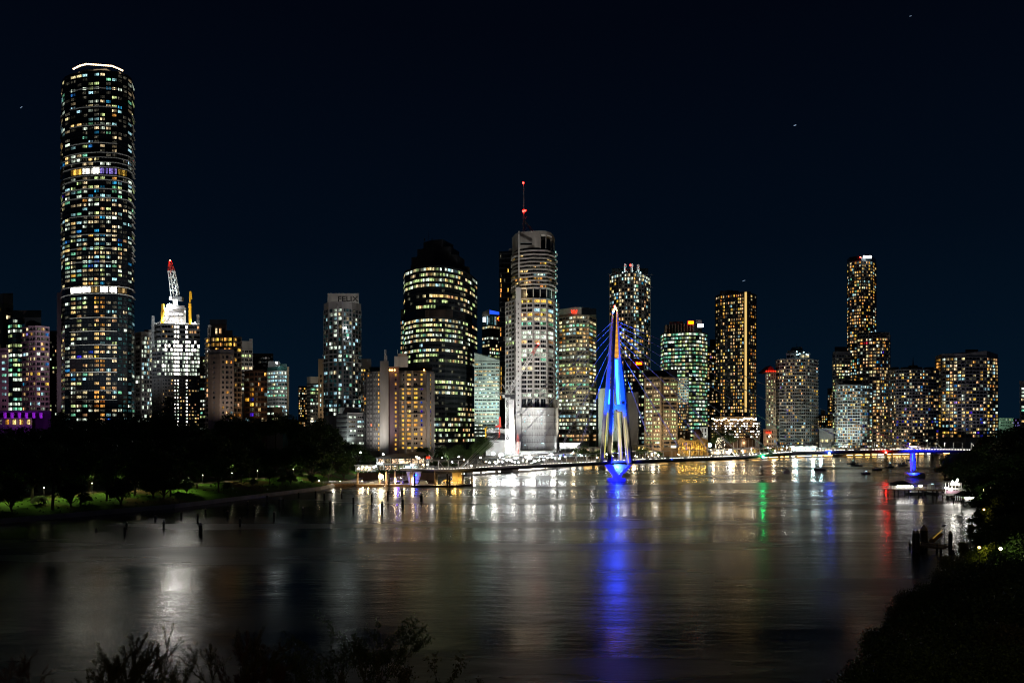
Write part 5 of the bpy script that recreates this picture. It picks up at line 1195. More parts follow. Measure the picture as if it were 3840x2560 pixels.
# blue light on mast and piers
B1 = (.004, .055, 1)
for bx, tx in ((2268, 2278), (2300, 2296), (2348, 2332)):
    bp = P(bx, 1742, 354.5); mb = MB(); mb.beam(bp, (bp.x, 366, bp.z - .3), .25); mb.box(bp.x - .5, bp.x + .5, bp.y - .3, bp.y + .3, bp.z, bp.z + .5); part(mb, "floodlight_bracket", "dark_steel", br)
    light("SPOT", bp + Vector((0, 0, .9)), 560000, B1, P(tx, 1445, 366), 23, .6, .4, br)
light("SPOT", P(2300, 1742, 351) , 260000, (.12, .15, 1), P(2300, 1270, 366), 14, .9, .4, br)
light("SPOT", P(2310, 1735, 352), 30000, (1, .86, .58), P(2310, 1640, 366), 50, .8, .8, br)
light("SPOT", P(2335, 1735, 364), 3500, (1, .85, .5), P(2333, 1640, 370), 40, .8, .5, br)
light("SPOT", (wx(2312, 350), 350, 2), 60000, (.004, .006, 1), P(2312, 1762, 364), 62, .6, .5, br)
light("POINT", P(2316, 1752, 364.8), 1400, (.15, .45, 1), size=.4, parent=br)
light("SPOT", (pc.x - 5, pc.y - 6, 1.5), 60000, (.004, .012, 1), (pc.x, pc.y + 2, 9), 95, .6, .5, br)
light("SPOT", (pc.x + 5, pc.y - 5, 2.5), 6000, (.006, .006, 1), (pc.x + 9, pc.y + 2, 13), 110, .7, .5, br)
mb = MB(); p = P(2313, 1757, 362.2); mb.ball(p, .5); part(mb, "glow_strip", M["ice_glow"], br)
mb = MB(); mb.beam((pc.x - 1.2, pc.y + 1.2, 9), (pc.x - 1.2, pc.y + 1.2, 13.2), .3); part(mb, "glow_strip", "led_blue", br)
for x_ in (2180, 2420, 2560, 2720): light("SPOT", deck_pt(x_, 1.0, -3), 26000, (.16, .16, 1), P(2310, 1320, 366), 55, .8, .5, br)
for x_ in (1800, 2000, 2900, 3150): light("SPOT", deck_pt(x_, 1.0, -3), 9000, (.9, .8, 1), P(2310, 1500, 366), 70, .8, .5, br)
# navigation lights on the girder
for x, m_ in ((2861, "bulb_green"), (3110, "bulb_blue"), (3322, "bulb_red"), (2520, "led_blue")):
    mb = MB(); mb.ball(deck_pt(x, -.1 if x > 2600 else .9, -.3), .62 if x > 2600 else .25); part(mb, "navigation_light", m_, br)
# stays
for (xa, ya, xd) in ((2317, 1206, 3434), (2319, 1222, 3240), (2321, 1240, 3060), (2323, 1258, 2900), (2324, 1276, 2780), (2326, 1300, 2680), (2328, 1326, 2570), (2334, 1370, 2460)):
    for k, bk in enumerate((0.2, W_ - .2)):
        mb = MB(); mb.tube(P(xa, ya, 366), deck_pt(xd + k * 4, 1.3, bk), .12, n=6); part(mb, "stay_cable", "cable", br)
for (xa, ya, xd) in ((2296, 1206, 1716), (2294, 1226, 1738), (2292, 1250, 1850), (2290, 1280, 1960), (2288, 1310, 2070), (2285, 1346, 2150)):
    for k, bk in enumerate((0.2, W_ - .2)):
        mb = MB(); mb.tube(P(xa, ya, 366), deck_pt(xd + k * 8 * (1 if xd > 1800 else 1.5), 1.3, bk), .10, n=6); part(mb, "stay_cable", "cable", br)

# ================================================================== waterside: promenade, terminals, jetties, piles, boats
def sh_Y(px):
    """distance of the city waterline in the direction of photo column px"""
    for a, b in zip(sh, sh[1:]):
        pa = CX + a[0] / max(a[1], 1) * FPX; pb = CX + b[0] / max(b[1], 1) * FPX
        if a[1] > 190 and min(pa, pb) <= px <= max(pa, pb): 
            f = (px - pa) / (pb - pa + 1e-9); return a[1] + (b[1] - a[1]) * f
    return 700
# promenade decks over the water
def promenade(x0, x1, label, z=2.2, out=4.0):
    r = thing("promenade", (wx((x0 + x1) / 2, sh_Y((x0 + x1) / 2)), sh_Y((x0 + x1) / 2), z), label, "promenade")
    mb = MB(); rail = MB(); pl = MB(); st = list(range(x0, x1 + 1, 25))
    for a, b in zip(st, st[1:]):
        Ya, Yb = sh_Y(a) - out, sh_Y(b) - out; p, q_ = Vector((wx(a, Ya), Ya)), Vector((wx(b, Yb), Yb)); u = (q_ - p); L = u.length; u.normalize(); n = Vector((u.y, -u.x))
        mb.obox((p + q_) / 2 - n * (out + 2), u, n, L, out + 2, z - .5, z)
        for h in (.6, 1.1): rail.beam((p.x, p.y, z + h), (q_.x, q_.y, z + h), .08)
        for i in range(4): w = p.lerp(q_, i / 4); rail.beam((w.x, w.y, z), (w.x, w.y, z + 1.1), .07)
        w = p + u * L * .5 - n * 1; pl.tube((w.x, w.y, -1), (w.x, w.y, z - .5), .3, n=6)
    part(mb, "deck", "paving", r); part(rail, "railing", "steel", r); part(pl, "supports", "concrete_grey", r, kind="stuff"); return r
promenade(1640, 2240, "riverside boardwalk below the floodlit building site"); promenade(2265, 2840, "riverside boardwalk between the bridge mast and the cream gabled tower"); promenade(2865, 3560, "riverside boardwalk in front of the residential towers at the right")
# lamp posts: one proto, then copies
def make_lamp(name, h, globe, glow, label, cat="street lamp", group=None, double=False, loc=(0, 0, 0)):
    r = thing(name, (0, 0, 0), label, cat, group); mb = MB(); mb.tube((0, 0, 0), (0, 0, h), .09, .06, n=6); part(mb, "post", "dark_steel", r)
    mb = MB(); mb.ball((0, 0, h + globe * .8), globe); part(mb, "lamp_globe", glow, r); r.location = loc; return r
lampA = make_lamp("street_lamp", 5.0, .42, "bulb_warm", "warm globe lamps along the city promenade, none told from the next", group="warm globe lamps along the promenade")
lampB = make_lamp("street_lamp", 6.0, .45, "bulb_white", "white globe lamps along the city promenade, none told from the next", group="white globe lamps along the promenade")
rl = random.Random(5); nA = nB = 0
spots = []; LAMPS = []
x = 1660
while x < 3540:
    Y = sh_Y(x) + rl.uniform(2, 26); spots.append((x, Y, rl.random() < (.25 if x < 2150 else .72), rl.uniform(.8, 1.25))); x += rl.uniform(17, 36)
for x in range(1840, 2110, 15): spots.append((x + rl.uniform(-4, 4), sh_Y(x) + rl.uniform(0, 8), False, rl.uniform(.9, 1.5)))
x = 2390
while x < 3540:
    spots.append((x, sh_Y(x) + rl.uniform(1, 14), True, rl.uniform(.55, .9))); x += rl.uniform(10, 30)
for i, (x, Y, warm, s_) in enumerate(spots):
    loc = (wx(x, Y), Y, max(zground(wx(x, Y), Y), 1.2))
    if warm:
        if nA == 0: lampA.location = loc; LAMPS.append((x, lampA))
        else: LAMPS.append((x, copy_tree(lampA, loc, 0, (s_, s_, s_ * rl.uniform(.7, 1.1)))))
        nA += 1
    else:
        if nB == 0: lampB.location = loc; LAMPS.append((x, lampB))
        else: LAMPS.append((x, copy_tree(lampB, loc, 0, (s_, s_, s_ * rl.uniform(.6, 1.0)))))
        nB += 1
# real light for the promenade
for x in range(1700, 3500, 75):
    Y = sh_Y(x) + 10; light("POINT", (wx(x, Y), Y, 9), 4200 if x < 2150 else 3000, (1, .95, .85) if x < 2150 else (1, .78, .48), size=.8, name="promenade_light")
# low riverside pavilions and shops
def pavilion(label, x0, x1, ytop, ybot, Y, wall, glowm, n, roof="concrete_light", open_=False, rh=None, name="pavilion", cat="pavilion"):
    xa, xb = wx(x0, Y), wx(x1, Y); z0 = wz(ybot, Y); z1 = wz(ytop, Y); r = thing(name, ((xa + xb) / 2, Y, z0), label, cat); d = 9
    h = z1 - z0
    mb = MB(); mb.box(xa, xb, Y + .8, Y + d, z0, z1 - .5); part(mb, "wall", wall, r)
    mb = MB(); mb.box(xa - .8, xb + .8, Y - 1.4, Y + d + .6, z1 - .497, z1); part(mb, "roof", roof, r)
    w = (xb - xa) / n
    for i in range(n):
        if glowm and (i * 7 + int(x0)) % 5 != 3:
            mb = MB(); mb.box(xa + i * w + w * .12, xa + (i + 1) * w - w * .12, Y + .6, Y + .78, z0 + h * .15, z0 + h * .72); part(mb, "window", glowm, r)
        mb = MB(); mb.tube((xa + (i + .02) * w, Y - 1, z0 - 2), (xa + (i + .02) * w, Y - 1, z1 - .5), .14, n=6); part(mb, "post", "white_paint", r)
    return r
M["bulb_site"] = glow_mat("bulb_site", (.95, 1, 1), 34)
rw = thing("retaining_wall", P(1480, 1785, 371), "dark brown river wall under the restaurant terrace, behind the guide piles", "wall")
mb = MB(); mb.box(wx(1336, 371), wx(1640, 371), 371, 372.2, -1, wz(1772, 371)); part(mb, "wall", "brown", rw)
for i_, (xa_, xb_) in enumerate(((1412, 1456), (1462, 1522))):
    hd = MB(); gg = random.Random(i_)
    for k_ in range(900):
        q_ = Vector((wx(gg.uniform(xa_, xb_), 370), 369.6 + gg.uniform(-.9, .9), wz(gg.uniform(1761, 1775), 370))); e1 = Vector((gg.uniform(-1, 1), gg.uniform(-1, 1), gg.uniform(-1, 1))) * .28; e2 = Vector((gg.uniform(-1, 1), gg.uniform(-1, 1), gg.uniform(-1, 1))) * .2; hd.quad(q_ - e1, q_ - e2, q_ + e1, q_ + e2)
    tag(hd.build("hedge", "leaf", origin=tuple(P((xa_ + xb_) / 2, 1775, 370))), "%s clipped hedge hanging over the river wall below the restaurant" % ("left" if i_ == 0 else "right"), "hedge")
M["shop_a"] = lit_window_mat("shop_a", (1, .82, .5), 2.2, (1.3, 1.3, 1.6), .38, .6, .08); M["shop_b"] = lit_window_mat("shop_b", (.75, 1, .95), 2.4, (1.3, 1.3, 1.6), .38, .6, .08); M["shop_c"] = lit_window_mat("shop_c", (1, .6, .18), 2.0, (1.3, 1.3, 1.6), .38, .6, .08)
for a in (("flat roofed pavilion with a white floodlight on its roof, left of the bridge mast", 2100, 2175, 1660, 1682, 570, "concrete_white", None, 4),
          ("long canopy terrace with warm diners' lights behind the left stay cables", 2168, 2250, 1676, 1702, 560, "concrete_light", "shop_a", 8),
          ("white pavilion row under the bridge canopy right of the floodlit site", 2095, 2215, 1696, 1712, 545, "concrete_white", "shop_b", 9),
          ("shaded terrace cafe just right of the bridge mast", 2372, 2440, 1668, 1690, 590, "concrete_light", "shop_c", 7),
          ("pale promenade shelter below the brown framed office", 2405, 2530, 1688, 1704, 586, "concrete_light", "shop_a", 9),
          ("low glazed kiosk row below the heritage building", 2545, 2660, 1692, 1706, 606, "concrete_light", "shop_c", 10),
          ("promenade bar with white lights under the fairy-lit tree", 2665, 2740, 1690, 1704, 628, "concrete_warm", "shop_a", 6),
          ("portico terrace in front of the terraced dining building", 2750, 2850, 1682, 1698, 640, "concrete_light", "shop_c", 8),
          ("glaring cool white shopfront at the foot of the drum crowned tower", 2975, 3062, 1672, 1692, 700, "concrete_white", "shop_cool", 9),
          ("warm lit waterside restaurants below the pale curved tower", 3075, 3180, 1678, 1694, 700, "concrete_warm", "shop_a", 10),
          ("golden lit restaurant hall below the scalloped roof block", 3182, 3330, 1676, 1692, 704, "concrete_warm", "shop_c", 14),
          ("long golden glazed arcade behind the right bridge pier", 3340, 3500, 1672, 1690, 716, "concrete_warm", "shop_a", 15),
          ("red and orange lit kiosk left of the cream gabled tower's foot", 2905, 2968, 1676, 1690, 690, "brown", "shop_c", 6)):
    pavilion(*a)
mb = MB(); mb.ball(P(2108, 1671, 566), 1.5); tag(mb.build("floodlight", "bulb_site", origin=tuple(P(2108, 1671, 566))), "dazzling white floodlight on the flat roof left of the bridge mast", "floodlight")
mb = MB(); mb.ball(P(2738, 1690, 622), 1.5); tag(mb.build("floodlight", "bulb_site", origin=tuple(P(2738, 1690, 622))), "dazzling warm lamp on the promenade beside the fairy-lit tree", "floodlight")
mb = MB(); q0 = P(2526, 1674, 570); mb.box(q0.x - 2, q0.x + 2, q0.y, q0.y + .4, q0.z - .8, q0.z + .8); tag(mb.build("billboard", "shop_cool", origin=tuple(q0)), "small glowing white billboard at the corner of the brown framed office", "billboard")
mb = MB(); q0 = P(2661, 1668, 612); mb.ball(q0, 2.0); tag(mb.build("floodlight", "shop_cool", origin=tuple(q0)), "soft white lamp between the heritage building and the fairy-lit tree", "floodlight")
for x in (3050, 3078, 2985): light("POINT", P(x, 1676, 690), 9000, (.6, .95, 1), size=1, name="shopfront_light")
# lights under the boardwalk edge, just above the waterline
M["edge_w"] = glow_mat("edge_w", (1, .93, .8), 9); M["edge_g"] = glow_mat("edge_g", (1, .56, .16), 13); M["edge_c"] = glow_mat("edge_c", (.45, .6, 1), 6)
sr = random.Random(12)
for x0, x1, lab in ((1700, 2240, "row of strip lights under the boardwalk edge below the floodlit site"), (2270, 2850, "row of strip lights under the boardwalk edge below the heritage building"), (2860, 3560, "row of strip lights under the boardwalk edge below the residential towers")):
    mb = MB(); x = x0
    while x < x1:
        L = sr.uniform(6, 34); x2 = min(x + L, x1); Ya, Yb = sh_Y(x) - 6.6, sh_Y(x2) - 6.6; m_ = 0 if (x < 2150 or sr.random() < .3) else (2 if (2980 < x < 3080 and sr.random() < .6) else 1)
        if sr.random() < .8: a_, b_ = Vector((wx(x, Ya), Ya, 1.5)), Vector((wx(x2, Yb), Yb, 1.5)); mb.beam(a_, b_, .25, .55 if x < 2150 else .45, mi=m_)
        x = x2 + sr.uniform(3, 16)
    o = mb.build("edge_lights", ["edge_w", "edge_g", "edge_c"], origin=(0, 0, 0)); tag(o, lab, "strip light", kind="stuff")
# elevated riverside road
r = thing("elevated_road", P(2300, 1700, 590), "long elevated riverside road behind the boardwalk with pale edge beams", "elevated road")
st = list(range(1880, 2900, 40)); mb = MB(); c2 = MB()
for a, b in zip(st, st[1:]):
    Ya, Yb = sh_Y(a) + 22, sh_Y(b) + 22; mb.beam((wx(a, Ya), Ya, 9.2), (wx(b, Yb), Yb, 9.2), 8, .9); c2.tube((wx(a, Ya), Ya, 3), (wx(a, Ya), Ya, 8.8), .7, n=8)
part(mb, "deck", "concrete_light", r); part(c2, "supports", "concrete_grey", r, kind="stuff")
# construction site below the concrete tower
r = thing("site_hoarding", P(1880, 1640, 520), "white building site cabins and hoardings with dexus and Deloitte signs beside the dark fig tree", "site hoarding")
def sbox(x0, x1, y0, y1, Y, d, nm, m):
    mb = MB(); mb.box(wx(x0, Y), wx(x1, Y), Y, Y + d, wz(y1, Y), wz(y0, Y)); part(mb, nm, m, r)
sbox(1822, 1912, 1650, 1720, 540, 10, "cabin", "concrete_white"); sbox(1822, 1912, 1630, 1648, 538, 6, "banner", "banner_black"); sbox(1912, 1952, 1655, 1722, 536, 10, "cabin", "concrete_white")
sbox(1952, 2082, 1690, 1722, 530, 10, "cabin", "concrete_white"); sbox(1826, 1910, 1608, 1628, 541, 4, "scaffold_screen", "concrete_white")
text_mesh("dexus", 4.8, 1.5, .12, "white_paint", r, P(1837, 1636, 537.6)); text_mesh("Deloitte", 4.4, 1.1, .12, "letter_grey", r, P(1859, 1656, 539.6))
text_mesh("ICON", 1.6, .8, .1, "letter_grey", r, P(1930, 1672, 535.6)) if False else None
mb = MB()
for i in range(24): p = P(1955 + i * 5.3, 1690, 529.5); mb.box(p.x - .1, p.x + .1, p.y, p.y + .3, wz(1722, 530), wz(1691, 530))
part(mb, "hoarding_ribs", "steel", r, kind="stuff")
luf = luffing_crane("white lattice luffing crane with a dark red tip rising from the bright building site", (1903, 1478), (2018, 1292), 2.6, 1702, 520, 0.2, 2.8, group="cranes on the building sites")
r2 = thing("crane_counterjib", P(1903, 1478, 520), "short white counter jib and stays left of the luffing crane mast", "crane part"); mb = MB(); mb.lattice(P(1903, 1478, 520), P(1858, 1476, 520), 2.0, .2, 2.0); mb.beam(P(1903, 1478, 520), P(1884, 1440, 520), .3); mb.beam(P(1860, 1476, 520), P(1884, 1440, 520), .2); part(mb, "counter_jib", "white_paint", r2)
r2.parent = luf; r2.location = Vector(r2.location) - Vector(luf.location)
for kk in ("label", "category"): del r2[kk]
rr = thing("tower_crane", P(1922, 1702, 524), "second white climbing mast beside the luffing crane, floodlit from below", "crane", "cranes on the building sites"); mb = MB(); mb.lattice(P(1922, 1702, 524), P(1917, 1500, 524), 3.4, .4, 3.4); part(mb, "mast", "white_paint", rr); mb = MB(); mb.box(wx(1910, 525), wx(1926, 525), 525.5, 527, wz(1690, 525), wz(1500, 525)); part(mb, "sheeting", "concrete_white", rr)
rr = thing("construction_lift", P(1942, 1702, 518), "red and white hoist tower right of the climbing mast", "crane", "cranes on the building sites"); mb = MB(); mb.lattice(P(1942, 1702, 518), P(1942, 1630, 518), 1.1, .1, 2.0); part(mb, "mast", "red_paint", rr)
rr = thing("placing_boom", P(1871, 1640, 530), "red folded boom standing left of the white crane masts", "construction machine"); mb = MB(); mb.beam(P(1876, 1600, 530), P(1874, 1562, 530), 1.6); mb.beam(P(1858, 1600, 530), P(1877, 1594, 530), 1.2); mb.beam(P(1872, 1640, 530), P(1873, 1598, 530), .8); part(mb, "folded_boom", "red_paint", rr)
rr = thing("crane", P(1821, 1650, 530), "small yellow derrick above the dark fig tree", "crane"); mb = MB(); mb.beam(P(1821, 1652, 530), P(1821, 1602, 530), 1.1); mb.beam(P(1814, 1610, 530), P(1828, 1597, 530), .8); part(mb, "mast", "yellow_paint", rr)
for (x, y, Y, e) in ((1880, 1708, 515, 17000), (1935, 1712, 512, 17000), (1905, 1690, 508, 12000), (1985, 1712, 512, 12000), (2040, 1708, 515, 6000), (1850, 1700, 520, 5000)):
    mb = MB(); p = P(x, y, Y); mb.ball(p, 1.9 if e > 10000 else 1.2); tag(mb.build("floodlight", "bulb_site", origin=tuple(p)), {1880: "floodlight blazing by the dark fig tree's edge", 1935: "floodlight blazing at the foot of the white crane mast", 1905: "highest floodlight, before the luffing crane mast", 1985: "floodlight blazing below the left of the slotted screen", 2040: "smaller floodlight below the right of the slotted screen", 1850: "smaller floodlight half hidden by the fig tree"}[x], "floodlight", "floodlights of the building site")
    light("SPOT", p + Vector((0, -2.2, 1)), e, (1, 1, .98), p + Vector((0, 14, 7)), 125, .5, 1.5, name="fill_and_site_spot")
light("SPOT", P(1905, 1700, 500), 90000, (1, 1, .98), P(1910, 1560, 522), 55, .8, 1.5, name="fill_and_site_spot")

# restaurant on the left shore
r = thing("riverside_restaurant", P(1500, 1770, 385), "two storey glass fronted riverside restaurant with a dark pitched roof below the hotel", "restaurant"); Yr = 385
def rbox(x0, x1, y0, y1, Y, d, nm, m, lab=None):
    mb = MB(); mb.box(wx(x0, Y), wx(x1, Y), Y, Y + d, wz(y1, Y), wz(y0, Y)); return part(mb, nm, m, r, label=lab)
rbox(1414, 1600, 1718, 1790, Yr + 5, 16, "wall", "dark_wall"); rbox(1412, 1560, 1738, 1742, Yr - 1, 6, "floor_slab", "white_paint"); rbox(1412, 1600, 1762, 1766, Yr - 2, 8, "terrace", "concrete_light")
mb = MB(); a, b = P(1406, 1715, Yr - 2), P(1562, 1712, Yr - 2); c, d = P(1552, 1698, Yr + 16), P(1480, 1700, Yr + 16); mb.quad(a, b, c, d); mb.quad(a + Vector((0, 0, -.5)), d, c, b + Vector((0, 0, -.5))); mb.quad(a + Vector((0, 0, -.5)), b + Vector((0, 0, -.5)), b, a); part(mb, "roof", "roof_metal", r)
mb = MB(); a, b = P(1555, 1708, Yr - 3), P(1602, 1704, Yr - 3); c, d = P(1590, 1693, Yr + 14), P(1522, 1692, Yr + 14); mb.quad(a, b, c, d); mb.quad(a + Vector((0, 0, -.4)), b + Vector((0, 0, -.4)), b, a); part(mb, "roof", "roof_metal", r)
M["dining"] = lit_window_mat("dining", (1, .72, .4), 1.6, (1.6, 1.6, 2.2), .46, .64, .03)
for i in range(7): rbox(1420 + i * 25, 1441 + i * 25, 1720, 1737, Yr + 4.6, .3, "window", "dining" if i != 3 else "shop_a")
for i in range(7): rbox(1420 + i * 25, 1441 + i * 25, 1745, 1761, Yr + 4.6, .3, "window", ["shop_a", "dining", "dining", "lit_lime", "shop_cool", "shop_b", "dining"][i])
for i in range(8): rbox(1413 + i * 25, 1414.6 + i * 25, 1714, 1764, Yr - 1.5, .3, "post", "white_paint")
for x, y, e, c in ((1420, 1737, 500, (1, 1, 1)), (1533, 1752, 700, (1, 1, .95)), (1580, 1725, 400, (1, .8, .5)), (1470, 1750, 300, (1, .85, .6)), (1600, 1756, 400, (1, .75, .4))): light("POINT", P(x, y, Yr), e, c, size=.3, parent=r)
for x, y, m_ in ((1421, 1737, "bulb_white"), (1408, 1750, "bulb_white"), (1402, 1752, "bulb_white"), (1360, 1752, "bulb_warm"), (1376, 1753, "bulb_warm"), (1345, 1758, "bulb_white"), (1587, 1742, "bulb_warm"), (1602, 1741, "bulb_warm"), (1562, 1712, "bulb_warm"), (1571, 1717, "bulb_white"), (1546, 1746, "bulb_white"), (1437, 1705, "bulb_white"), (1352, 1699, "bulb_white")):
    if y < 1710 or x < 1412:
        Y = 380; z = max(zground(wx(x, Y), Y), 1.5); lp = make_lamp("park_lamp", max(wz(y, Y) - z, 1.5), .42, m_, {1437: "white lamp on a pole above the restaurant roof", 1352: "white lamp over the trees left of the restaurant", 1408: "bright white lamp at the restaurant's left corner", 1402: "second white lamp at the restaurant's left corner", 1360: "left warm globe on the terrace beside the restaurant", 1376: "right warm globe on the terrace beside the restaurant", 1345: "white lamp at the far left of the restaurant terrace"}[x], "lamp", None, loc=(wx(x, Y), Y, z))
    else:
        mb = MB(); mb.ball(P(x, y, Yr - 1.8), .4); part(mb, "lamp_globe", m_, r)
pavilion("small white cafe under shade sails left of the restaurant", 1335, 1408, 1742, 1768, 388, "concrete_white", "shop_a", 5)
rbox(1598, 1612, 1711, 1719, Yr + 3, .4, "sign", "sign_red")
# curved boardwalk bridge at the left
r = thing("boardwalk", P(1230, 1810, 330), "long low boardwalk on dark piers curving out from the park to the ferry pontoons", "boardwalk")
bw = [(1090, 1812, 322), (1160, 1812, 324), (1240, 1813, 328), (1320, 1814, 334), (1400, 1812, 344), (1480, 1803, 362), (1530, 1798, 372)]
mb = MB(); rl_ = MB(); pl = MB(); fl = MB()
for (x0, y0, Y0), (x1, y1, Y1) in zip(bw, bw[1:]):
    a, b = P(x0, y0, Y0), P(x1, y1, Y1); mb.beam(a, b, 4.0, .55)
    mb.beam(a - Vector((0, 0, .7)), b - Vector((0, 0, .7)), 1.6, .8)
    for h in (.9, 1.5): rl_.beam(a + Vector((0, -1.9, h)), b + Vector((0, -1.9, h)), .08)
    for i in range(14): w = a.lerp(b, i / 14) + Vector((0, -1.9, 0)); rl_.beam(w, w + Vector((0, 0, 1.5)), .06)
    w = a.lerp(b, .5); pl.tube((w.x, w.y, -1), (w.x, w.y, w.z - .4), .55, n=8); w = a.lerp(b, .5) + Vector((0, -2, 1.5)); fl.ball(w, .16)
part(mb, "deck", "timber", r); part(rl_, "railing", "steel", r); part(pl, "piers", "concrete_grey", r, kind="stuff"); part(fl, "rail_lamps", "bulb_warm", r, kind="stuff")
for x, Y in ((1130, 320), (1250, 325), (1360, 335), (1440, 345)): light("POINT", P(x, 1800, Y), 500, (1, .9, .7), size=.3, name="rail_light")
# ferry pontoons
def pontoon(label, pts, w=3.2, z=.9):
    r = thing("pontoon", (wx(pts[0][0], pts[0][1]), pts[0][1], z), label, "pontoon"); mb = MB(); e = MB()
    for (x0, Y0), (x1, Y1) in zip(pts, pts[1:]):
        a, b = Vector((wx(x0, Y0), Y0, z)), Vector((wx(x1, Y1), Y1, z)); mb.beam(a - Vector((0, 0, .4)), b - Vector((0, 0, .4)), w, .8); e.beam(a + Vector((0, 0, .03)), b + Vector((0, 0, .03)), w * .96, .06)
    part(mb, "float", "timber", r); part(e, "deck", "concrete_light", r); return r
pontoon("long ferry pontoon left of the mooring piles, lit gold", [(1340, 332), (1440, 330)]); pontoon("middle ferry pontoon between the tall piles", [(1452, 331), (1540, 330)]); pontoon("ferry pontoon carrying the golden tents", [(1545, 327), (1700, 327), (1758, 334)], 4.5)
r = thing("gangway", P(1400, 1815, 332), "sloping railed gangway going down to the left ferry pontoon", "gangway"); a, b = P(1440, 1805, 338), P(1372, 1822, 331)
mb = MB(); mb.beam(a, b, 1.8, .2); part(mb, "ramp", "concrete_light", r); mb = MB()
for s_ in (-.9, .9):
    for h in (.6, 1.2): mb.beam(a + Vector((0, s_, h)), b + Vector((0, s_, h)), .08)
    for i in range(12): w = a.lerp(b, i / 11) + Vector((0, s_, 0)); mb.beam(w, w + Vector((0, 0, 1.2)), .07)
part(mb, "railing", "white_paint", r)
r = thing("gangway", P(1500, 1805, 340), "violet lit railed gangway between the tall ferry piles", "gangway"); a, b = P(1535, 1797, 345), P(1462, 1808, 338); mb = MB(); mb.beam(a, b, 2.2, .4); part(mb, "ramp", "concrete_light", r); mb = MB()
for i in range(16): w = a.lerp(b, i / 15) + Vector((0, -1, 0)); mb.beam(w, w + Vector((0, 0, 2.2)), .08)
mb.beam(a + Vector((0, -1, 2.2)), b + Vector((0, -1, 2.2)), .08); part(mb, "railing", "white_paint", r)
light("POINT", P(1490, 1806, 333), 700, (.12, .03, 1), size=.4, name="violet_light"); 
# tall guide piles
def pile(x, ytop, Y, rad, label, grp, cap=True, mat="concrete_tan", name="guide_pile", white=False):
    r = thing(name, (wx(x, Y), Y, 0), label, "pile", grp); z = wz(ytop, Y); mb = MB(); mb.tube((wx(x, Y), Y, -1.5), (wx(x, Y), Y, z - rad * 1.6), rad, n=10); part(mb, "shaft", mat, r)
    mb = MB(); mb.tube((wx(x, Y), Y, z - rad * 1.6), (wx(x, Y), Y, z), rad * 1.08, rad * .15, n=10); part(mb, "cap", "white_paint" if white else "concrete_warm", r); return r
gp = [(1341, 1768, 331, "left end of the gold lit pontoon"), (1423, 1768, 331, "beside the big warm lamp ball"), (1449, 1766, 331, "just right of the gangway foot"), (1459, 1770, 326, "dark, in front of the gangway"), (1481, 1764, 331, "lit white at its foot, left of the blue pier"), (1540, 1768, 330, "left edge of the blue V pier"), (1547, 1764, 331, "lit white at its foot, inside the blue pier"), (1555, 1770, 324, "dark, in front of the blue pier"), (1631, 1765, 330, "left of the golden tents"), (1638, 1770, 326, "slimmer, beside the tents' left post"), (1677, 1770, 325, "dark, left one before the tents"), (1685, 1778, 322, "dark, right one before the tents"), (1736, 1766, 332, "right of the tents"), (1770, 1782, 333, "standing alone right of the pontoon tip")]
for x, y, Y, lab in gp: pile(x, y, Y, .48 if Y > 327 else .42, "tall ferry guide pile, " + lab, "tall guide piles of the ferry stop", mat="pile_wood" if Y < 327 else "concrete_tan")
for x, y, Y, e, c in ((1425, 1785, 328, 1500, (1, .7, .28)), (1482, 1806, 328, 350, (1, .8, .5)), (1548, 1806, 327, 350, (1, .8, .5)), (1380, 1815, 326, 600, (1, .68, .25)), (1350, 1805, 326, 500, (1, .65, .22)), (1515, 1815, 325, 300, (1, .7, .3)), (1640, 1812, 325, 700, (1, .68, .25))): light("POINT", P(x, y, Y), e, c, size=.3, name="ferry_light")
mb = MB(); p = P(1429, 1786, 330); mb.ball(p, 1.1); tag(mb.build("globe_lamp", "bulb_warm", origin=tuple(p)), "large warm lamp ball beside the left guide piles", "lamp")
for x, y in ((1482, 1808), (1548, 1808)):
    mb = MB(); p = P(x, y, 330.2); mb.tube(p, p + Vector((0, 0, 2)), .28, n=8); tag(mb.build("marker_lamp", "bulb_warm", origin=tuple(p)), "tall narrow lamp at the foot of the guide pile %s" % ("left of the violet gangway" if x < 1500 else "inside the blue pier"), "lamp")
# golden tents on the pontoon
for x0, x1, lab, ap in ((1655, 1692, "left peaked golden tent on the ferry pontoon", 1797), (1690, 1722, "right peaked golden tent, taller, on the ferry pontoon", 1790)):
    r = thing("marquee_tent", P((x0 + x1) / 2, 1826, 328), lab, "tent"); a, b = P(x0, 1805, 326), P(x1, 1805, 326); c = P((x0 + x1) / 2, ap, 328); e = Vector((0, 4.4, 0)); mb = MB(); mb.tri(a, b, c); mb.tri(b, b + e, c); mb.tri(b + e, a + e, c); mb.tri(a + e, a, c); part(mb, "canopy", "canvas", r)
    for pnt in (a, b, a + e, b + e): mb = MB(); mb.beam((pnt.x, pnt.y, 1), pnt, .12); part(mb, "pole", "white_paint", r)
    for i in range(4): mb = MB(); mb.ball(a.lerp(b, (i + .5) / 4) + Vector((0, 1, -.5)), .24); part(mb, "lamp_globe", "shop_gold", r)
    light("POINT", a.lerp(b, .5) + Vector((0, 2, -.6)), 420, (1, .6, .18), size=.4, parent=r)
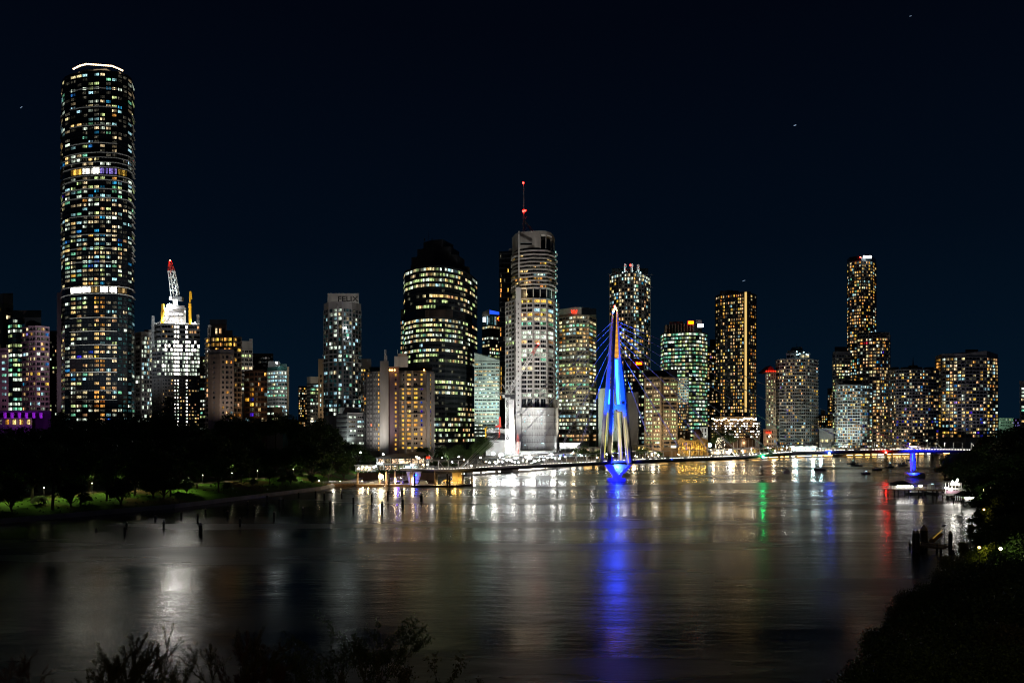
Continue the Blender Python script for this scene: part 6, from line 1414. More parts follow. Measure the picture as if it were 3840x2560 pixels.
def dining_set(x, Y, label):
    r = thing("table_set", (wx(x, Y), Y, .95), label, "table", "tables under the golden tents"); px_ = wx(x, Y); mb = MB(); mb.tube((px_, Y, 1.65), (px_, Y, 1.72), .55, n=10); mb.tube((px_, Y, .95), (px_, Y, 1.65), .06, n=6); part(mb, "table", "white_paint", r)
    for s_ in (-1, 1):
        cx = px_ + s_ * .95; mb = MB(); mb.box(cx - .22, cx + .22, Y - .22, Y + .22, 1.38, 1.43); mb.box(cx + s_ * .19, cx + s_ * .23, Y - .22, Y + .22, 1.43, 1.9)
        for ax in (-.19, .19):
            for ay in (-.19, .19): mb.beam((cx + ax, Y + ay, .95), (cx + ax, Y + ay, 1.38), .04)
        part(mb, "chair", "white_paint", r)
for i, x in enumerate((1663, 1675, 1688, 1700, 1712)): dining_set(x, 326.5, "%s dining table with two white chairs under the golden tents" % ("leftmost", "second", "middle", "fourth", "rightmost")[i])
mb = MB()
for a, b in ((1656, 1690), (1716, 1758)): mb.beam((wx(a, 325), 325 if a < 1700 else 328, .45), (wx(b, 325), 325 if a < 1700 else 332, .45), .2)
tag(mb.build("edge_light_strip", "led_blue", origin=(0, 0, 0)), "blue light strip along the waterline of the tent pontoon", "light strip"); light("POINT", P(1680, 1832, 322), 500, (.03, .1, 1), size=.3, name="blue_light")
# boats
def boat(label, x, y, Y, L=7, rot=0.3, mast=0, cabin=1, hull="hull_dark", cat="boat", light_=None, grp="small boats moored in midstream"):
    Y = CZ * FPX / (y - HY) if Y is None else Y
    r = thing("moored_boat", (wx(x, Y), Y, 0), label, cat, grp); c, s_ = math.cos(rot), math.sin(rot); X0 = wx(x, Y)
    def T(a, b, z): return (X0 + a * c - b * s_, Y + a * s_ + b * c, z)
    mb = MB(); st = [(-.5, .28, .9), (-.25, .34, .8), (.1, .34, .85), (.35, .2, 1.05), (.52, .02, 1.3)]; rows = []
    for f, hw, h in st: rows.append([T(f * L, -hw * L * .5, h), T(f * L * .93, -hw * L * .32, -.2), T(f * L * .93, hw * L * .32, -.2), T(f * L, hw * L * .5, h)])
    for A, B in zip(rows, rows[1:]):
        for i in range(4): mb.quad(A[i], B[i], B[(i + 1) % 4], A[(i + 1) % 4])
    mb.quad(*rows[0][::-1]); part(mb, "hull", hull, r)
    if cabin:
        mb = MB(); h = 1.0 + cabin
        mb.hexa([T(-.2 * L, -.11 * L, .8), T(.18 * L, -.1 * L, .8), T(.18 * L, .1 * L, .8), T(-.2 * L, .11 * L, .8), T(-.16 * L, -.09 * L, h), T(.1 * L, -.08 * L, h), T(.1 * L, .08 * L, h), T(-.16 * L, .09 * L, h)]); part(mb, "cabin", "hull_white", r)
        mb = MB(); mb.beam(T(-.3 * L, 0, h + .5), T(.05 * L, 0, h + .5), .2 * L, .12); mb.beam(T(-.28 * L, 0, .8), T(-.28 * L, 0, h + .5), .08); mb.beam(T(.0 * L, 0, .8), T(.0 * L, 0, h + .5), .08); part(mb, "canopy", "hull_dark", r)
        if light_: mb = MB(); mb.box(T(-.06 * L, 0, 0)[0] - .5, T(-.06 * L, 0, 0)[0] + .5, Y - .14 * L, Y - .13 * L, h - .1, h + .15); part(mb, "cabin_light", light_, r)
    if mast:
        mb = MB(); mb.tube(T(.05 * L, 0, .8), T(.05 * L, 0, mast), .07, .04, n=6); mb.tube(T(.05 * L, 0, 2.1), T(-.4 * L, 0, 2.2), .1, n=6); part(mb, "mast", "steel", r)
    return r
boat("small white cabin yacht with a thin mast, leftmost of the moored boats", 2948, 1770, None, 7, .6, 9, 0.7, "hull_white")
boat("dark hulled yacht with a mast, second of the moored boats from the left", 3076, 1761, None, 8, 2.6, 12, .7)
boat("houseboat with a green lit roof edge, furthest of the moored boats", 3198, 1739, None, 9, .1, 0, 1.8, "hull_dark", light_="led_edge")
boat("dark yacht with tall mast touching the houseboat's bow", 3213, 1746, None, 8, 2.7, 12, .6)
boat("small launch with a violet white lit cabin, nearest of the moored boats", 3248, 1777, None, 6, .2, 0, 1.0, light_="shop_cool")
boat("dark sloop with lowered sail in the middle of the moored boats", 3290, 1762, None, 7.5, .3, 12, .6)
boat("tall cabin cruiser with a white lit wheelhouse", 3337, 1753, None, 7.5, .4, 0, 2.6, light_="shop_cool")
boat("white bowed motorboat, rightmost of the moored boats", 3386, 1744, None, 7, 2.9, 0, 1.2, "hull_white")
boat("flat dark punt beside the blue right pier", 3418, 1725, None, 8, 0, 0, 0)
boat("white motor yacht alongside the gold lit pontoon", 1590, 1824, 331, 12, .1, 0, 1.4, "hull_white", grp="boats at the ferry pontoons"); boat("small sailing dinghy below the violet gangway", 1508, 1818, 334, 7, .2, 10, 0, "hull_white", grp="boats at the ferry pontoons")
boat("pale runabout moored behind the left pontoon", 1395, 1822, 335, 6, .1, 0, .8, "hull_white", grp="boats at the ferry pontoons")
# mooring piles in the foreground reach (column, waterline row, height)
mp = [(360, 1992, 14), (475, 1975, 22), (468, 2002, 34), (582, 1952, 24), (614, 1980, 32), (680, 1940, 26), (741, 1958, 34), (752, 2001, 44), (771, 1925, 22), (854, 1940, 30), (900, 1975, 38), (930, 1905, 30), (954, 1920, 30), (1028, 1948, 34), (1002, 1880, 28), (1048, 1900, 34),
      (1120, 1868, 26), (1136, 1928, 30), (1184, 1870, 34), (1216, 1877, 32), (1238, 1913, 40), (1281, 1870, 34), (1325, 1902, 44), (1394, 1882, 36), (1433, 1912, 34), (1455, 1878, 42), (1508, 1862, 34), (1510, 1895, 30), (1580, 1880, 30), (1063, 1890, 26)]
near = {0: "pile by itself furthest left near the park bank", 1: "short pile just above the taller left pile", 2: "left tall pile in the leftmost pair", 3: "short pile right of the leftmost pair", 4: "pile at the left edge of the bright white reflection", 5: "small pile at the top of the white reflection", 6: "upper of the two tall piles in the white reflection", 7: "tallest pile, lower of two in the white reflection", 8: "small far pile above the two tall reflection piles"}
MPILES = []
for i, (x, y, h) in enumerate(mp):
    Y = CZ * FPX / (y - HY)
    lab = near.get(i, "dark capped mooring piles scattered in the dark water left of the ferry stop")
    if x > 1350: lab = {1394: "left pale capped pile below the ferry stop", 1433: "fat capped pile nearest the camera below the ferry stop", 1455: "slim tall pile left of the middle below the ferry stop", 1508: "slim pile behind the fat one below the ferry stop", 1510: "fat capped pile in the middle below the ferry stop", 1580: "right fat capped pile below the ferry stop"}[x]
    pl_ = pile(x, y - h, Y, .32 if x not in (1433, 1510, 1580, 752) else .45, lab, "mooring piles in the left reach of the river", mat="pile_wood", name="mooring_pile", white=x in (1433, 1510, 1580, 1325, 752, 614))
    if lab.startswith("dark capped mooring"): MPILES.append((x, pl_))

# right-hand jetty with lit gazebo
def jetty(label, pts, z, w=3.0, mat="timber", rail="white_paint", posts=True, lit=None):
    r = thing("jetty", (wx(pts[0][0], pts[0][1]), pts[0][1], z), label, "jetty"); mb = MB(); ra = MB()
    for (x0, Y0), (x1, Y1) in zip(pts, pts[1:]):
        a, b = Vector((wx(x0, Y0), Y0, z)), Vector((wx(x1, Y1), Y1, z)); mb.beam(a, b, w, .35); n = max(2, int((b - a).length / 1.6))
        for s_ in (-w / 2 + .1, w / 2 - .1):
            for h in (.5, 1.0): ra.beam(a + Vector((0, s_, h)), b + Vector((0, s_, h)), .07)
            for i in range(n + 1): q_ = a.lerp(b, i / n) + Vector((0, s_, 0)); ra.beam(q_, q_ + Vector((0, 0, 1.05)), .08)
        if posts:
            m_ = max(2, int((b - a).length / 4.2))
            for i in range(m_ + 1):
                for s_ in (-w / 2 + .3, w / 2 - .3):
                    q_ = a.lerp(b, i / m_) + Vector((0, s_, 0)); k = MB(); k.tube((q_.x, q_.y, -1.2), (q_.x, q_.y, z - .15), .24, n=7); part(k, "pile", "pile_wood", r)
    part(mb, "deck", mat, r); part(ra, "railing", rail, r); return r
jetty("long timber jetty with white railings below the right bridge pier", [(3323, 282), (3400, 282), (3560, 276)], 2.7, 3.4)
jetty("upper landing stage reaching the jetty from the trees", [(3545, 276), (3640, 268)], 3.0, 4)
jetty("lower white railed landing near the right trees", [(3590, 252), (3665, 240)], 2.6, 5)
M["bulb_gaz"] = glow_mat("bulb_gaz", (1, .97, .88), 40)
def gazebo(label, x0, x1, ytop, ybot, Y, e, n=6, peak=True):
    r = thing("gazebo", P((x0 + x1) / 2, ybot, Y), label, "gazebo"); a, b = P(x0, ybot, Y), P(x1, ybot, Y); z0 = a.z; z1 = wz(ytop, Y); D = 5
    for i in range(n + 1):
        for yy in (0, D): mb = MB(); x = a.x + (b.x - a.x) * i / n; mb.beam((x, Y + yy, z0), (x, Y + yy, z1), .14); part(mb, "post", "white_paint", r)
    mb = MB(); mb.box(a.x - .4, b.x + .4, Y - .4, Y + D + .4, z1, z1 + .25); c0, c1 = (a.x + b.x) / 2 - 1.2, (a.x + b.x) / 2 + 1.2; zz = z1 + (1.8 if peak else .6)
    mb.hexa([(a.x - .3, Y - .3, z1 + .26), (b.x + .3, Y - .3, z1 + .26), (b.x + .3, Y + D + .3, z1 + .26), (a.x - .3, Y + D + .3, z1 + .26), (c0, Y + 2, zz), (c1, Y + 2, zz), (c1, Y + 3, zz), (c0, Y + 3, zz)]); part(mb, "roof", "dark_steel", r)
    mb = MB(); mb.box(a.x, b.x, Y + .2, Y + .3, z0 + .1, z0 + 1.0); part(mb, "balustrade", "white_paint", r)
    for i in range(n): mb = MB(); mb.ball((a.x + (b.x - a.x) * (i + .5) / n, Y - .1, z1 - .25), .26); part(mb, "lamp_globe", "bulb_gaz", r)
    for f in (.25, .75): light("POINT", (a.x + (b.x - a.x) * f, Y + 1.5, z1 - .6), e, (1, .98, .9), size=.3, parent=r)
    return r
gazebo("brilliantly lit white gazebo on the long jetty", 3361, 3424, 1820, 1835, 281, 420)
gazebo("white lit shelter half hidden by the right trees", 3618, 3662, 1862, 1880, 240, 300)
r = thing("jetty_house", P(3580, 1850, 268), "two storey lit landing house with pinkish railings at the right end of the jetty", "landing house"); Yj = 268
def jb(x0, x1, y0, y1, nm, m, Y=Yj, d=4): mb = MB(); mb.box(wx(x0, Y), wx(x1, Y), Y, Y + d, wz(y1, Y), wz(y0, Y)); part(mb, nm, m, r)
jb(3556, 3600, 1806, 1809, "roof", "dark_steel"); jb(3558, 3600, 1832, 1835, "floor_slab", "white_paint"); jb(3545, 3605, 1852, 1856, "floor_slab", "concrete_light")
for x in (3545, 3557, 3570, 3583, 3596, 3604): jb(x, x + 1.5, 1809, 1856, "post", "white_paint", d=.2)
jb(3575, 3600, 1812, 1820, "lit_ceiling", "shop_glow", Y=Yj + 1, d=2); jb(3548, 3600, 1838, 1850, "balustrade", "pink_wall", d=.1, Y=Yj - .1)
for x, y in ((3573, 1805), (3587, 1805), (3591, 1798), (3548, 1828), (3567, 1833), (3629, 1843)): mb = MB(); mb.ball(P(x, y, Yj - .6), .36); part(mb, "lamp_globe", "bulb_gaz", r)
light("POINT", P(3575, 1826, 266), 500, (1, .95, .85), size=.3, parent=r); light("POINT", P(3600, 1845, 262), 400, (1, .95, .85), size=.3, parent=r)
boat("moored cabin cruiser with flybridge behind the long jetty", 3490, 1838, 292, 9, 1.5, 0, 3.2, "hull_dark", light_="shop_cool", grp="boats behind the long jetty"); boat("low white launch behind the gazebo", 3435, 1838, 290, 9, .05, 0, 1.0, "hull_dark", grp="boats behind the long jetty")
for x in (3449, 3455): 
    lp = make_lamp("jetty_lamp", 1.1, .3, "bulb_warm", "%s of two warm lamps on the jetty right of the gazebo" % ("left" if x < 3450 else "right"), "lamp", loc=(wx(x, 280.6), 280.6, 2.9))
# near pontoon bottom right
jetty("near dark floating landing with rails beside the right trees", [(3432, 158), (3552, 153)], 1.0, 5, mat="timber", rail="dark_steel")
for x, yt, Y, rad, lab in ((3428, 1986, 154, .42, "leftmost thick dark pile of the near landing"), (3441, 1986, 153, .42, "second thick dark pile of the near landing"), (3465, 1966, 162, .8, "tallest and thickest pile behind the near landing"), (3564, 1988, 152, .42, "thick dark pile right of the near landing among the leaves")): pile(x, yt, Y, rad, lab, "piles of the near landing", mat="pile_wood", name="guide_pile")
r = thing("gangway", P(3510, 2010, 172), "yellow edged stair ramp rising from the near landing into the trees", "gangway"); mb = MB(); a, b = P(3492, 2030, 158), P(3526, 2000, 160); mb.beam(a, b, 1.4, .2); part(mb, "ramp", "timber", r); mb = MB(); mb.beam(a + Vector((0, -.7, .9)), b + Vector((0, -.7, .9)), .12); part(mb, "yellow_handrail", glow_mat("ramp_glow", (1, .6, .1), .35), r)
r = thing("solar_lamp_post", P(3540, 2060, 170), "thin post with a small flat panel beside the near landing", "post"); mb = MB(); mb.tube((wx(3542, 153), 153, 1.0), (wx(3542, 153), 153, wz(1972, 153)), .07, n=6); part(mb, "post", "dark_steel", r); mb = MB(); mb.beam(P(3533, 1974, 153), P(3546, 1966, 153), .9, .06); part(mb, "panel", "dark_steel", r)
# sky
for (x, y, dx, dy, lab, s_) in ((2977, 472, 8, -3, "short pale blue star trail high in the sky above the right towers", 1.6), (1823 * 0 + 2785, 1054, 9, -3, "short faint streak above the golden striped tower", 1.0), (76, 406, 7, -6, "faint slanting star trail left of the tallest tower", .8), (3411, 62, 7, -2, "faint star trail in the top right corner of the sky", .8)):
    Y = 9000; mb = MB(); mb.beam(P(x, y, Y), P(x + dx, y + dy, Y), 5 * s_, 5 * s_); tag(mb.build("star", "star_white", origin=tuple(P(x, y, Y))), lab, "star")

# ================================================================== trees
def leaf_mesh(name, blobs, n, size, mat, seed, flat=0.0, droop=0.0, fill=0.35):
    """leaf sized faces spread through a set of ellipsoid lobes; blobs = (centre, radii)"""
    g = np.random.default_rng(seed); vol = np.array([b[1][0] * b[1][1] * b[1][2] for b in blobs]) ** (2 / 3); vol = vol / vol.sum()
    idx = g.choice(len(blobs), n, p=vol); C = np.array([b[0] for b in blobs])[idx]; R = np.array([b[1] for b in blobs])[idx]
    d = g.normal(size=(n, 3)); d /= np.linalg.norm(d, axis=1, keepdims=True); rad = 1 - fill * g.random(n) ** 1.5; rad *= 1 + 0.16 * g.normal(size=n)
    p = C + d * R * rad[:, None]
    a = g.normal(size=(n, 3)); a[:, 2] *= (1 - flat); a[:, 2] -= droop; a /= np.linalg.norm(a, axis=1, keepdims=True); b = np.cross(a, g.normal(size=(n, 3))); b /= np.linalg.norm(b, axis=1, keepdims=True)
    s = size * (0.6 + 0.8 * g.random(n))[:, None]; L = a * s; W = b * s * 0.45
    V = np.stack([p - L * .5, p + W * .5, p + L * .5, p - W * .5], 1).reshape(-1, 3)
    me = bpy.data.meshes.new(name); me.vertices.add(4 * n); me.vertices.foreach_set("co", V.ravel()); me.loops.add(4 * n); me.loops.foreach_set("vertex_index", np.arange(4 * n, dtype=np.int32))
    me.polygons.add(n); me.polygons.foreach_set("loop_start", np.arange(0, 4 * n, 4, dtype=np.int32)); me.update(calc_edges=True); me.materials.append(M[mat]); return me
def add_crown(root, me, name="crown"):
    o = bpy.data.objects.new(name, me); COL.objects.link(o); o.parent = root; return o
def make_tree(kind, seed, label, grp, leaf="leaf", H=14.0, R=7.0, n=4200, size=.75, trunk=.3, name="tree", cat="tree", bark="bark"):
    """built at the origin, H metres tall"""
    g = random.Random(seed); root = thing(name, (0, 0, 0), label, cat, grp); mb = MB(); blobs = []
    if kind == "broad":
        th = H * trunk; lean = g.uniform(-.4, .4); mb.tube((0, 0, -.5), (lean, 0, th), H * .035, H * .026, n=8)
        for i in range(g.randint(9, 13)):
            a = g.uniform(0, 2 * PI); q = g.uniform(.15, .82); r_ = R * q; z = th + (H - th) * g.uniform(.28, .80 - .25 * q * q); c = (math.cos(a) * r_, math.sin(a) * r_, z); s = R * g.uniform(.26, .42)
            mid = (c[0] * .45 + lean * .5, c[1] * .45, th + (z - th) * .55); mb.tube((lean, 0, th * .92), mid, H * .017, H * .012, n=6); mb.tube(mid, c, H * .012, H * .004, n=5); blobs.append((c, (s, s, s * g.uniform(.6, .85))))
        s = R * .4; blobs.append(((lean, 0, H - s * .8), (s, s, s * .8)))
    elif kind == "round":           # tall trunk, mop head
        th = H * .5; mb.tube((0, 0, -.5), (0, 0, H * .85), H * .022, H * .01, n=8)
        for i in range(10): a = g.uniform(0, 2 * PI); z = H * g.uniform(.62, .9); r_ = R * .55 * math.sin(PI * (z / H - .5) / .5); c = (math.cos(a) * r_, math.sin(a) * r_, z); s = R * g.uniform(.3, .42); mb.tube((0, 0, z * .9), c, H * .008, .03, n=5); blobs.append((c, (s, s, s * .7)))
        blobs.append(((0, 0, H - R * .4), (R * .5, R * .5, R * .4)))
    elif kind == "gum":
        th = H * .35; mb.tube((0, 0, -.5), (.5, 0, th), H * .025, H * .02, n=8); top = (1.0, .3, H * .82); mb.tube((.5, 0, th), top, H * .02, H * .006, n=7)
        for i in range(12): a = g.uniform(0, 2 * PI); z = H * g.uniform(.42, .95); r_ = R * g.uniform(.3, .85) * (1.15 - z / H); c = (math.cos(a) * r_ + .6, math.sin(a) * r_, z); s = R * g.uniform(.18, .32); f = g.uniform(.3, .8); b0 = (.5 + .5 * f, .3 * f, th + (z - th) * .6); mb.tube(b0, c, H * .009, .03, n=5); blobs.append((c, (s, s, s * .75)))
    elif kind == "pine":
        mb.tube((0, 0, -.5), (0, 0, H), H * .022, .05, n=8)
        for i in range(26):
            f = i / 25; z = H * (.2 + .78 * f); a = i * 2.4; r_ = R * (1 - f * .82) * g.uniform(.75, 1.1); c = (math.cos(a) * r_ * .75, math.sin(a) * r_ * .75, z + .3); mb.tube((0, 0, z), (math.cos(a) * r_, math.sin(a) * r_, z + .6), .14, .03, n=5); s = R * .2; blobs.append((c, (s * 1.3, s * 1.3, s * .6)))
    elif kind == "palm":
        mb.tube((0, 0, -.5), (.3, 0, H * .8), H * .02, H * .014, n=8)
    part(mb, "trunk", bark, root)
    if kind == "palm":
        fr = MB(); c = Vector((.3, 0, H * .8))
        for i in range(18):
            a = i * 2.39; el = g.uniform(-.1, 1.1); L = R * g.uniform(.8, 1.05); d = Vector((math.cos(a), math.sin(a), 0)); side = Vector((-d.y, d.x, 0)); prev = c
            for k in range(1, 8):
                t_ = k / 7; p = c + d * L * t_ * math.cos(el * .6) + Vector((0, 0, L * (math.sin(el) * t_ - 1.15 * t_ * t_)))
                w = .9 * (1 - abs(2 * t_ - .9)) + .25; dr = Vector((0, 0, -w * .5))
                fr.quad(prev, p, p + side * w + dr, prev + side * w + dr); fr.quad(prev, p, p - side * w + dr, prev - side * w + dr); prev = p
        part(fr, "crown", leaf, root)
    else:
        add_crown(root, leaf_mesh("crown", blobs, n, size, leaf, seed))
    root["H"] = H
    return root
used_t = set()
def place(proto, px, ytop, Y, label=None, grp=None, wid=1.0, zb=None, rot=None, X=None):
    X = wx(px, Y) if X is None else X; z = zground(X, Y) if zb is None else zb; zt = wz(ytop, Y); s = max(zt - z, 2.0) / proto["H"]
    rot = rs.uniform(0, 6.28) if rot is None else rot
    if proto.name not in used_t:
        used_t.add(proto.name); r = proto; r.location = (X, Y, z); r.rotation_euler = (0, 0, rot); r.scale = (s * wid, s * wid, s)
        if label: r["label"] = label
    else: r = copy_tree(proto, (X, Y, z), rot, (s * wid, s * wid, s), label)
    if grp: r["group"] = grp
    return r
PARK = "trees massed in the dark park on the left bank"
PL = {"broad": "broad dark trees massed in the park on the left bank", "round": "mop headed dark trees rising from the park on the left bank", "gum": "loose crowned dark gums in the park on the left bank"}
tb = [make_tree("broad", 100 + i, PL["broad"], PARK, n=5200, size=.72) for i in range(3)]
tr = [make_tree("round", 120 + i, PL["round"], PARK, H=18, R=5.5, n=3400, size=.65) for i in range(2)]
tg = [make_tree("gum", 130 + i, PL["gum"], PARK, H=18, R=7, n=3600, size=.6) for i in range(2)]
def bankY(px, inland):                                    # distance of a line `inland` metres behind the left waterline
    best = None
    for a, b in zip(sh, sh[1:]):
        for f in (0, .5):
            x, y = a[0] + (b[0] - a[0]) * f, a[1] + (b[1] - a[1]) * f; ix, iy = a[2], a[3]; L = math.hypot(ix, iy); x += ix / L * inland; y += iy / L * inland
            if y < 150: continue
            d = abs(CX + x / y * FPX - px)
            if best is None or d < best[0]: best = (d, y)
    return best[1]
tl = [make_tree("broad", 110 + i, PL["broad"], PARK, n=6500, size=.7, trunk=.10) for i in range(3)]
# front row, near the path: low spreading canopy
FRONT = []; MID = []; BACK = []; PROM = []; EDGE = []
for i, px in enumerate(range(-50, 1330, 66)):
    f = max(0, min(1, px / 1300)); Y = bankY(px, 36 + rs.uniform(-3, 8)); yt = 1650 + rs.uniform(-22, 26) + 60 * f * f
    FRONT.append((px, place(tl[i % 3], px + rs.uniform(-12, 12), yt, Y, wid=1.0 + rs.uniform(-.05, .3))))
# middle and back rows make the skyline of the mass
outline = [(-60, 1600, "b"), (20, 1604, "b"), (95, 1598, "b"), (150, 1606, "b"), (205, 1585, "g"), (232, 1545, "g"), (290, 1580, "b"), (340, 1556, "g"), (390, 1590, "b"), (425, 1568, "b"), (470, 1558, "b"), (505, 1560, "b"), (560, 1566, "b"), (585, 1560, "b"),
    (610, 1530, "g"), (690, 1582, "b"), (740, 1590, "b"), (780, 1604, "b"), (820, 1618, "b"), (860, 1550, "r"), (900, 1575, "b"), (938, 1562, "r"), (975, 1566, "r"), (1034, 1550, "r"), (1085, 1553, "r"), (1115, 1570, "g"), (1160, 1590, "b"), (1205, 1566, "g"), (1240, 1590, "g"), (1268, 1618, "g"), (1290, 1650, "b")]
for i, (px, yt, k) in enumerate(outline):
    Y = 330 + (i * 37) % 70 + (20 if px > 800 else 0); pr = {"b": tb[i % 3], "g": tg[i % 2], "r": tr[i % 2]}[k]; BACK.append((px, None)); BACK[-1] = (px, place(pr, px, yt, Y, wid=1.05 if k != "r" else .9))
for i, px in enumerate(range(-20, 1300, 70)):
    MID.append((px, place(tl[(i + 1) % 3], px, 1650 + rs.uniform(-20, 20) + (20 if px > 1000 else 0), 295 + (i * 23) % 30 + (30 if px > 900 else 0), wid=1.35)))
for px, yt, inn, k in ((120, 1690, 20, 0), (196, 1640, 9, 1), (300, 1740, 22, 0), (400, 1700, 12, 1), (505, 1720, 20, 0), (640, 1690, 14, 1), (740, 1730, 22, 0), (820, 1720, 13, 0), (905, 1730, 22, 1), (1010, 1750, 17, 0), (1130, 1760, 18, 1), (1215, 1765, 16, 0), (45, 1800, 7, 2), (268, 1790, 10, 2), (455, 1790, 9, 2), (575, 1770, 14, 2), (612, 1760, 9, 2), (700, 1790, 16, 2), (950, 1790, 12, 2), (1060, 1780, 10, 2), (1090, 1770, 14, 2), (1170, 1775, 7, 2)):
    EDGE.append((px, place(tl[0] if k == 2 else (tb[k] if k == 0 else tg[0]), px, yt, bankY(px, inn), wid=1.15 if k == 2 else .8)))
pine = make_tree("pine", 140, "see-through dark conifer in front of the tower under construction", PARK, H=26, R=6, n=5200, size=.6)
place(pine, 635, 1492, 380, "tall see-through conifer standing in front of the tower under construction")
small = [make_tree("broad", 150 + i, "small shore trees lining the city promenade", "small trees along the city promenade", H=8, R=4, n=1800, size=.5, name="shore_tree") for i in range(2)]
for k_, a_ in ((0, (1340, 1668, 400)), (1, (1312, 1690, 390)), (0, (1385, 1700, 396)), (1, (1290, 1742, 345)), (0, (1232, 1738, 330))): PROM.append((a_[0], place(small[k_], *a_)))
fig = make_tree("broad", 160, "large dark fig tree left of the floodlit building site", None, H=14, R=10, n=9000, size=.6, name="fig_tree")
place(fig, 1812, 1636, 455, "large dome shaped dark fig tree just left of the floodlit building site", wid=.86)
fig2 = copy_tree(fig, (wx(1725, 452), 452, 4), 1.7, (.8, .8, .92), "second dark fig tree merging with the dome shaped one, below the stepped tower"); fig3 = copy_tree(fig, (wx(1660, 440), 440, 4), 3.1, (.75, .75, .9), "third fig tree in the row, nearest the palms and the hotel")
for px, yt, w_ in ((1600, 1722, 1.1), (1630, 1722, 1), (1668, 1728, 1.2), (1705, 1732, 1.2)): PROM.append((px, place(small[0 if px % 20 else 1], px, yt, 410, wid=w_)))
pm = make_tree("palm", 170, "palm tree", "palms between the restaurant and the fig trees", H=12, R=4.2, name="palm_tree", cat="palm", bark="bark_pale")
for px, yt, Y, lab in ((1590, 1662, 402, "broad palm above the restaurant roof, before the hotel's right corner"), (1650, 1672, 410, "left of two slim pale trunked palms by the fig trees"), (1662, 1678, 414, "right of two slim pale trunked palms by the fig trees"), (2586, 1668, 590, "palm before the violet arches of the heritage building"), (2617, 1666, 592, "palm before the right pediment of the heritage building")): place(pm, px, yt - 4, Y, lab, wid=1.1 if px < 1600 else .9)
# promenade trees
for i, (px, yt) in enumerate(((2235, 1688), (2262, 1672), (2312, 1650), (2330, 1662), (2405, 1680), (2420, 1676), (2470, 1690), (2555, 1672), (2668, 1700), (2862, 1684), (2890, 1682), (2925, 1688), (2945, 1690), (3126, 1670), (3300, 1680), (3345, 1676), (3420, 1676), (3480, 1680), (3505, 1672), (3530, 1668), (2215, 1690), (2190, 1668))):
    PROM.append((px, place(small[i % 2], px, yt, sh_Y(px) + 6 + (i * 5) % 14, wid=1.2)))
fairy = make_tree("broad", 180, "tall tree strung with white fairy lights left of the terraced dining building", None, H=16, R=7.5, n=5200, size=.6, name="fairy_lit_tree")
place(fairy, 2708, 1598, 628); loc = Vector(fairy.location)
M["bulb_fairy"] = glow_mat("bulb_fairy", (1, .85, .6), 5)
mbl = MB(); g_ = random.Random(3)
for i in range(85):
    a = g_.uniform(0, 6.28); h = g_.betavariate(1.6, 1.3) * .75 + .12; r_ = 7 * math.sin(PI * h) ; mbl.ball((loc.x - 4 + math.cos(a) * r_ * .6, loc.y - 7 - g_.uniform(0, 1), loc.z + h * 20), .16 + .1 * g_.random())
tag(mbl.build("fairy_lights", "bulb_fairy", origin=(0, 0, 0)), "cloud of tiny warm fairy lights hung over the tall promenade tree", "fairy lights", kind="stuff")
# park lamps under the canopy
M["bulb_park"] = glow_mat("bulb_park", (1, .95, .6), 16)
pk = make_lamp("park_lamp", 3.6, .13, "bulb_park", "park path lamps half hidden under the dark trees", "park lamp", "path lamps in the dark park")
pts_ = [(30, 30), (165, 28), (250, 30), (345, 34), (440, 26), (520, 32), (690, 30), (760, 34), (870, 34), (965, 36), (1100, 34), (1160, 36)]
PLAMPS = []
for i, (px, inn) in enumerate(pts_):
    Y = bankY(px, inn - 6); X = wx(px, Y); z = zground(X, Y)
    if i == 0: pk.location = (X, Y, z); PLAMPS.append((px, pk))
    else: PLAMPS.append((px, copy_tree(pk, (X, Y, z))))
    d_ = (3, 8, 5, 2)[i % 4]; zz = zground(X + d_ * .5, Y - d_ * .8); light("SPOT", (X + d_ * .5, Y - d_ * .8, zz + 7.5), (1700, 600, 2200, 1000)[i % 4], (.9, 1, .38), (X + d_ * .5, Y - d_ * .8 - .5, zz), 128, .8, .3, name="park_light"); light("SPOT", (X, Y - .8, z + 4.5), 900, (1, .9, .5), (X, Y - .8, z), 125, .7, .25, name="park_light")
# path and plants on the bank
mb = MB(); lastp = None
for px in range(-60, 1240, 20):
    Y = bankY(px, 31); X = wx(px, Y); p = Vector((X, Y, zground(X, Y) + .12))
    if lastp is not None and (p - lastp).length < 30: mb.beam(lastp, p, 3.2, .1)
    lastp = p
tag(mb.build("park_path", "paving"), kind="structure")
gmesh = leaf_mesh("grass", [((0, 0, 0), (1, 1, 1))], 10, .1, "leaf", 1); bpy.data.meshes.remove(gmesh)
g_ = np.random.default_rng(9); V = []; F = []
tuf = []
for i in range(9000):
    px = g_.uniform(-40, 1200); inn = g_.uniform(2, 27); k = int(g_.integers(0, len(sh) - 1)); a, b = sh[k], sh[k + 1]
    if not (-160 < a[0] < -80 and 190 < a[1] < 330): continue
    f = g_.random(); x = a[0] + (b[0] - a[0]) * f; y = a[1] + (b[1] - a[1]) * f; L = math.hypot(a[2], a[3]); tuf.append((x + a[2] / L * inn, y + a[3] / L * inn))
for (x, y) in tuf:
    z = zground(x, y)
    for q in range(3):
        a = g_.uniform(0, 3.14); h = g_.uniform(.25, .6); n0 = len(V); dx, dy = math.cos(a) * .22, math.sin(a) * .22; V += [(x - dx, y - dy, z - .05), (x + dx, y + dy, z - .05), (x + dx * 2, y + dy * .4 - .1, z + h)]; F.append((n0, n0 + 1, n0 + 2))
me = bpy.data.meshes.new("grass"); me.from_pydata(V, [], F); me.materials.append(M["leaf"]); o = bpy.data.objects.new("grass", me); COL.objects.link(o); tag(o, "short rough grass tufts on the lit park bank", "grass", kind="stuff")
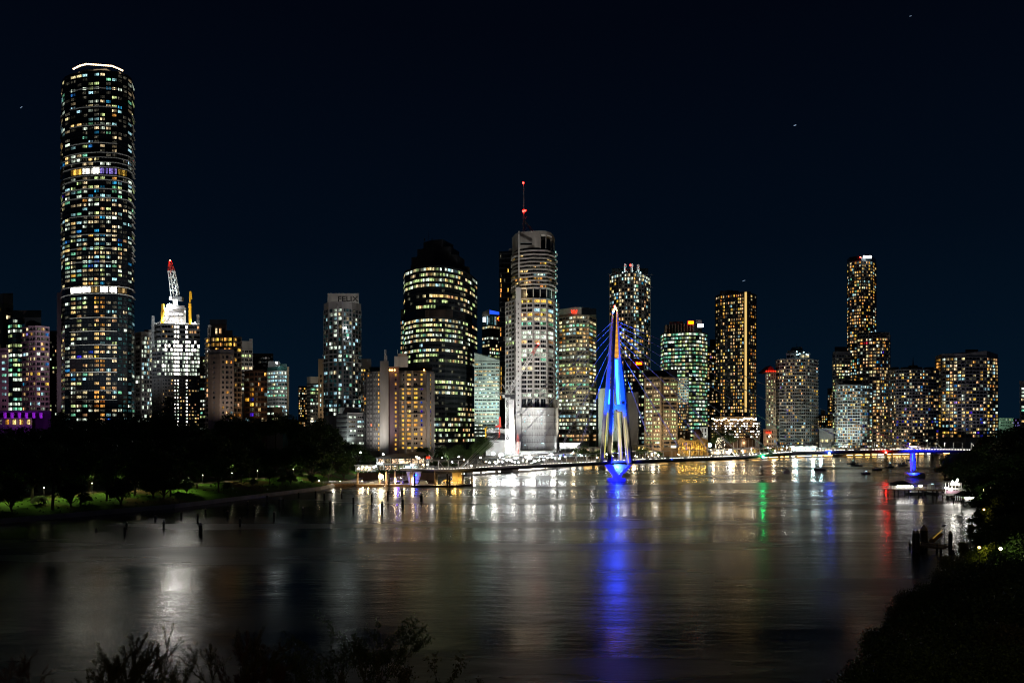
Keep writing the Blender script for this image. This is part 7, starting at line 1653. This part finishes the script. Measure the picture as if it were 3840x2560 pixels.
ps = make_tree("palm", 175, "small cycad like palm on the lit grass slope", "small palms on the park slope", H=3.2, R=2.6, name="palm_shrub", cat="palm")
for px, inn, lab in ((145, 12, "small bushy palm on the slope above the left edge of the seawall"), (322, 9, "small bushy palm in the middle of the lit grass slope"), (850, 12, "small bushy palm at the right end of the lit slope")):
    Y = bankY(px, inn); z = zground(wx(px, Y), Y); place(ps, px, HY + (CZ - z - 3.4) * FPX / Y, Y, lab)

# ---- right bank: nearer trees, finer leaves
RIGHT = []; CLIFF = []; ORD0 = ["first", "second", "third", "fourth", "fifth", "sixth", "seventh", "eighth", "ninth", "tenth"]
RGL = "dark bank side trees crowding the right edge"
rn = [make_tree("broad", 200 + i, "dark dense trees crowding the right bank", RGL, H=12, R=6, n=15000, size=.42, trunk=.05, name="bank_tree") for i in range(3)] + [make_tree("gum", 210, "dark loose leaved trees crowding the right bank", RGL, H=14, R=6, n=14000, size=.36, name="bank_tree", leaf="leaf_olive")]
for (px, yt, Y, k, w) in ((3560, 1700, 420, 0, 1.0), (3610, 1692, 430, 1, 1.2), (3680, 1680, 410, 2, 1.3), (3740, 1650, 400, 0, 1.3), (3640, 1740, 320, 1, 1.2), (3700, 1720, 300, 0, 1.3), (3770, 1680, 290, 2, 1.3), (3840, 1670, 280, 1, 1.3), (3680, 1800, 240, 1, 1.2), (3730, 1840, 190, 2, 1.2), (3585, 1706, 395, 0, 1.2), (3545, 1722, 385, 1, 1.1), (3640, 1690, 390, 2, 1.3), (3700, 1660, 370, 0, 1.3), (3760, 1616, 330, 1, 1.2), (3700, 1640, 330, 3, 1.1), (3810, 1602, 300, 2, 1.2), (3870, 1600, 300, 0, 1.2), (3600, 1735, 340, 2, 1.3), (3580, 1760, 335, 0, 1.3), (3660, 1700, 300, 1, 1.3), (3720, 1660, 280, 2, 1.2), (3790, 1640, 260, 3, 1.2), (3860, 1640, 240, 1, 1.2),
    (3655, 1790, 262, 0, 1.0), (3705, 1760, 250, 1, 1.2), (3760, 1720, 230, 2, 1.2), (3830, 1700, 210, 0, 1.2), (3690, 1840, 222, 2, 1.0), (3740, 1800, 205, 0, 1.2), (3800, 1780, 190, 1, 1.2), (3860, 1760, 180, 2, 1.3),
    (3672, 1905, 190, 1, 1.0), (3720, 1880, 175, 3, 1.0), (3780, 1850, 160, 0, 1.1), (3850, 1850, 150, 1, 1.2), (3640, 1965, 160, 3, .9), (3690, 1960, 148, 2, 1.0), (3760, 1940, 135, 0, 1.1), (3840, 1930, 125, 2, 1.1),
    (3610, 2035, 128, 3, .8), (3660, 2060, 115, 0, .9), (3730, 2040, 108, 1, 1.0), (3810, 2030, 98, 2, 1.0), (3880, 2000, 92, 0, 1.1)):
    RIGHT.append((px, yt, place(rn[k], px, yt, Y, wid=w)))
rf = [make_tree("broad", 220 + i, "near dark tree on the cliff below the viewer", "near trees on the cliff", H=9, R=4.6, n=26000, size=.20, name="cliff_tree") for i in range(2)] + [make_tree("gum", 230, "near loose tree on the cliff", "near trees on the cliff", H=10, R=4.4, n=20000, size=.17, name="cliff_tree", leaf="leaf_olive")]
NL = {(3500, 0): "near tree whose rounded crown covers the bank below the near landing", (3440, 1): "near tree reaching furthest left over the water at the right", (3600, 0): "near tree at the right edge's middle, behind the others"}
for j, (px, yt, Y, k, w) in enumerate(((3560, 2135, 92, 2, .8), (3490, 2185, 80, 0, .7), (3620, 2140, 88, 2, 1.0), (3700, 2120, 80, 0, 1.0), (3800, 2080, 76, 1, 1.1), (3425, 2235, 66, 2, .7), (3500, 2260, 62, 0, .9), (3610, 2240, 58, 1, 1.0), (3720, 2220, 56, 2, 1.0), (3830, 2200, 52, 0, 1.1),
    (3352, 2330, 50, 2, .62), (3420, 2385, 48, 1, .6), (3470, 2350, 46, 2, .9), (3580, 2340, 44, 1, .95), (3690, 2330, 42, 0, 1.0), (3800, 2320, 40, 2, 1.0), (3290, 2505, 40, 2, .6), (3345, 2470, 38, 2, .65), (3420, 2440, 36, 0, .8), (3490, 2440, 34, 0, .9), (3610, 2440, 33, 2, .9), (3730, 2430, 32, 1, .9), (3840, 2430, 31, 0, .9))):
    lab = "near dark cliff trees filling the lower right corner"
    CLIFF.append((px, yt, place(rf[k], px, yt, Y, lab, wid=w)))
rg = [make_tree("gum", 240 + i, "ragged tree", "near trees on the cliff", H=11, R=6.5, n=9000, size=.24, name="cliff_tree", leaf="leaf_olive") for i in range(2)]
for i, (px, yt, Y, w) in enumerate(((3585, 2035, 105, .7), (3525, 2112, 92, .8), (3450, 2150, 84, .75), (3398, 2222, 76, .8), (3335, 2278, 64, .7), (3385, 2335, 56, .8), (3300, 2385, 51, .75), (3330, 2440, 46, .7), (3240, 2462, 44, .7), (3175, 2528, 40, .6))):
    o_ = place(rg[i % 2], px, yt, Y, wid=w); o_["label"] = "ragged tree edging the lower right mass, %s from the top" % ORD0[i]
# lights among the right trees
for (x, y, Y, e, c, m_, lab) in ((3690, 1838, 196, 700, (.85, 1, .5), "bulb_warm", "yellow green lamp glowing among the right trees"), (3752, 2060, 92, 160, (.9, 1, .4), "bulb_warm", "small yellow green lamp low among the right trees"), (3690, 1912, 160, 120, (1, .6, .1), "bulb_amber", "small amber lamp in the right trees below the shelter"), (3672, 2055, 108, 260, (1, .65, .1), "bulb_amber", "amber glow in the leaves beside the near landing")):
    X = wx(x, Y); p = P(x, y, Y); zb_ = zground(X, Y); light("POINT", p + Vector((0, .3, 0)), e, c, size=.15, name="tree_light")
    make_lamp("path_lamp", max(p.z - zb_, .6), .18, m_, lab, "lamp", loc=(X, Y, zb_))

# ---- foreground sprigs at the bottom of the frame, rooted on the cliff below
def shrub(label, px, ytop, Y, wpx, seed, leaf, kind, n):
    """branching bush: recursive limbs that end in leafy sprays"""
    g = random.Random(seed); X = wx(px, Y); zt = wz(ytop, Y); zb_ = zground(X, Y); H = zt - zb_; W = wpx / FPX * Y; root = thing("foreground_shrub" if kind != "gum" else "gum_sapling", (X, Y, zb_), label, "shrub"); mb = MB(); ends = []
    def grow(p, d, L, r_, lvl):
        q = p + d * L; mb.tube(p, q, r_, r_ * .65, n=5, caps=False)
        if lvl >= 5 or (lvl >= 3 and q.z > H * .6): ends.append((p, q))
        if lvl >= 5: return
        for k in range(g.randint(2, 3)):
            nd = (d + Vector((g.uniform(-1, 1) * .75, g.uniform(-1, 1) * .75, g.uniform(-.15, .5)))).normalized(); grow(q, nd, L * g.uniform(.62, .85), r_ * .62, lvl + 1)
    grow(Vector((0, 0, -.3)), Vector((g.uniform(-.1, .1), 0, 1)), H * .30, .05 + H * .006, 0)
    mx = max(e[1].z for e in ends); sx = max(abs(e[1].x) for e in ends); sx = sorted(abs(e[1].x) for e in ends)[int(len(ends) * .85)]; kx = (W * .95) / max(sx, .1); kz = H / max(mx, .1) * .97
    mb.v = [(v[0] * kx, v[1] * kx, v[2] * kz) for v in mb.v]; ends = [(Vector((a.x * kx, a.y * kx, a.z * kz)), Vector((b.x * kx, b.y * kx, b.z * kz))) for a, b in ends]
    mb.v = [(v[0] + X, v[1] + Y, v[2] + zb_) for v in mb.v]; part(mb, "branches", "bark", root)
    r_ = np.random.default_rng(seed); m = len(ends); idx = r_.integers(0, m, n); A = np.array([e[0] for e in ends])[idx]; B = np.array([e[1] for e in ends])[idx]; t_ = r_.random(n)[:, None] * 1.25
    p = A + (B - A) * t_ + r_.normal(size=(n, 3)) * (.035 if kind == "needle" else .09) * Y / 34
    a = (B - A); a /= np.linalg.norm(a, axis=1, keepdims=True) + 1e-6
    if kind == "needle": a = a + r_.normal(size=(n, 3)) * .45; LL, WW = .17 * Y / 34, .012 * Y / 34
    else: a = r_.normal(size=(n, 3)) * .5 + np.array([0, 0, -.9]); LL, WW = .15 * Y / 34, .034 * Y / 34
    a /= np.linalg.norm(a, axis=1, keepdims=True); b = np.cross(a, r_.normal(size=(n, 3))); b /= np.linalg.norm(b, axis=1, keepdims=True); s = (.6 + .7 * r_.random(n))[:, None]
    V = np.stack([p, p + a * s * LL * .5 + b * WW, p + a * s * LL, p + a * s * LL * .5 - b * WW], 1).reshape(-1, 3)
    me = bpy.data.meshes.new("leaves"); me.from_pydata(V.tolist(), [], [(i * 4, i * 4 + 1, i * 4 + 2, i * 4 + 3) for i in range(n)]); me.materials.append(M[leaf]); o = bpy.data.objects.new("leaves", me); COL.objects.link(o); o.parent = root
shrub("bushy she-oak top at the bottom left, tallest of the foreground sprigs there", 360, 2372, 32, 210, 300, "leaf_olive", "needle", 17000)
shrub("small needle leaved tuft at the bottom, right of the left she-oak", 612, 2472, 30, 130, 301, "leaf_olive", "needle", 5000)
shrub("feathery dark bush at the bottom in front of the white reflection's right edge", 880, 2378, 32, 210, 302, "leaf_olive", "needle", 17000)
shrub("rusty brown see-through sapling at the bottom, between the feathery bush and the gum tops", 1068, 2372, 33, 220, 303, "leaf_rust", "needle", 14000)
shrub("drooping gum foliage at the bottom centre, left of the clear gum tip", 1330, 2335, 36, 260, 304, "leaf", "gum", 7000)
shrub("clear gum tip with drooping leaves, rightmost sprig at the bottom", 1660, 2410, 34, 190, 305, "leaf_olive", "gum", 3000)
shrub("lower gum sprig just left of the clear gum tip", 1500, 2440, 34, 160, 306, "leaf_olive", "gum", 2400)
shrub("rust coloured low bush in the bottom left corner", 90, 2470, 31, 190, 307, "leaf_rust", "needle", 6000)
shrub("low needle tuft between the left she-oak and the small tuft", 520, 2530, 29, 120, 308, "leaf_olive", "needle", 4000)
# unseen warm fills added behind the viewer to edge the sprigs and near trees
light("POINT", (28, -4, 36), 2600, (1, .62, .35), size=.4, name="unseen_warm_fill")
light("POINT", (-4, -6, 30), 1300, (1, .55, .3), size=.4, name="unseen_warm_fill")

# every tree, lamp and pile says where it stands
ORD = ["first", "second", "third", "fourth", "fifth", "sixth", "seventh", "eighth", "ninth", "tenth", "eleventh", "twelfth", "thirteenth", "fourteenth", "fifteenth", "sixteenth", "seventeenth", "eighteenth", "nineteenth", "twentieth"] + ["twenty " + w for w in ("first", "second", "third", "fourth", "fifth", "sixth", "seventh", "eighth", "ninth")] + ["thirtieth"]
ZN = [(230, "left of the tallest tower"), (505, "below the tallest tower"), (770, "below the construction tower"), (1000, "below the stepped stone flats"), (1110, "below the teal office"), (1380, "below the FELIX tower"), (1630, "below the hotel"), (1800, "below the stepped crown office"), (1960, "at the floodlit site's left"), (2095, "at the floodlit site's right"), (2240, "below the red W office"), (2400, "behind the bridge mast"), (2540, "below the brown office"), (2660, "by the heritage building"), (2860, "below the golden striped tower"), (3070, "below the drum crowned tower"), (3340, "below the pale curved flats"), (9999, "below the scalloped roof block")]
def name_zone(L, what):
    z = {}
    for px, o in L: z.setdefault(next(n for l, n in ZN if px < l), []).append((px, o))
    for n, M_ in z.items():
        M_.sort(key=lambda t: t[0])
        for i, (px, o) in enumerate(M_):
            o["label"] = "%s %s" % (what, n) if len(M_) == 1 else "%s %s, %s from the left" % (what, n, ORD[i] if i < 30 else "last")
def name_rows(L, what, rows):
    z = {}
    for px, yt, o in L: z.setdefault(next(n for l, n in rows if yt < l), []).append((px, o))
    for n, M_ in z.items():
        M_.sort(key=lambda t: t[0])
        for i, (px, o) in enumerate(M_): o["label"] = "%s %s, %s from the left" % (what, n, ORD[i] if i < 30 else "last")
name_zone(FRONT, "low tree behind the park path"); name_zone(MID, "dark inner park tree"); name_zone(BACK, "tree topping the dark park mass"); name_zone(EDGE, "tree on the grass slope"); name_zone(PROM, "small promenade tree")
name_rows(RIGHT, "dark bank tree", [(1672, "along the top of the right mass"), (1722, "just under the top of the right mass"), (1775, "level with the right bridge pier"), (1830, "level with the gazebo lights"), (1900, "level with the lower white landing"), (1975, "above the near landing's level"), (9999, "level with the near landing")])
name_rows(CLIFF, "near cliff tree", [(2180, "in the upper row at the lower right"), (2300, "in the second row at the lower right"), (2420, "in the third row at the lower right"), (9999, "in the bottom row at the lower right")])
name_zone([(x, o) for x, o in LAMPS if o["group"].startswith("warm")], "warm globe lamp on the promenade"); name_zone([(x, o) for x, o in LAMPS if not o["group"].startswith("warm")], "white globe lamp on the promenade")
name_zone(PLAMPS, "park path lamp"); name_zone(MPILES, "dark mooring pile in the river")
